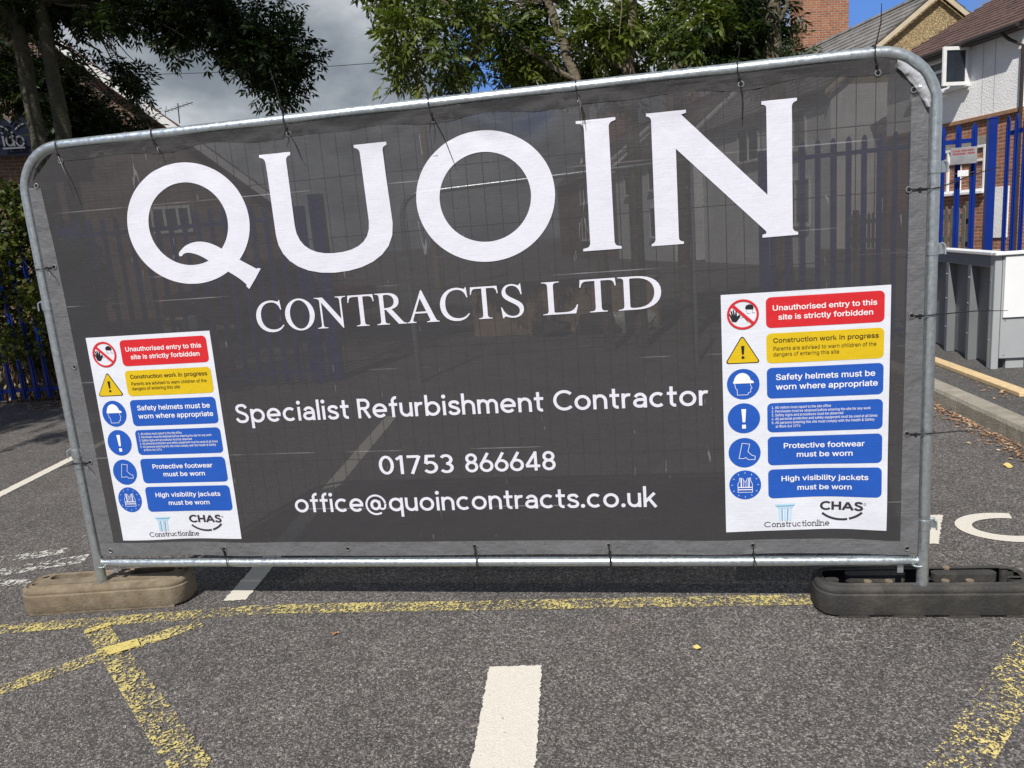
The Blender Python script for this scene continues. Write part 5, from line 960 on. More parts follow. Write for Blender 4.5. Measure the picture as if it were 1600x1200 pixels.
# the two printed safety notices
def rr2(x0, x1, z0, z1, r=0.018, n=5): return [((x0 + x1) / 2 + p[0], (z0 + z1) / 2 + p[1]) for p in rrect(x1 - x0, z1 - z0, r, n)]
def notice(dx, dz, lab):
    D = lambda pl: [place(q, lambda x, z: (x + dx, z + dz)) for q in pl]
    nb = cloth('safety_notice', D([[[(1.022, 0.346), (1.594, 0.350), (1.595, 1.250), (1.023, 1.2505)]]]), 0.0022, M['sign_white'], bn)
    nb['label'] = lab
    X0, X1 = 1.1775, 1.5745
    def sub(nm, pl, m, lay=0.0032, inc=0.0, step=0.03): return cloth(nm, D(pl), lay, m, nb, step, inc)
    sub('red_panel', [[rr2(X0, X1, 1.122, 1.232)]], M['sign_red'])
    sub('yellow_panel', [[rr2(X0, X1, 0.9935, 1.1025)]], M['sign_yellow'])
    for z0, z1 in ((0.863, 0.9765), (0.735, 0.8455), (0.608, 0.718), (0.478, 0.5915)): sub('blue_panel', [[rr2(X0, X1, z0, z1)]], M['sign_blue'])
    L2 = 0.0042
    for tx, b, x0, x1, z, cap, mt in (
        ('Unauthorised entry to this', 1, 1.199, 1.549, 1.184, 0.0185, 'sign_ink'), ('site is strictly forbidden', 1, 1.219, 1.537, 1.1505, 0.0185, 'sign_ink'),
        ('Construction work in progress', 1, 1.200, 1.556, 1.068, 0.0165, 'brown_ink'), ('Parents are advised to warn children of the', 0, 1.200, 1.549, 1.0395, 0.0135, 'brown_ink'), ('dangers of entering this site', 0, 1.200, 1.425, 1.0185, 0.0135, 'brown_ink'),
        ('Safety helmets must be', 1, 1.208, 1.546, 0.9315, 0.0205, 'sign_ink'), ('worn where appropriate', 1, 1.208, 1.555, 0.8955, 0.0205, 'sign_ink'),
        ('Protective footwear', 1, 1.232, 1.513, 0.673, 0.0195, 'sign_ink'), ('must be worn', 1, 1.278, 1.474, 0.638, 0.0195, 'sign_ink'),
        ('High visibility jackets', 1, 1.223, 1.528, 0.545, 0.0195, 'sign_ink'), ('must be worn', 1, 1.280, 1.472, 0.5075, 0.0195, 'sign_ink')):
        sub('lettering', ink_text(tx, b, x0, x1, z, cap), M[mt], L2, 0, 0)
    small = []
    for i, (tx, x1) in enumerate((('1. All visitors must report to the site office', 1.398), ('2. Permission must be obtained before entering the site for any work', 1.533), ('3. Safety signs and procedures must be observed', 1.440), ('4. All personal protection and safety equipment must be used at all times', 1.556), ('5. All persons entering this site must comply with the Health & Safety', 1.546))):
        small += ink_text(tx, 0, 1.192, x1, 0.824 - 0.0143 * i, 0.0095)
    small += ink_text('at Work Act 1974', 0, 1.206, 1.293, 0.824 - 0.0143 * 5, 0.0095)
    sub('lettering', small, M['sign_ink'], L2, 0, 0)
    # pictograms
    cx, cz = 1.098, 1.1765
    hand = [[(cx - 0.028 + x, cz - 0.006 + z) for x, z in ((-0.010, -0.018), (0.004, -0.021), (0.012, -0.012), (0.020, 0.002), (0.016, 0.006), (0.008, 0.0), (0.007, 0.018), (0.003, 0.019), (0.001, 0.004), (-0.003, 0.024), (-0.007, 0.023), (-0.005, 0.004), (-0.011, 0.022), (-0.015, 0.020), (-0.011, 0.001), (-0.019, 0.014), (-0.022, 0.011), (-0.014, -0.006))]]
    hx, hz = cx + 0.023, cz + 0.021
    cap_ = [[(hx - 0.0145, hz + 0.001)] + arc2(hx, hz + 0.001, 0.0145, 0.013, 180, 0, 14) + [(hx + 0.012, hz - 0.0045), (hx - 0.012, hz - 0.0035)]]
    face = [stroke(q, 0.0009) for q in ([(hx - 0.010, hz - 0.006), (hx - 0.008, hz - 0.017), (hx + 0.001, hz - 0.019)], [(hx + 0.011, hz - 0.004), (hx + 0.009, hz - 0.016), (hx + 0.020, hz - 0.017)], [(cx - 0.014, cz - 0.012), (cx + 0.004, cz - 0.011), (cx + 0.018, cz - 0.030)])]
    pic = sub('prohibition_pictogram', [hand, cap_] + face, M['sign_black'], 0.0036, 0.00002)
    sub('prohibition_ring', [[ell(cx, cz, 0.0555, 0.0545, 48), ell(cx, cz, 0.0475, 0.0465, 44)], [[(cx - 0.039, cz + 0.029), (cx - 0.031, cz + 0.037), (cx + 0.038, cz - 0.029), (cx + 0.031, cz - 0.037)]]], M['sign_red'], 0.0044, 0.0002)
    tri = lambda s, r: [(1.0945 + x, 1.0305 + z) for x, z in sum([arc2(px * s, pz * s, r, r, a, a + 120, 6) for px, pz, a in ((0.050, -0.0255, -90), (0.0, 0.0575, 30), (-0.050, -0.0255, 150))], [])]
    sub('warning_border', [[tri(1.0, 0.0075)]], M['sign_black'], 0.0032)
    sub('warning_triangle', [[tri(0.955, 0.0055)]], M['sign_yellow'], 0.0040)
    excl = lambda x, z, h, w: [[[(x - w, z + h), (x + w, z + h), (x + w * 0.55, z - h * 0.35), (x - w * 0.55, z - h * 0.35)]], [[(x - w * .8, z - h * 0.6), (x + w * .8, z - h * 0.6), (x + w * .8, z - h), (x - w * .8, z - h)]]]
    sub('exclamation_mark', excl(1.0955, 1.0385, 0.0235, 0.0062), M['sign_black'], 0.0048)
    for zc in (0.9205, 0.792, 0.660, 0.5345): sub('blue_disc', [[ell(1.0945, zc, 0.0575, 0.0570, 48)]], M['sign_blue'])
    x, z = 1.0945, 0.9205
    hel = [[[(x - 0.036, z + 0.008)] + arc2(x - 0.003, z + 0.008, 0.030, 0.034, 172, 12, 16) + [(x + 0.034, z + 0.012), (x + 0.038, z + 0.006), (x + 0.036, z + 0.003), (x - 0.034, z + 0.003)]],
           stroke([(x - 0.030, z + 0.002), (x - 0.027, z - 0.015), (x - 0.022, z - 0.020), (x - 0.021, z - 0.040), (x + 0.016, z - 0.040), (x + 0.018, z - 0.032), (x + 0.026, z - 0.030), (x + 0.026, z - 0.018), (x + 0.031, z - 0.015), (x + 0.025, z - 0.003), (x + 0.026, z + 0.003)], 0.0017)]
    sub('helmet_pictogram', hel, M['sign_ink'], L2, 0.00003)
    sub('exclamation_mark', excl(1.0945, 0.790, 0.037, 0.0085), M['sign_ink'], L2)
    x, z = 1.0945, 0.660
    boot = [(x - 0.008, z + 0.037), (x + 0.019, z + 0.033), (x + 0.012, z + 0.004), (x + 0.026, z - 0.010), (x + 0.038, z - 0.014), (x + 0.037, z - 0.027), (x + 0.014, z - 0.027), (x + 0.003, z - 0.018), (x - 0.002, z - 0.022), (x - 0.020, z - 0.022), (x - 0.017, z - 0.006)]
    sub('boot_pictogram', [stroke(boot, 0.0018, True)], M['sign_ink'], L2)
    x, z = 1.0945, 0.5345
    ves = [stroke([(x - 0.016, z + 0.028), (x - 0.020, z + 0.027), (x - 0.020, z + 0.016), (x - 0.026, z + 0.004), (x - 0.026, z - 0.029), (x + 0.026, z - 0.029), (x + 0.026, z + 0.004), (x + 0.020, z + 0.016), (x + 0.020, z + 0.027), (x + 0.016, z + 0.028)], 0.0018),
           stroke([(x - 0.010, z + 0.028), (x, z + 0.010), (x + 0.010, z + 0.028)], 0.0016), stroke([(x, z + 0.010), (x, z - 0.008)], 0.0014)]
    for s in (-1, 1):
        ves += [stroke([(x + s * 0.014, z + 0.027), (x + s * 0.014, z - 0.008)], 0.0042), stroke([(x + s * 0.0065, z + 0.020), (x + s * 0.0065, z - 0.008)], 0.0016)]
    ves += [stroke([(x - 0.025, z - 0.0095), (x + 0.025, z - 0.0095)], 0.0036), stroke([(x - 0.025, z - 0.0185), (x + 0.025, z - 0.0185)], 0.0036)]
    ves += [stroke([(x + 0.044 * math.cos(a), z + 0.044 * math.sin(a)), (x + 0.050 * math.cos(a), z + 0.050 * math.sin(a))], 0.0016) for a in [k * PI / 6 for k in range(12)]]
    sub('vest_pictogram', ves, M['sign_ink'], L2, 0.00003)
    # the two printed marks at the foot
    col_ = [[[(1.199, 0.454), (1.275, 0.454), (1.270, 0.447), (1.204, 0.447)]], [[(1.211, 0.443), (1.264, 0.443), (1.264, 0.436), (1.211, 0.436)]]]
    sub('column_emblem', col_ + [[[(1.2125 + i * 0.0105, 0.434), (1.2185 + i * 0.0105, 0.434), (1.2185 + i * 0.0095 + 0.001, 0.387), (1.213 + i * 0.0095 + 0.001, 0.387)]] for i in (0, 2, 4)], M['pale_blue_ink'])
    sub('column_emblem', [[[(1.203, 0.4465), (1.271, 0.4465), (1.266, 0.4435), (1.209, 0.4435)]]] + [[[(1.2125 + i * 0.0105, 0.434), (1.2175 + i * 0.0105, 0.434), (1.2175 + i * 0.0095 + 0.001, 0.387), (1.213 + i * 0.0095 + 0.001, 0.387)]] for i in (1, 3)], M['mid_blue_ink'], 0.0034)
    sub('lettering', sans_text('C', 1.161, 1.185, 0.362, 0.0158, 16) + sans_text('onstructionline', 1.188, 1.396, 0.362, 0.0165, 17, 14, 1), M['charcoal_ink'], 0.0034, 0.000004, 0)
    sub('lettering', sans_text('CHAS', 1.363, 1.512, 0.4245, 0.0240, 31, 12), M['charcoal_ink'], 0.0034, 0.00001, 0)
    sub('swoosh', [stroke(arc2(1.437, 0.468, 0.092, 0.081, 223, 284, 14), 0.0085), stroke(arc2(1.437, 0.468, 0.092, 0.081, 288, 322, 9), 0.0085)], M['charcoal_ink'], 0.0034)
    sub('registered_mark', [[ell(1.5185, 0.4505, 0.0042, 0.0042, 14), ell(1.5185, 0.4505, 0.0030, 0.0030, 14)]], M['charcoal_ink'], 0.0034, 0, 0)
    return nb
notice(0, 0, 'right safety notice printed on the banner beside the right post')
notice(-2.5865, -0.0135, 'left safety notice printed on the banner beside the left post')

# ------------------------------------------------------------------ blue palisade fence
def palisade(p0, p1, ztop0, ztop1, label, bays, group, rail_h=0.17, skip=()):
    p0, p1 = Vector(p0), Vector(p1); L = (p1 - p0).length; t = (p1 - p0) / L
    ang = math.atan2(t.y, t.x)
    root = thing('palisade_fence', label, 'fence', (p0.x, p0.y, 0), ang, group)
    for k in range(bays):
        a, b = L * k / bays, L * (k + 1) / bays
        zt = lambda x: ztop0 + (ztop1 - ztop0) * x / L
        mb = MB(); n = max(2, round((b - a) / 0.157))
        for i in range(n):
            x = a + (b - a) * (i + 0.5) / n; w = 0.029; z1 = zt(x)
            prof = [(x - w, 0.05), (x + w, 0.05), (x + w, z1 - 0.05), (x + w * 0.55, z1 - 0.012), (x, z1), (x - w * 0.55, z1 - 0.012), (x - w, z1 - 0.05)]
            mb.prism(prof, 'y', -0.012, 0.0)
            mb.prism([(x - 0.009, 0.06), (x + 0.009, 0.06), (x + 0.009, z1 - 0.08), (x - 0.009, z1 - 0.08)], 'y', -0.026, -0.0125)
        mb.build('pale_panel', M['blue_paint'], root, local=True)
        for dz in (zt(a) - rail_h, 0.16):
            z2 = (zt(b) - rail_h) if dz > 0.5 else 0.16
            r_ = MB().bar((a + 0.055, 0.020, dz), (b - 0.055, 0.020, z2), 0.035, 0.045)
            r_.build('rail', M['blue_paint'], root, local=True)
    for k in range(bays + 1):
        if k in skip: continue
        x = L * k / bays; z1 = ztop0 + (ztop1 - ztop0) * x / L
        p = MB(); p.bbox(x - 0.05, x + 0.05, 0.003, 0.055, 0, z1 - 0.06, 0.003)
        p.build('post', M['blue_paint'], root, local=True)
    return root
palisade((-12.0, 4.36), (-5.78, 5.07), 2.08, 2.08, 'blue steel palisade fence overgrown by ivy on the left of the banner', 2, 'blue palisade fence runs')
palisade((-5.70, 5.08), (-3.02, 5.38), 2.08, 2.10, 'blue palisade fence faintly seen through the letter Q, ending at the gate post', 1, 'blue palisade fence runs')
palisade((2.10, 5.96), (4.36, 6.22), 2.27, 2.31, 'blue palisade fence between the letter N and the corner post on the right', 1, 'blue palisade fence runs', skip=(1,))
palisade((4.53, 6.10), (4.70, 2.9), 2.33, 2.38, 'blue steel palisade fence turning the corner behind the grey cabinet', 2, 'blue palisade fence runs', skip=(0,))
cp = thing('corner_post', 'thick blue corner post where two palisade fences meet on the right', 'fence post', (4.43, 6.16, 0))
MB().bbox(-0.04, 0.04, -0.04, 0.04, 0, 2.33, 0.006).build('shaft', M['blue_paint'], cp, local=True)
MB().bbox(-0.045, 0.045, -0.045, 0.045, 2.33, 2.345, 0.004).build('cap', M['blue_paint'], cp, local=True)
gp = thing('corner_post', 'thick blue gate post faintly seen through the banner at the letter U', 'fence post', (-2.88, 5.55, 0))
MB().bbox(-0.075, 0.075, -0.06, 0.06, 0, 2.15, 0.006).build('shaft', M['blue_paint'], gp, local=True)
MB().bbox(-0.081, 0.081, -0.066, 0.066, 2.15, 2.165, 0.004).build('cap', M['blue_paint'], gp, local=True)
# plates hanging on the fence
pl = thing('notice_plate', 'larger white metal notice plate with a red heading on the blue fence', 'notice', (4.13, 6.10, 1.98), R(6))
MB().bbox(-0.135, 0.135, -0.028, -0.020, -0.085, 0.085, 0.002).build('plate', plain('brushed_plate', (0.60, 0.60, 0.60), 0.3, 0.6, 0.2, 8), pl, local=True)
mk = MB()
for x0, x1, z in ((-0.115, -0.095, 0.05), (-0.09, -0.04, 0.05), (-0.03, 0.03, 0.052), (0.035, 0.10, 0.054), (-0.115, 0.02, 0.022), (0.035, 0.11, 0.024)): mk.box(x0, x1, -0.0295, -0.0285, z - 0.009, z + 0.009)
mk.build('worn_heading', plain('faded_red_print', (0.30, 0.09, 0.09), 0.6), pl, local=True)
pl2 = thing('notice_plate', 'small white plate wired to the blue fence below the larger notice', 'notice', (4.13, 6.10, 1.80), R(6))
MB().bbox(-0.055, 0.055, -0.028, -0.022, -0.032, 0.032, 0.002).build('plate', M['white_trim'], pl2, local=True)
MB().tube([(-0.12, -0.015, 0.005), (0.0, -0.02, 0.0), (0.12, -0.015, 0.008)], 0.002, 5).build('tie_wire', M['galv'], pl2, local=True)

# ------------------------------------------------------------------ grey metal cabinet, plank
cb = thing('metal_cabinet', 'grey metal cabinet with ribbed side and white sheet on its front', 'cabinet', (3.6, 3.95, 0.108))
H = 1.085
f_ = MB()
f_.bbox(3.60, 3.655, 3.97, 4.02, 0.108, H - 0.03, 0.004); f_.bbox(3.60, 3.66, 4.02, 4.06, 0.108, H - 0.03, 0.004)
f_.build('front_post', M['grey_panel'], cb)
for y0, y1 in ((4.06, 4.46), (4.50, 4.95), (4.99, 5.45)):
    w = MB()
    w.bbox(3.672, 3.684, y0 + 0.002, y1, 0.125, H - 0.035, 0.002)                 # recessed sheet
    w.bbox(3.602, 3.70, y1 - 0.022, y1 + 0.038, 0.108, H - 0.032, 0.003)           # upright fin
    w.bbox(3.602, 3.698, y0 + 0.003, y1 - 0.024, H - 0.13, H - 0.033, 0.003)     # head rail
    w.build('side_panel', M['grey_shaded'], cb)
b_ = MB()
for y in (4.04, 4.475, 4.97):
    for z in (0.35, 0.62, 0.85): b_.tube([(3.597, y, z), (3.603, y, z)], 0.006, 8)
b_.build('bolt', M['galv'], cb)
MB().bbox(3.585, 3.68, 4.004, 5.50, H - 0.03, H, 0.006).bbox(3.585, 4.34, 3.93, 4.003, H - 0.03, H, 0.006).build('top_lip', M['white_panel'], cb)
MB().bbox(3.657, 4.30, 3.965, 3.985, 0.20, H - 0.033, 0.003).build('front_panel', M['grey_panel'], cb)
MB().bbox(3.668, 4.28, 3.948, 3.9635, 0.545, H - 0.036, 0.002).build('white_sheet', M['white_panel'], cb)
MB().bbox(3.72, 3.86, 3.99, 4.05, 0.108, 0.199, 0.004).build('foot_block', M['grey_panel'], cb)
b2 = MB()
for x, z in ((3.69, 0.23), (3.69, 0.52), (3.85, 0.23)): b2.tube([(x, 3.962, z), (x, 3.966, z)], 0.006, 8)
b2.build('bolt', M['galv'], cb)

pk = thing('timber_plank', 'pale sawn timber plank lying on the pavement beside the kerb', 'plank', (3.35, 3.9, 0.11))
MB().bbox(-0.05, 0.05, -0.95, 0.75, 0.0, 0.032, 0.003, Matrix.Rotation(R(4), 4, 'Z')).build('board', M['timber'], pk, local=True)

# dry leaves swept against the kerb and under the ivy; single leaves on the asphalt
def litter(name, spots, n, mat, smin=0.012, smax=0.03):
    mb = MB()
    for _ in range(n):
        x, y, z = spots(); a = rnd.uniform(0, 6.28); s = rnd.uniform(smin, smax); c, q = math.cos(a) * s, math.sin(a) * s
        h_ = [rnd.uniform(0.001, 0.012) for _ in range(4)]
        mb.add([(x - c, y - q, z + h_[0]), (x + q * .5, y - c * .5, z + h_[1]), (x + c, y + q, z + h_[2]), (x - q * .5, y + c * .5, z + h_[3])], [(0, 1, 2, 3)])
    return tag(mb.build(name, mat), kind='stuff')
def kspot():
    f = rnd.random(); o = -abs(rnd.gauss(0, 0.075)) - 0.012
    p = K0 + (K1 - K0) * (0.25 + 0.75 * f) + kn * o
    return p.x, p.y, 0.003
lt = NT('leaf_litter'); lt.set(lt.ramp(lt.voro(lt.pos(), 45), [(0.0, (0.10, 0.05, 0.03)), (0.45, (0.26, 0.14, 0.075)), (0.8, (0.40, 0.27, 0.16)), (1.0, (0.66, 0.58, 0.44))]), 0.85)
litter('leaf_litter', kspot, 1500, lt.m, 0.007, 0.02)
litter('leaf_litter', lambda: (rnd.gauss(-5.75, 0.45), rnd.gauss(4.86, 0.16), 0.004), 700, lt.m, 0.012, 0.035)
litter('leaf_litter', lambda: (3.28 + rnd.gauss(0, 0.05), 3.15 + rnd.gauss(0, 0.25), 0.112), 35, lt.m, 0.008, 0.018)
for (x, y, m, s, lab) in ((0.885, -0.275, 'leafyellow', 0.013, 'small yellow leaf on bare asphalt to the right of the white line'), (-0.53, -0.215, 'leafbrown', 0.010, 'small orange leaf on the asphalt in front of the banner'), (2.77, 1.72, 'leafyellow', 0.028, 'pale leaf lying among the dry leaves by the kerb')):
    mb = MB()
    a = rnd.uniform(0, 6)
    o = [(s * 1.5 * math.cos(k * PI / 5) * math.cos(a) - s * 0.8 * math.sin(k * PI / 5) * math.sin(a), s * 1.5 * math.cos(k * PI / 5) * math.sin(a) + s * 0.8 * math.sin(k * PI / 5) * math.cos(a)) for k in range(10)]
    mb.add([(x, y, 0.004)] + [(x + p[0], y + p[1], 0.006 + 0.006 * (k % 3 == 0)) for k, p in enumerate(o)], [(0, k + 1, (k + 1) % 10 + 1) for k in range(10)])
    tag(mb.build('fallen_leaf', M[m]), lab, 'leaf', 'single leaves on the ground')

# ------------------------------------------------------------------ leaves
def leaf_mesh(name, parent, mat, C_, D_, tint, kind='ash', scale=1.0, seed=1):
    """C_ leaf roots, D_ leaf directions (numpy n x 3); each an ash leaf of nine leaflets or a single broad leaf"""
    rg = np.random.default_rng(seed); n = len(C_)
    nrm = lambda v: v / np.maximum(1e-9, np.linalg.norm(v, axis=1, keepdims=True))
    D_ = nrm(D_); up = np.tile([0, 0, 1.0], (n, 1)) + rg.normal(0, 0.45, (n, 3))
    side = nrm(np.cross(D_, up)); nn = np.cross(side, D_)
    quads = []; tt = []
    if kind == 'ash':
        Lr = rg.uniform(0.15, 0.25, n)[:, None] * scale
        lay = [(0.30, 1), (0.30, -1), (0.53, 1), (0.53, -1), (0.76, 1), (0.76, -1), (0.97, 1), (0.97, -1), (1.0, 0)]
    else:
        Lr = np.zeros((n, 1)); lay = [(0.0, 0)]
    for t, s in lay:
        base = C_ + D_ * Lr * t
        dr = nrm(D_ * (1.0 if s == 0 else 0.62) + side * s * 0.85 + np.tile([0, 0, -0.28], (n, 1)) + rg.normal(0, 0.14, (n, 3)))
        ln = (rg.uniform(0.070, 0.105, n) if kind == 'ash' else rg.uniform(0.04, 0.085, n))[:, None] * scale
        wd = ln * (0.155 if kind == 'ash' else 0.42)
        ax = nrm(np.cross(dr, nn + rg.normal(0, 0.3, (n, 3))))
        lift = np.cross(ax, dr) * wd * 0.35
        mid = base + dr * ln * 0.48
        quads.append(np.stack([base, mid + ax * wd + lift, base + dr * ln, mid - ax * wd + lift], 1))
        tt.append(tint)
    Q = np.concatenate(quads); T_ = np.repeat(np.concatenate(tt), 4).astype(np.float32)
    P = MW[parent.name].inverted() if parent is not None else Matrix()
    m4 = np.array(P); V = Q.reshape(-1, 3) @ m4[:3, :3].T + m4[:3, 3]
    nv = len(V); nf = nv // 4
    me = bpy.data.meshes.new(name)
    me.vertices.add(nv); me.vertices.foreach_set('co', V.astype(np.float32).ravel())
    me.loops.add(nv); me.loops.foreach_set('vertex_index', np.arange(nv, dtype=np.int32))
    me.polygons.add(nf); me.polygons.foreach_set('loop_start', np.arange(0, nv, 4, dtype=np.int32)); me.polygons.foreach_set('loop_total', np.full(nf, 4, dtype=np.int32))
    at = me.attributes.new('tint', 'FLOAT', 'POINT'); at.data.foreach_set('value', T_)
    me.update(calc_edges=True); me.materials.append(mat)
    o = bpy.data.objects.new(name, me); COL.objects.link(o)
    if parent is not None: o.parent = parent; MW[o.name] = MW[parent.name]
    return o
def crown_points(blobs, seed, per=9, spread=0.15):
    """shoots gathered in uneven clumps inside the given ellipsoids; each shoot carries a spray of leaves"""
    rg = np.random.default_rng(seed); C_, D_, T_ = [], [], []
    for (c, r, n) in blobs:
        c = np.array(c); r = np.array(r)
        nb = max(1, round(n / 9))                                     # boughs
        u = rg.normal(0, 1, (nb, 3)); u /= np.linalg.norm(u, axis=1, keepdims=True)
        bough = u * (rg.uniform(0.25, 1, nb) ** 0.45)[:, None]
        for b in bough:
            k = int(9 * rg.uniform(0.5, 1.5))
            s = b + rg.normal(0, 1, (k, 3)) * (min(0.24, 0.38 * r.min()) / r) * rg.uniform(0.6, 1.4)
            bt = rg.uniform(0, 0.5)
            for q in s:
                p = c + q * r; out_ = q * r / (np.linalg.norm(q * r) + 1e-6)
                m = int(per * rg.uniform(0.6, 1.4))
                d = rg.normal(0, 1, (m, 3)) + out_ * 0.8 + np.array([0, 0, -0.35])
                C_.append(p + rg.normal(0, spread * 0.55, (m, 3))); D_.append(d); T_.append(np.clip(bt + rg.uniform(-0.2, 0.5, m), 0, 1))
    return np.concatenate(C_), np.concatenate(D_), np.concatenate(T_)
def limb(pts, r0, r1, n=10, wob=0.0, sub=6):
    P = [np.array(p, float) for p in pts]; q = []
    for i in range(len(P) - 1):
        for k in range(sub):
            q.append(P[i] + (P[i + 1] - P[i]) * k / sub)
    q.append(P[-1])
    q = [p + np.array([rnd.gauss(0, wob), rnd.gauss(0, wob), 0]) for p in q]
    m = len(q)
    return [tuple(p) for p in q], [(r0 + (r1 - r0) * i / (m - 1)) * (1 + rnd.uniform(-0.07, 0.07)) for i in range(m)]
def tree(label, base, stems, blobs, twigs, bark, leaf, seed, per=9, scale=1.0, group='ash trees behind the fence'):
    root = thing('ash_tree', label, 'tree', base, 0, group)
    for (pts, r0, r1) in stems:
        p, rr = limb(pts, r0, r1, wob=0.008)
        MB().tube(p, rr, 12).build('trunk', bark, root, True)
    lb = MB()
    for (pts, r0, r1) in twigs:
        p, rr = limb(pts, r0, r1, wob=0.02, sub=5); lb.tube(p, rr, 7)
    rg2 = random.Random(seed)
    tops = [Vector(s[0][-1]) for s in stems] + [Vector(s[0][-2]) for s in stems]
    for (c, r, n) in blobs:
        for _ in range(max(2, n // 70)):
            u = Vector((rg2.gauss(0, 1), rg2.gauss(0, 1), rg2.gauss(0, 1))).normalized()
            e = Vector((c[0] + u.x * r[0] * 0.85, c[1] + u.y * r[1] * 0.85, c[2] + u.z * r[2] * 0.85))
            a = min(tops, key=lambda t_: (t_ - e).length)
            mdl = (a + e) / 2 + Vector((0, 0, 0.25))
            p, rr = limb([a, mdl, e], 0.022, 0.004, wob=0.03, sub=4); lb.tube(p, rr, 5)
    lb.build('branches', bark, root, True)
    C_, D_, T_ = crown_points(blobs, seed, per)
    leaf_mesh('crown', root, leaf, C_, D_, T_, 'ash', scale, seed)
    return root
tree('dark twin-trunked ash tree with low hanging foliage at the far left', (-6.35, 5.95, 0),
     [([(-6.42, 5.9, 0), (-6.58, 5.9, 3.0), (-6.66, 6.0, 4.6), (-6.9, 6.2, 7.5)], 0.105, 0.07), ([(-6.28, 6.0, 0), (-6.28, 5.95, 3.0), (-6.36, 6.1, 4.8), (-5.9, 6.0, 7.6)], 0.10, 0.07)],
     [((-5.9, 5.0, 7.3), (3.4, 3.6, 2.3), 600), ((-5.6, 5.9, 5.7), (2.4, 1.2, 0.45), 160), ((-6.3, 0.5, 5.1), (1.5, 1.5, 0.55), 260), ((-6.15, 6.20, 5.03), (0.85, 0.58, 0.42), 139), ((-5.06, 6.20, 4.56), (0.37, 0.36, 0.22), 46), ((-4.31, 6.20, 4.47), (0.33, 0.36, 0.18), 38), ((-3.66, 6.20, 4.32), (0.24, 0.36, 0.22), 34), ((-3.43, 6.20, 3.97), (0.23, 0.36, 0.22), 40), ((-3.55, 6.20, 3.69), (0.23, 0.36, 0.21), 38), ((-3.89, 6.20, 3.96), (0.16, 0.29, 0.19), 17), ((-7.79, 7.40, 4.13), (0.43, 0.43, 0.37), 80), ((-7.25, 7.50, 3.72), (0.37, 0.36, 0.20), 46), ((-6.53, 7.50, 3.53), (0.17, 0.22, 0.06), 8), ((-7.03, 7.50, 3.76), (0.17, 0.22, 0.11), 15), ((-6.19, 7.50, 3.46), (0.12, 0.14, 0.05), 6), ((-6.10, 7.30, 4.23), (0.09, 0.22, 0.10), 4), ((-5.96, 7.30, 3.92), (0.08, 0.22, 0.08), 4), ((-8.67, 7.20, 4.54), (0.46, 0.43, 0.86), 84)],  # third clump is out of view, added to shade the ground at left
     [([(-6.66, 6.0, 4.6), (-6.6, 3.5, 5.6), (-6.3, 0.8, 5.2)], 0.07, 0.02), ([(-6.36, 6.1, 4.8), (-5.0, 6.1, 5.0), (-3.9, 6.2, 4.4), (-3.45, 6.2, 3.9)], 0.05, 0.010), ([(-6.66, 6.0, 4.6), (-5.4, 6.5, 5.2), (-4.3, 6.4, 5.0)], 0.045, 0.01)],  # first limb carries the added out-of-view shading clump
     M['bark_dark'], M['ash_leaf_shaded'], 11, 9, 1.1)
tree('ash tree with three slender stems and sunlit foliage behind the middle of the banner', (0.75, 6.85, 0),
     [([(0.32, 6.7, 0), (0.22, 6.7, 2.4), (0.10, 6.72, 3.25), (-0.21, 6.85, 4.25), (-0.75, 7.0, 6.5)], 0.075, 0.045), ([(0.72, 6.85, 0), (0.71, 6.85, 3.4), (0.80, 6.9, 4.4), (0.7, 6.9, 7.2)], 0.085, 0.05), ([(1.30, 6.95, 0), (1.28, 6.95, 3.3), (1.36, 7.0, 4.5), (1.9, 7.0, 7.0)], 0.08, 0.05)],
     [((-0.2, 7.6, 6.7), (2.6, 1.8, 1.6), 170), ((-0.3, 7.2, 5.25), (1.9, 1.0, 0.4), 90), ((-1.46, 6.50, 3.88), (0.42, 0.42, 0.36), 46), ((-2.21, 6.50, 4.37), (0.29, 0.34, 0.14), 15), ((-0.99, 6.90, 3.99), (0.40, 0.51, 0.40), 46), ((-1.28, 6.60, 3.56), (0.26, 0.26, 0.12), 10), ((-1.77, 6.50, 3.63), (0.19, 0.30, 0.19), 10), ((-0.41, 7.30, 3.94), (0.37, 0.51, 0.48), 53), ((0.31, 7.30, 3.90), (0.41, 0.51, 0.48), 57), ((1.02, 7.40, 3.91), (0.37, 0.51, 0.41), 46), ((-0.20, 7.30, 3.54), (0.31, 0.34, 0.17), 15), ((0.53, 7.30, 3.46), (0.24, 0.34, 0.17), 13), ((0.57, 6.50, 3.79), (0.19, 0.30, 0.22), 14), ((1.39, 6.60, 3.71), (0.25, 0.34, 0.28), 23)],
     [([(0.72, 6.85, 3.3), (0.3, 6.7, 3.6), (-0.25, 6.6, 3.75)], 0.022, 0.008), ([(0.10, 6.72, 3.25), (-0.9, 6.5, 4.0), (-1.8, 6.4, 4.5)], 0.03, 0.008)],
     M['bark'], M['ash_leaf'], 23, 7, 1.3)
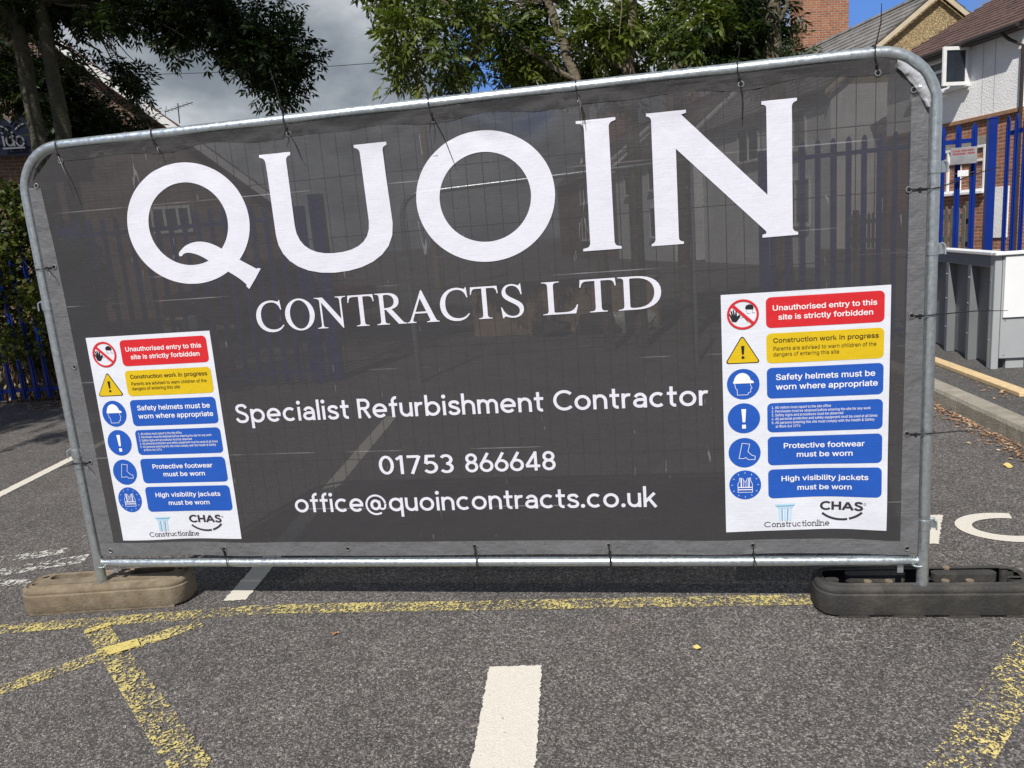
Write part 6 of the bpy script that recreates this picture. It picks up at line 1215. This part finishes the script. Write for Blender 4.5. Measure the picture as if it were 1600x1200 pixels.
tree('ash tree with one thick dark trunk in front of the brick chimney', (2.5, 7.2, 0),
     [([(2.55, 7.2, 0), (2.45, 7.2, 2.8), (2.42, 7.2, 3.6), (2.50, 7.3, 5.0), (2.3, 7.3, 7.5)], 0.115, 0.07)],
     [((2.0, 7.6, 6.7), (2.0, 1.8, 1.6), 150), ((1.8, 7.3, 4.85), (0.6, 0.8, 0.35), 45), ((1.82, 7.00, 3.69), (0.35, 0.39, 0.33), 52), ((2.27, 7.60, 3.70), (0.31, 0.39, 0.31), 40), ((1.86, 7.40, 3.37), (0.37, 0.31, 0.13), 20), ((2.46, 7.60, 3.79), (0.13, 0.31, 0.25), 18), ((2.53, 7.30, 3.32), (0.12, 0.23, 0.07), 6)],
     [([(2.45, 7.2, 3.6), (2.7, 7.1, 4.4), (2.9, 7.0, 5.2)], 0.03, 0.008)],
     M['bark'], M['ash_leaf_shaded'], 37, 8, 1.25)

# ivy hedge grown through the left fence, with dry stems and a rubble bank
iv = thing('ivy_hedge', 'olive green ivy hedge grown through the blue fence on the left', 'hedge', (-7.0, 5.4, 0))
rg = np.random.default_rng(5)
n = 34000
px_ = rg.uniform(-9.5, -5.55, n); lowz = 0.80 + 0.30 * np.sin(px_ * 2.1) + 0.25 * np.sin(px_ * 5.3 + 1)
topz = 2.72 + 0.28 * np.sin(px_ * 1.7 + 2) - np.clip((px_ + 6.3) * 0.9, 0, 1.0)
pz_ = lowz + (topz - lowz) * rg.uniform(0, 1, n) ** 0.8
bulge = 0.10 * np.sin(px_ * 7) * np.sin(pz_ * 6) + 0.10
dep_ = rg.uniform(-0.22, 0.42, n)
py_ = 5.03 + (px_ + 6) * 0.114 + 0.08 + dep_ - bulge
keep = (np.sin(px_ * 9.1 + 2 * np.sin(pz_ * 7)) + np.sin(pz_ * 11 + px_ * 3) + rg.normal(0, 0.6, n)) > np.where(dep_ > 0.12, -2.2, -0.75)
C_ = np.stack([px_, py_, pz_], 1)[keep]; k_ = len(C_)
leaf_mesh('foliage', iv, M['ivy_leaf'], C_, rg.normal(0, 1, (k_, 3)) + np.array([0, -0.7, -0.3]), np.clip(rg.uniform(0, 1, k_) * 0.8 + 0.2 * np.sin(C_[:, 0] * 6 + C_[:, 2] * 5), 0, 1), 'ivy', 1.0, 6)
sm = MB()
for i in range(26):
    x = rnd.uniform(-7.2, -5.6); y = 5.10 + (x + 6) * 0.114 + rnd.uniform(0.0, 0.12)
    pts = [(x, y, 0.0), (x + rnd.uniform(-.15, .15), y + 0.04, 0.5), (x + rnd.uniform(-.3, .3), y + 0.02, 1.1), (x + rnd.uniform(-.5, .5), y, 1.8)]
    p, rr = limb(pts, 0.010, 0.004, wob=0.012, sub=4); sm.tube(p, rr, 5)
sm.build('stems', M['twig'], iv, True)
bk = thing('rubble_bank', 'low bank of rough stones and dry leaves behind the blue fence on the left', 'stone bank', (-8, 5.6, 0))
mb = MB(); nx, nz = 90, 12
for i in range(nx + 1):
    for j in range(nz + 1):
        x = -11.5 + 6.3 * i / nx; z = 0.78 * j / nz
        y = 5.32 + (x + 6) * 0.114 + 0.25 * (z / 0.78) + 0.05 * math.sin(x * 17 + z * 9) * math.sin(z * 21 - x * 5) + rnd.uniform(-0.025, 0.025)
        mb.v.append((x, y, z))
for i in range(nx):
    for j in range(nz):
        k = i * (nz + 1) + j; mb.f.append((k, k + nz + 1, k + nz + 2, k + 1))
o = len(mb.v)
for i in range(nx + 1):
    x = -11.5 + 6.3 * i / nx; mb.v.append((x, 6.6 + (x + 6) * 0.114, 0.80))
for i in range(nx): mb.f.append((i * (nz + 1) + nz, (i + 1) * (nz + 1) + nz, o + i + 1, o + i))
mb.build('stones', M['rubble'], bk)

# ------------------------------------------------------------------ houses
def slope(mb, x0, x1, ya, za, yb, zb, n, th=0.035):
    """one roof slope in overlapping courses from eave (ya, za) to ridge (yb, zb)"""
    for i in range(n):
        t0, t1 = i / n, (i + 1) / n + 0.15 / n
        A0 = (ya + (yb - ya) * t0, za + (zb - za) * t0); A1 = (ya + (yb - ya) * min(1, t1), za + (zb - za) * min(1, t1))
        pr = [(A0[0], A0[1]), (A0[0], A0[1] + th * 1.3), (A1[0], A1[1] + th * 0.35), (A1[0], A1[1] - 0.01)]
        mb.prism(pr, 'x', x0, x1)
def window(house, x0, x1, z0, z1, y=0.0, cols=2, transom=None, bars=False, blind=False, name='window'):
    f = MB(); t = 0.055
    f.bbox(x0, x1, y - 0.045, y + 0.03, z0, z0 + t, 0.004); f.bbox(x0, x1, y - 0.045, y + 0.03, z1 - t, z1, 0.004)
    for x in [x0 + t / 2] + [x0 + (x1 - x0) * k / cols for k in range(1, cols)] + [x1 - t / 2]: f.bbox(x - t / 2, x + t / 2, y - 0.043, y + 0.028, z0 + t, z1 - t, 0.004)
    if transom: f.bbox(x0 + t, x1 - t, y - 0.041, y + 0.026, transom - 0.025, transom + 0.025, 0.004)
    w = f.build(name, M['white_trim'], house, local=True)
    if blind:
        b = MB(); k = int((z1 - z0) / 0.05)
        for i in range(k): b.box(x0 + 0.06, x1 - 0.06, y + 0.012, y + 0.030, z0 + 0.06 + i * 0.05, z0 + 0.085 + i * 0.05)
        b.build('blind', M['blind'], w, local=True)
        MB().box(x0 + 0.03, x1 - 0.03, y + 0.04, y + 0.05, z0 + 0.03, z1 - 0.03).build('pane', M['glass'], w, local=True)
    else:
        MB().box(x0 + 0.03, x1 - 0.03, y, y + 0.01, z0 + 0.03, z1 - 0.03).build('pane', M['glass'], w, local=True)
    MB().bbox(x0 - 0.06, x1 + 0.06, y - 0.13, y - 0.046, z0 - 0.05, z0 + 0.005, 0.004).build('sill', M['white_trim'], w, local=True)
    return w
HR = math.atan2(-0.951, 0.311)
HP = (7.804, 15.989)
def rowpt(s): return (HP[0] - 0.311 * s, HP[1] + 0.951 * s)
# white house: local x runs towards the camera, y into the house
wh = thing('house', 'white roughcast house with brick ground floor and brown tiled roof at the right edge', 'house', (*HP, 0), HR, 'houses along the street')
x0, x1, zb, ze, ridge, dp = -2.55, 1.68, 3.26, 4.90, 6.75, 3.6
w = MB(); w.box(x0 + 0.01, x1 - 0.01, 0.03, 7.0, 0, zb - 0.001); w.build('brick_wall', M['brick'], wh, local=True)
w = MB(); w.box(x0, x1, 0, 7.03, zb, ze); w.prism([(0, ze + 0.001), (7.03, ze + 0.001), (dp, ridge - 0.06)], 'x', x0, x1); w.build('upper_wall', M['render'], wh, local=True)
w = MB(); w.bbox(x0, x1, -0.035, 0.028, zb - 0.085, zb - 0.002, 0.006); w.build('brick_ledge', plain('dull_brick_ledge', (0.30, 0.17, 0.10), 0.9, 0, 0.25, 12), wh, local=True)
r_ = MB(); slope(r_, x0 - 0.08, x1 + 0.12, -0.28, ze - 0.10, dp, ridge, 16); slope(r_, x0 - 0.08, x1 + 0.12, 7.3, ze - 0.10, dp, ridge, 8); r_.build('roof', M['tile_brown'], wh, True, local=True, auto=10)
g = MB(); g.box(x0 - 0.06, x1 + 0.1, -0.25, -0.225, ze - 0.19, ze - 0.095); g.tube([(x0 - 0.08, -0.285, ze - 0.12), (x1 + 0.12, -0.285, ze - 0.12)], 0.045, 8); g.box(x0 - 0.05, x1 + 0.1, -0.224, -0.001, ze - 0.185, ze - 0.17); g.build('gutter', M['dark_trim'], wh, True, local=True)
d = MB(); d.tube([(x1 - 0.35, -0.27, ze - 0.14), (x1 - 0.25, -0.12, ze - 0.32), (x1 + 0.03, -0.05, ze - 0.5), (x1 + 0.05, -0.05, 0.1)], 0.035, 8); d.build('drainpipe', M['dark_trim'], wh, True, local=True)
for x in (0.62, 0.95, -1.2): 
    MB().box(x - 0.008, x + 0.008, -0.004, 0.001, zb + 0.02, ze - 0.2).build('render_joint', plain('grey_joint', (0.45, 0.45, 0.45), 0.9), wh, local=True)
ww = window(wh, -1.62, 0.27, 3.97, 4.66, 0.0, 3, 4.42)
cs = MB(); MR = Matrix.Translation((0.25, -0.05, 0)) @ Matrix.Rotation(R(-86), 4, 'Z')
for a in ((0, 0.075, 3.95, 4.74), (0.555, 0.63, 3.95, 4.74)): cs.bbox(a[0], a[1], -0.03, 0.02, a[2], a[3], 0.004, MR)
for a in ((3.95, 4.025), (4.665, 4.74)): cs.bbox(0.076, 0.554, -0.028, 0.018, a[0], a[1], 0.004, MR)
cs.build('open_casement', M['white_trim'], ww, local=True)
MB().box(0.05, 0.58, -0.008, 0.0, 4.0, 4.70, MR).build('pane', M['glass'], ww, local=True)
for a, b in ((-0.62, -0.03), (0.03, 0.78)): window(wh, a - 0.02, b, 1.70, 2.66, 0.03, 2, 2.35, blind=True)
MB().bbox(-0.7, 0.85, 0.0, 0.029, 2.665, 2.83, 0.004).build('lintel', M['concrete'], wh, local=True)
MB().bbox(1.0, 1.45, 0.0, 0.028, 0.7, 1.75, 0.004).build('white_pier', M['render'], wh, local=True)
# neighbour with the pebbledash gable
def row_house(label, s0, s1, yl, yr, zeave, yridge, zridge, gable, roof, n, chimney=None, barge='cream', base='render', wins=()):
    h_ = thing('house', label, 'house', (*rowpt(s0), 0), HR, 'houses along the street')
    L = s1 - s0
    w = MB(); w.box(-L, 0, yl + 0.25, yr - 0.25, 0, zeave); w.build('wall', M[base], h_, local=True)
    w = MB(); w.prism([(yl + 0.25, zeave + 0.001), (yr - 0.25, zeave + 0.001), (yridge, zridge - 0.12)], 'x', -L, 0.012); w.build('gable', M[gable], h_, local=True)
    r_ = MB(); slope(r_, -L - 0.1, 0.14, yl, zeave - 0.1, yridge, zridge, n, 0.05); slope(r_, -L - 0.1, 0.14, yr, zeave - 0.1, yridge, zridge, n, 0.05); r_.build('roof', M[roof], h_, True, local=True, auto=10)
    for ya, nm in ((yl, 'bargeboard'), (yr, 'bargeboard')):
        b = MB()
        b.prism([(ya, zeave - 0.26), (ya, zeave - 0.13), (yridge, zridge - 0.03), (yridge, zridge - 0.17)], 'x', 0.143, 0.175)
        b.build(nm, M[barge], h_, local=True)
    rt = MB(); rt.tube([(-L - 0.1, yridge, zridge + 0.02), (0.14, yridge, zridge + 0.02)], 0.09, 8); rt.build('ridge_tiles', M[roof], h_, True, local=True)
    if chimney:
        xc, yc, z0_, z1_, a, b = chimney
        c = MB(); c.box(xc - a, xc + a, yc - b, yc + b, z0_, z1_); c.box(xc - a - 0.06, xc + a + 0.06, yc - b - 0.06, yc + b + 0.06, z1_ + 0.001, z1_ + 0.16)
        ch = c.build('chimney', M['brick'], h_, local=True)
        q = MB()
        for dx in (-a * 0.5, a * 0.5): q.tube([(xc + dx, yc, z1_ + 0.161), (xc + dx, yc, z1_ + 0.5)], [0.12, 0.10], 10)
        q.build('chimney_pot', M['brick_brown'], ch, True, local=True)
    for (a, b, c, d_) in wins: window(h_, a, b, c, d_, yl + 0.25, 2, None)
    return h_
row_house('house with a tan pebbledash gable and grey ribbed tile roof beside the white house', 3.5, 12.0, -1.2, 5.2, 4.75, 2.0, 6.92, 'pebble', 'tile_grey', 13, (-7.2, 2.95, 6.2, 9.6, 0.45, 0.85), 'cream', 'render', ((-2.6, -1.2, 3.3, 4.4), (-5.5, -4.0, 3.3, 4.4), (-2.6, -1.0, 1.2, 2.5)))
row_house('white walled house with white bargeboards half hidden by the trees and banner', 14, 22, -1.6, 5.0, 4.4, 1.7, 6.9, 'render', 'tile_brown', 12, (-6.5, 1.7, 6.3, 8.4, 0.45, 0.7), 'white_trim', 'render', ((-3, -1.4, 3.0, 4.1), (-3, -1.4, 1.0, 2.3), (-6.5, -5, 3.0, 4.1)))
row_house('farthest house of the street row seen only through the banner', 24, 33, -2.2, 5.0, 4.4, 1.4, 6.9, 'render', 'tile_brown', 12, (-6.5, 1.4, 6.3, 8.4, 0.45, 0.7), 'white_trim', 'brick_brown', ((-3, -1.4, 3.0, 4.1), (-3, -1.4, 1.0, 2.3)))
# house on the left: gable with a long white bargeboard
lh = thing('house', 'dark brick gabled house with a long white bargeboard behind the left tree', 'house', (-9.709, 14.0, 0), R(34), 'houses along the street')
EU, EZ, AU, AZ = 2.35, 2.55, -2.95, 7.11                      # eave and apex of the gable in its own frame
FU = 2 * AU - EU
w = MB(); w.prism([(FU + 0.3, 0.0), (EU - 0.35, 0.0), (EU - 0.35, EZ + 0.15), (AU, AZ - 0.15), (FU + 0.3, EZ + 0.15)], 'y', 0, 9); w.build('wall', M['brick_brown'], lh, local=True)
rb = MB()
for xa in (EU, FU):
    for k in range(14):
        t0, t1 = k / 14, min(1, (k + 1.15) / 14)
        P0 = (xa + (AU - xa) * t0, EZ + (AZ - EZ) * t0); P1 = (xa + (AU - xa) * t1, EZ + (AZ - EZ) * t1)
        rb.prism([(P0[0], P0[1] + 0.02), (P0[0], P0[1] + 0.085), (P1[0], P1[1] + 0.05), (P1[0], P1[1] + 0.01)], 'y', -0.25, 9.2)
rb.build('roof', M['tile_brown'], lh, True, local=True, auto=10)
for xa in (EU, FU):
    MB().prism([(xa, EZ - 0.20), (xa, EZ + 0.01), (AU, AZ + 0.01), (AU, AZ - 0.22)], 'y', -0.29, -0.252).build('bargeboard', M['white_trim'], lh, local=True)
for a, bb, c, dd in ((-0.86, 0.0, 2.22, 2.84), (-6.6, -5.2, 1.0, 2.2)):
    f = MB(); t_ = 0.06
    f.bbox(a, bb, -0.05, 0.02, c, c + t_); f.bbox(a, bb, -0.05, 0.02, dd - t_, dd)
    for x in (a + 0.03, (a * 2 + bb) / 3, (a + 2 * bb) / 3, bb - 0.03): f.bbox(x - 0.03, x + 0.03, -0.048, 0.018, c + t_, dd - t_)
    wv = f.build('window', M['white_trim'], lh, local=True)
    MB().box(a + 0.03, bb - 0.03, -0.02, -0.01, c + 0.03, dd - 0.03).build('pane', M['glass'], wv, local=True)
# aerial on its roof
an = thing('tv_aerial', 'thin television aerial on the tiled roof of the left house', 'aerial', (-10.0, 14.6, 4.80))
a_ = MB(); a_.tube([(0, 0, 0), (0.03, 0, 0.46)], 0.014, 6); a_.build('mast', M['wire'], an, local=True)
a_ = MB(); a_.tube([(-0.34, 0, 0.30), (0.42, 0, 0.44)], 0.010, 5)
for k in range(7): 
    x = -0.30 + k * 0.105; z = 0.30 + (x + 0.34) * 0.184
    a_.tube([(x, -0.14, z), (x, 0.14, z)], 0.005, 4)
a_.tube([(-0.34, -0.02, 0.18), (-0.28, 0.0, 0.42)], 0.008, 4); a_.build('boom', M['wire'], an, local=True)
# shop sign: navy lobes with pale outlines, deep shade put into both colours
sg = thing('shop_sign', 'navy cloud-shaped shop sign with pale outlined lettering behind the left trunks', 'sign', (-9.709, 14.0, 0), R(34))
for k, (x, z, r_) in enumerate(((-4.05, 4.52, 0.27), (-3.52, 4.55, 0.31), (-2.93, 4.55, 0.35), (-2.45, 4.50, 0.24))):
    q = MB(); q.tube([(x, -0.30 + k * 0.004, z), (x, -0.36 - k * 0.006, z)], r_, 40); q.build('lobe', M['navy'], sg, local=True)
    tr_ = MB(); tr_.tube([(x + (r_ - 0.012) * math.cos(R(a)), -0.372 - k * 0.006, z + (r_ - 0.012) * math.sin(R(a))) for a in range(25, 160, 6)], 0.012, 6); tr_.build('outline', M['sign_cream_shaded'], sg, True, local=True)
    tr_ = MB(); tr_.tube([(x + (r_ - 0.06) * math.cos(R(a)), -0.366 - k * 0.006, z - 0.17 + (r_ - 0.06) * math.sin(R(a))) for a in range(35, 150, 8)], 0.018, 6); tr_.build('inner_band', M['sign_cream_shaded'], sg, True, local=True)
MB().bbox(-4.3, -2.25, -0.34, -0.28, 4.02, 4.62, 0.01).build('board', M['navy'], sg, local=True)
lm = MB()
def sgl(pts):
    for k in range(len(pts) - 1):
        a, b = pts[k], pts[k + 1]
        lm.bar((a[0], -0.395, a[1]), (b[0], -0.395, b[1]), 0.034, 0.012, (0, 1, 0))
bz = 4.21
sgl([(-3.60, bz), (-3.60, bz + 0.21)]); sgl(arc2(-3.53, bz + 0.13, 0.07, 0.075, 180, 70, 6))                          # r
sgl([(-3.425, bz), (-3.425, bz + 0.21)]); sgl([(-3.425, bz + 0.25), (-3.425, bz + 0.285)])                            # i
sgl(arc2(-3.315, bz + 0.10, 0.06, 0.09, 0, 330, 14)); sgl([(-3.245, bz), (-3.245, bz + 0.31)])                        # d
sgl(arc2(-3.13, bz + 0.10, 0.07, 0.10, 0, 345, 16))                                                                   # o
sgl([(-3.46, bz - 0.045), (-3.06, bz - 0.03)])
lm.build('lettering', M['sign_cream_shaded'], sg, local=True)

# ------------------------------------------------------------------ pole and wires
up = thing('utility_pole', 'weathered wooden utility pole with wires between the trees', 'pole', (-6.0, 22.0, 0))
MB().tube([(0, 0, 0), (0, 0, 4), (0.0, 0, 7.6)], [0.13, 0.11, 0.085], 12).build('shaft', M['pole_wood'], up, True, local=True)
c_ = MB(); c_.bar((-0.35, 0, 7.25), (0.35, 0, 7.25), 0.06, 0.08); c_.build('crossarm', M['pole_wood'], up, local=True)
c_ = MB()
for x in (-0.3, -0.1, 0.1, 0.3): c_.tube([(x, 0, 7.29), (x, 0, 7.40)], 0.03, 8)
for z in (5.9, 6.2, 6.5): c_.tube([(-0.2, -0.06, z), (0.0, -0.10, z)], 0.012, 5)
c_.build('insulator', M['white_trim'], up, True, local=True)
for a, b, sag, lab in (((-24.0, 22, 8.9), (-6.2, 22, 7.3), 0.25, 'long thin overhead wire crossing the grey cloud to the left of the pole'),
    ((-6.1, 22, 7.2), (-7.9, 21.0, 5.2), 0.03, 'overhead wire dropping steeply left from the pole, lower one'), ((-6.05, 22, 7.15), (-6.95, 21.0, 5.2), 0.03, 'overhead wire dropping most steeply from the pole'),
    ((-5.9, 22, 7.25), (1.5, 20, 4.2), 0.12, 'overhead wire falling to the right of the pole, lower one'), ((-5.8, 22, 7.35), (3.5, 21, 4.9), 0.15, 'overhead wire falling to the right of the pole, upper one')):
    a, b = Vector(a), Vector(b)
    pts = [a + (b - a) * t - Vector((0, 0, sag * 4 * t * (1 - t))) for t in np.linspace(0, 1, 16)]
    o = MB().tube(pts, 0.011, 5).build('overhead_wire', M['cable'], None, True)
    tag(o, lab, 'wire', 'overhead wires')

# ------------------------------------------------------------------ what shows faintly through the mesh
hr = thing('handrail', 'bright galvanised handrail glimpsed through the letter O of the banner', 'handrail', (-1.7, 5.0, 0))
h1 = [(-1.75, 5.15, 0.0), (-1.75, 5.15, 1.75)] + [(-1.75 + 0.22 - 0.22 * math.cos(R(a)), 5.15, 1.83 + 0.22 * math.sin(R(a))) for a in range(10, 91, 20)] + [(0.1, 5.35, 2.11), (1.30, 5.5, 2.16), (1.30, 5.5, 0.0)]
MB().tube(h1, 0.028, 10).build('rail_tube', M['galv'], hr, True)
wl_ = thing('low_wall', 'low brown brick wall in the sun faintly seen through the word LTD', 'wall', (-0.5, 8.8, 0))
MB().box(-1.9, 1.0, 8.8, 9.05, 0, 0.74).build('brickwork', M['brick_tan'], wl_)
MB().bbox(-1.93, 1.03, 8.77, 9.08, 0.741, 0.80, 0.01).build('coping', M['concrete'], wl_)
def lump(name, label, cat, c, r, mat, seed, group=None):
    bm = bmesh.new(); bmesh.ops.create_icosphere(bm, subdivisions=3, radius=1); rg_ = random.Random(seed)
    ph = [rg_.uniform(0, 6) for _ in range(6)]
    for v in bm.verts:
        k = 1 + 0.13 * math.sin(4 * v.co.x + ph[0]) * math.sin(5 * v.co.z + ph[1]) + 0.09 * math.sin(9 * v.co.y + ph[2] + 4 * v.co.x)
        v.co = Vector((v.co.x * r[0] * k, v.co.y * r[1] * k, max(-0.55, v.co.z) * r[2] * k + r[2] * 0.55))
    bm.verts.index_update()
    mb = MB(); mb.add([v.co + Vector(c) for v in bm.verts], [[v.index for v in f.verts] for f in bm.faces]); bm.free()
    root = thing(name, label, cat, c, 0, group)
    mb.build('sack', mat, root, True)
    nk = MB(); top_ = (c[0], c[1], c[2] + r[2] * 1.5); nk.tube([(top_[0], top_[1], top_[2] - 0.06), (top_[0] + 0.01, top_[1], top_[2] + 0.02), (top_[0] + 0.04, top_[1], top_[2] + 0.08)], [0.05, 0.03, 0.055], 8); nk.build('tied_neck', mat, root, True)
lump('rubble_sack', 'pale rubble sack against the low brick wall, below the letter D', 'sack', (0.60, 8.5, 0), (0.30, 0.22, 0.24), M['sack'], 3, 'sacks by the low wall')
lump('rubble_sack', 'larger dark sack against the low brick wall, beside the pale sack', 'sack', (0.10, 8.5, 0), (0.36, 0.24, 0.20), M['rubber_black'], 4, 'sacks by the low wall')
lump('rubble_sack', 'smaller dark sack against the low brick wall, to the left of the others', 'sack', (-0.62, 8.5, 0), (0.30, 0.22, 0.15), M['rubber_black'], 5, 'sacks by the low wall')
# picket fence in front of the white house
pf = thing('picket_fence', 'weathered grey brown picket fence in front of the white house', 'fence', (*rowpt(0), 0), HR)
q = MB()
for i in range(24):
    x = -1.6 + i * 0.16
    q.prism([(x - 0.045, 0.60), (x + 0.045, 0.60), (x + 0.045, 1.36), (x, 1.43), (x - 0.045, 1.36)], 'y', -1.52, -1.50)
q.build('pickets', M['picket'], pf, local=True)
for z in (0.78, 1.22): MB().box(-1.7, 2.2, -1.498, -1.455, z - 0.05, z + 0.05).build('rail', M['picket'], pf, local=True)
for x in (-1.65, 0.75, 2.1): MB().bbox(x - 0.06, x + 0.06, -1.454, -1.35, 0, 1.5, 0.006).build('post', M['picket'], pf, local=True)
gw = thing('garden_wall', 'low concrete garden wall under the picket fence', 'wall', (*rowpt(0), 0), HR)
MB().bbox(-3, 3, -1.60, -1.42, 0, 0.58, 0.01).build('blockwork', M['concrete'], gw, local=True)
# red car parked in the shade behind the fence
car = thing('parked_car', 'red car parked in the shade behind the fence, glimpsed between Q and U', 'car', (-6.6, 11.3, 0), R(-8))
bm = bmesh.new()
sec = [(-2.0, 0.35, 0.75, 0.78), (-1.95, 0.30, 0.92, 0.84), (-1.2, 0.28, 0.98, 0.86), (-0.2, 0.28, 0.98, 0.87), (0.9, 0.28, 0.97, 0.87), (1.7, 0.29, 0.93, 0.84), (2.02, 0.36, 0.80, 0.74)]
rings = []
for (x, z0_, z1_, hw) in sec:
    pr = [(-hw * 0.92, z0_), (-hw, (z0_ + z1_) / 2), (-hw * 0.93, z1_ - 0.03), (-hw * 0.8, z1_), (hw * 0.8, z1_), (hw * 0.93, z1_ - 0.03), (hw, (z0_ + z1_) / 2), (hw * 0.92, z0_)]
    rings.append([(x, y, z) for y, z in pr])
mb = MB(); n_ = 8
mb.add([v for r_ in rings for v in r_], [(i * n_ + k, i * n_ + (k + 1) % n_, (i + 1) * n_ + (k + 1) % n_, (i + 1) * n_ + k) for i in range(len(rings) - 1) for k in range(n_)] + [tuple(range(n_))[::-1], tuple((len(rings) - 1) * n_ + k for k in range(n_))])
cabin = [(-1.15, 0.98, 0.74), (-0.55, 1.44, 0.60), (0.75, 1.47, 0.60), (1.55, 0.98, 0.72)]
mb.add([(x, s * hw, z) for x, z, hw in cabin for s in (-1, 1)], [(0, 2, 3, 1), (2, 4, 5, 3), (4, 6, 7, 5), (0, 6, 4, 2), (1, 3, 5, 7), (0, 1, 7, 6)])
mb.build('body', M['car_red'], car, True, local=True, auto=50)
g = MB()
g.add([(-1.10, -0.66, 1.01), (-0.60, -0.56, 1.40), (-0.60, 0.56, 1.40), (-1.10, 0.66, 1.01)], [(0, 1, 2, 3)]); g.v = [(x - 0.02, y, z + 0.012) for x, y, z in g.v]
g.build('windscreen', M['glass'], car, local=True)
for s in (-1, 1):
    g = MB(); g.prism([(-0.95, 1.02), (-0.52, 1.36), (0.70, 1.39), (1.35, 1.02)], 'y', s * 0.735, s * 0.70); g.build('side_window', M['glass'], car, local=True)
    hl = MB(); hl.bbox(-2.03, -1.93, s * 0.62 - 0.14, s * 0.62 + 0.14, 0.66, 0.80, 0.02); hl.build('headlight', M['chrome'], car, local=True)
    for x in (-1.25, 1.25):
        wv = MB().tube([(x, s * 0.88, 0.31), (x, s * 0.70, 0.31)], 0.31, 22).build('wheel', M['tyre'], car, True, local=True)
        MB().tube([(x, s * 0.895, 0.31), (x, s * 0.86, 0.31)], 0.19, 16).build('rim', M['galv'], wv, True, local=True)
MB().bbox(-2.06, -1.99, -0.26, 0.26, 0.42, 0.53, 0.005).build('number_plate', M['white_trim'], car, local=True)
MW.clear()
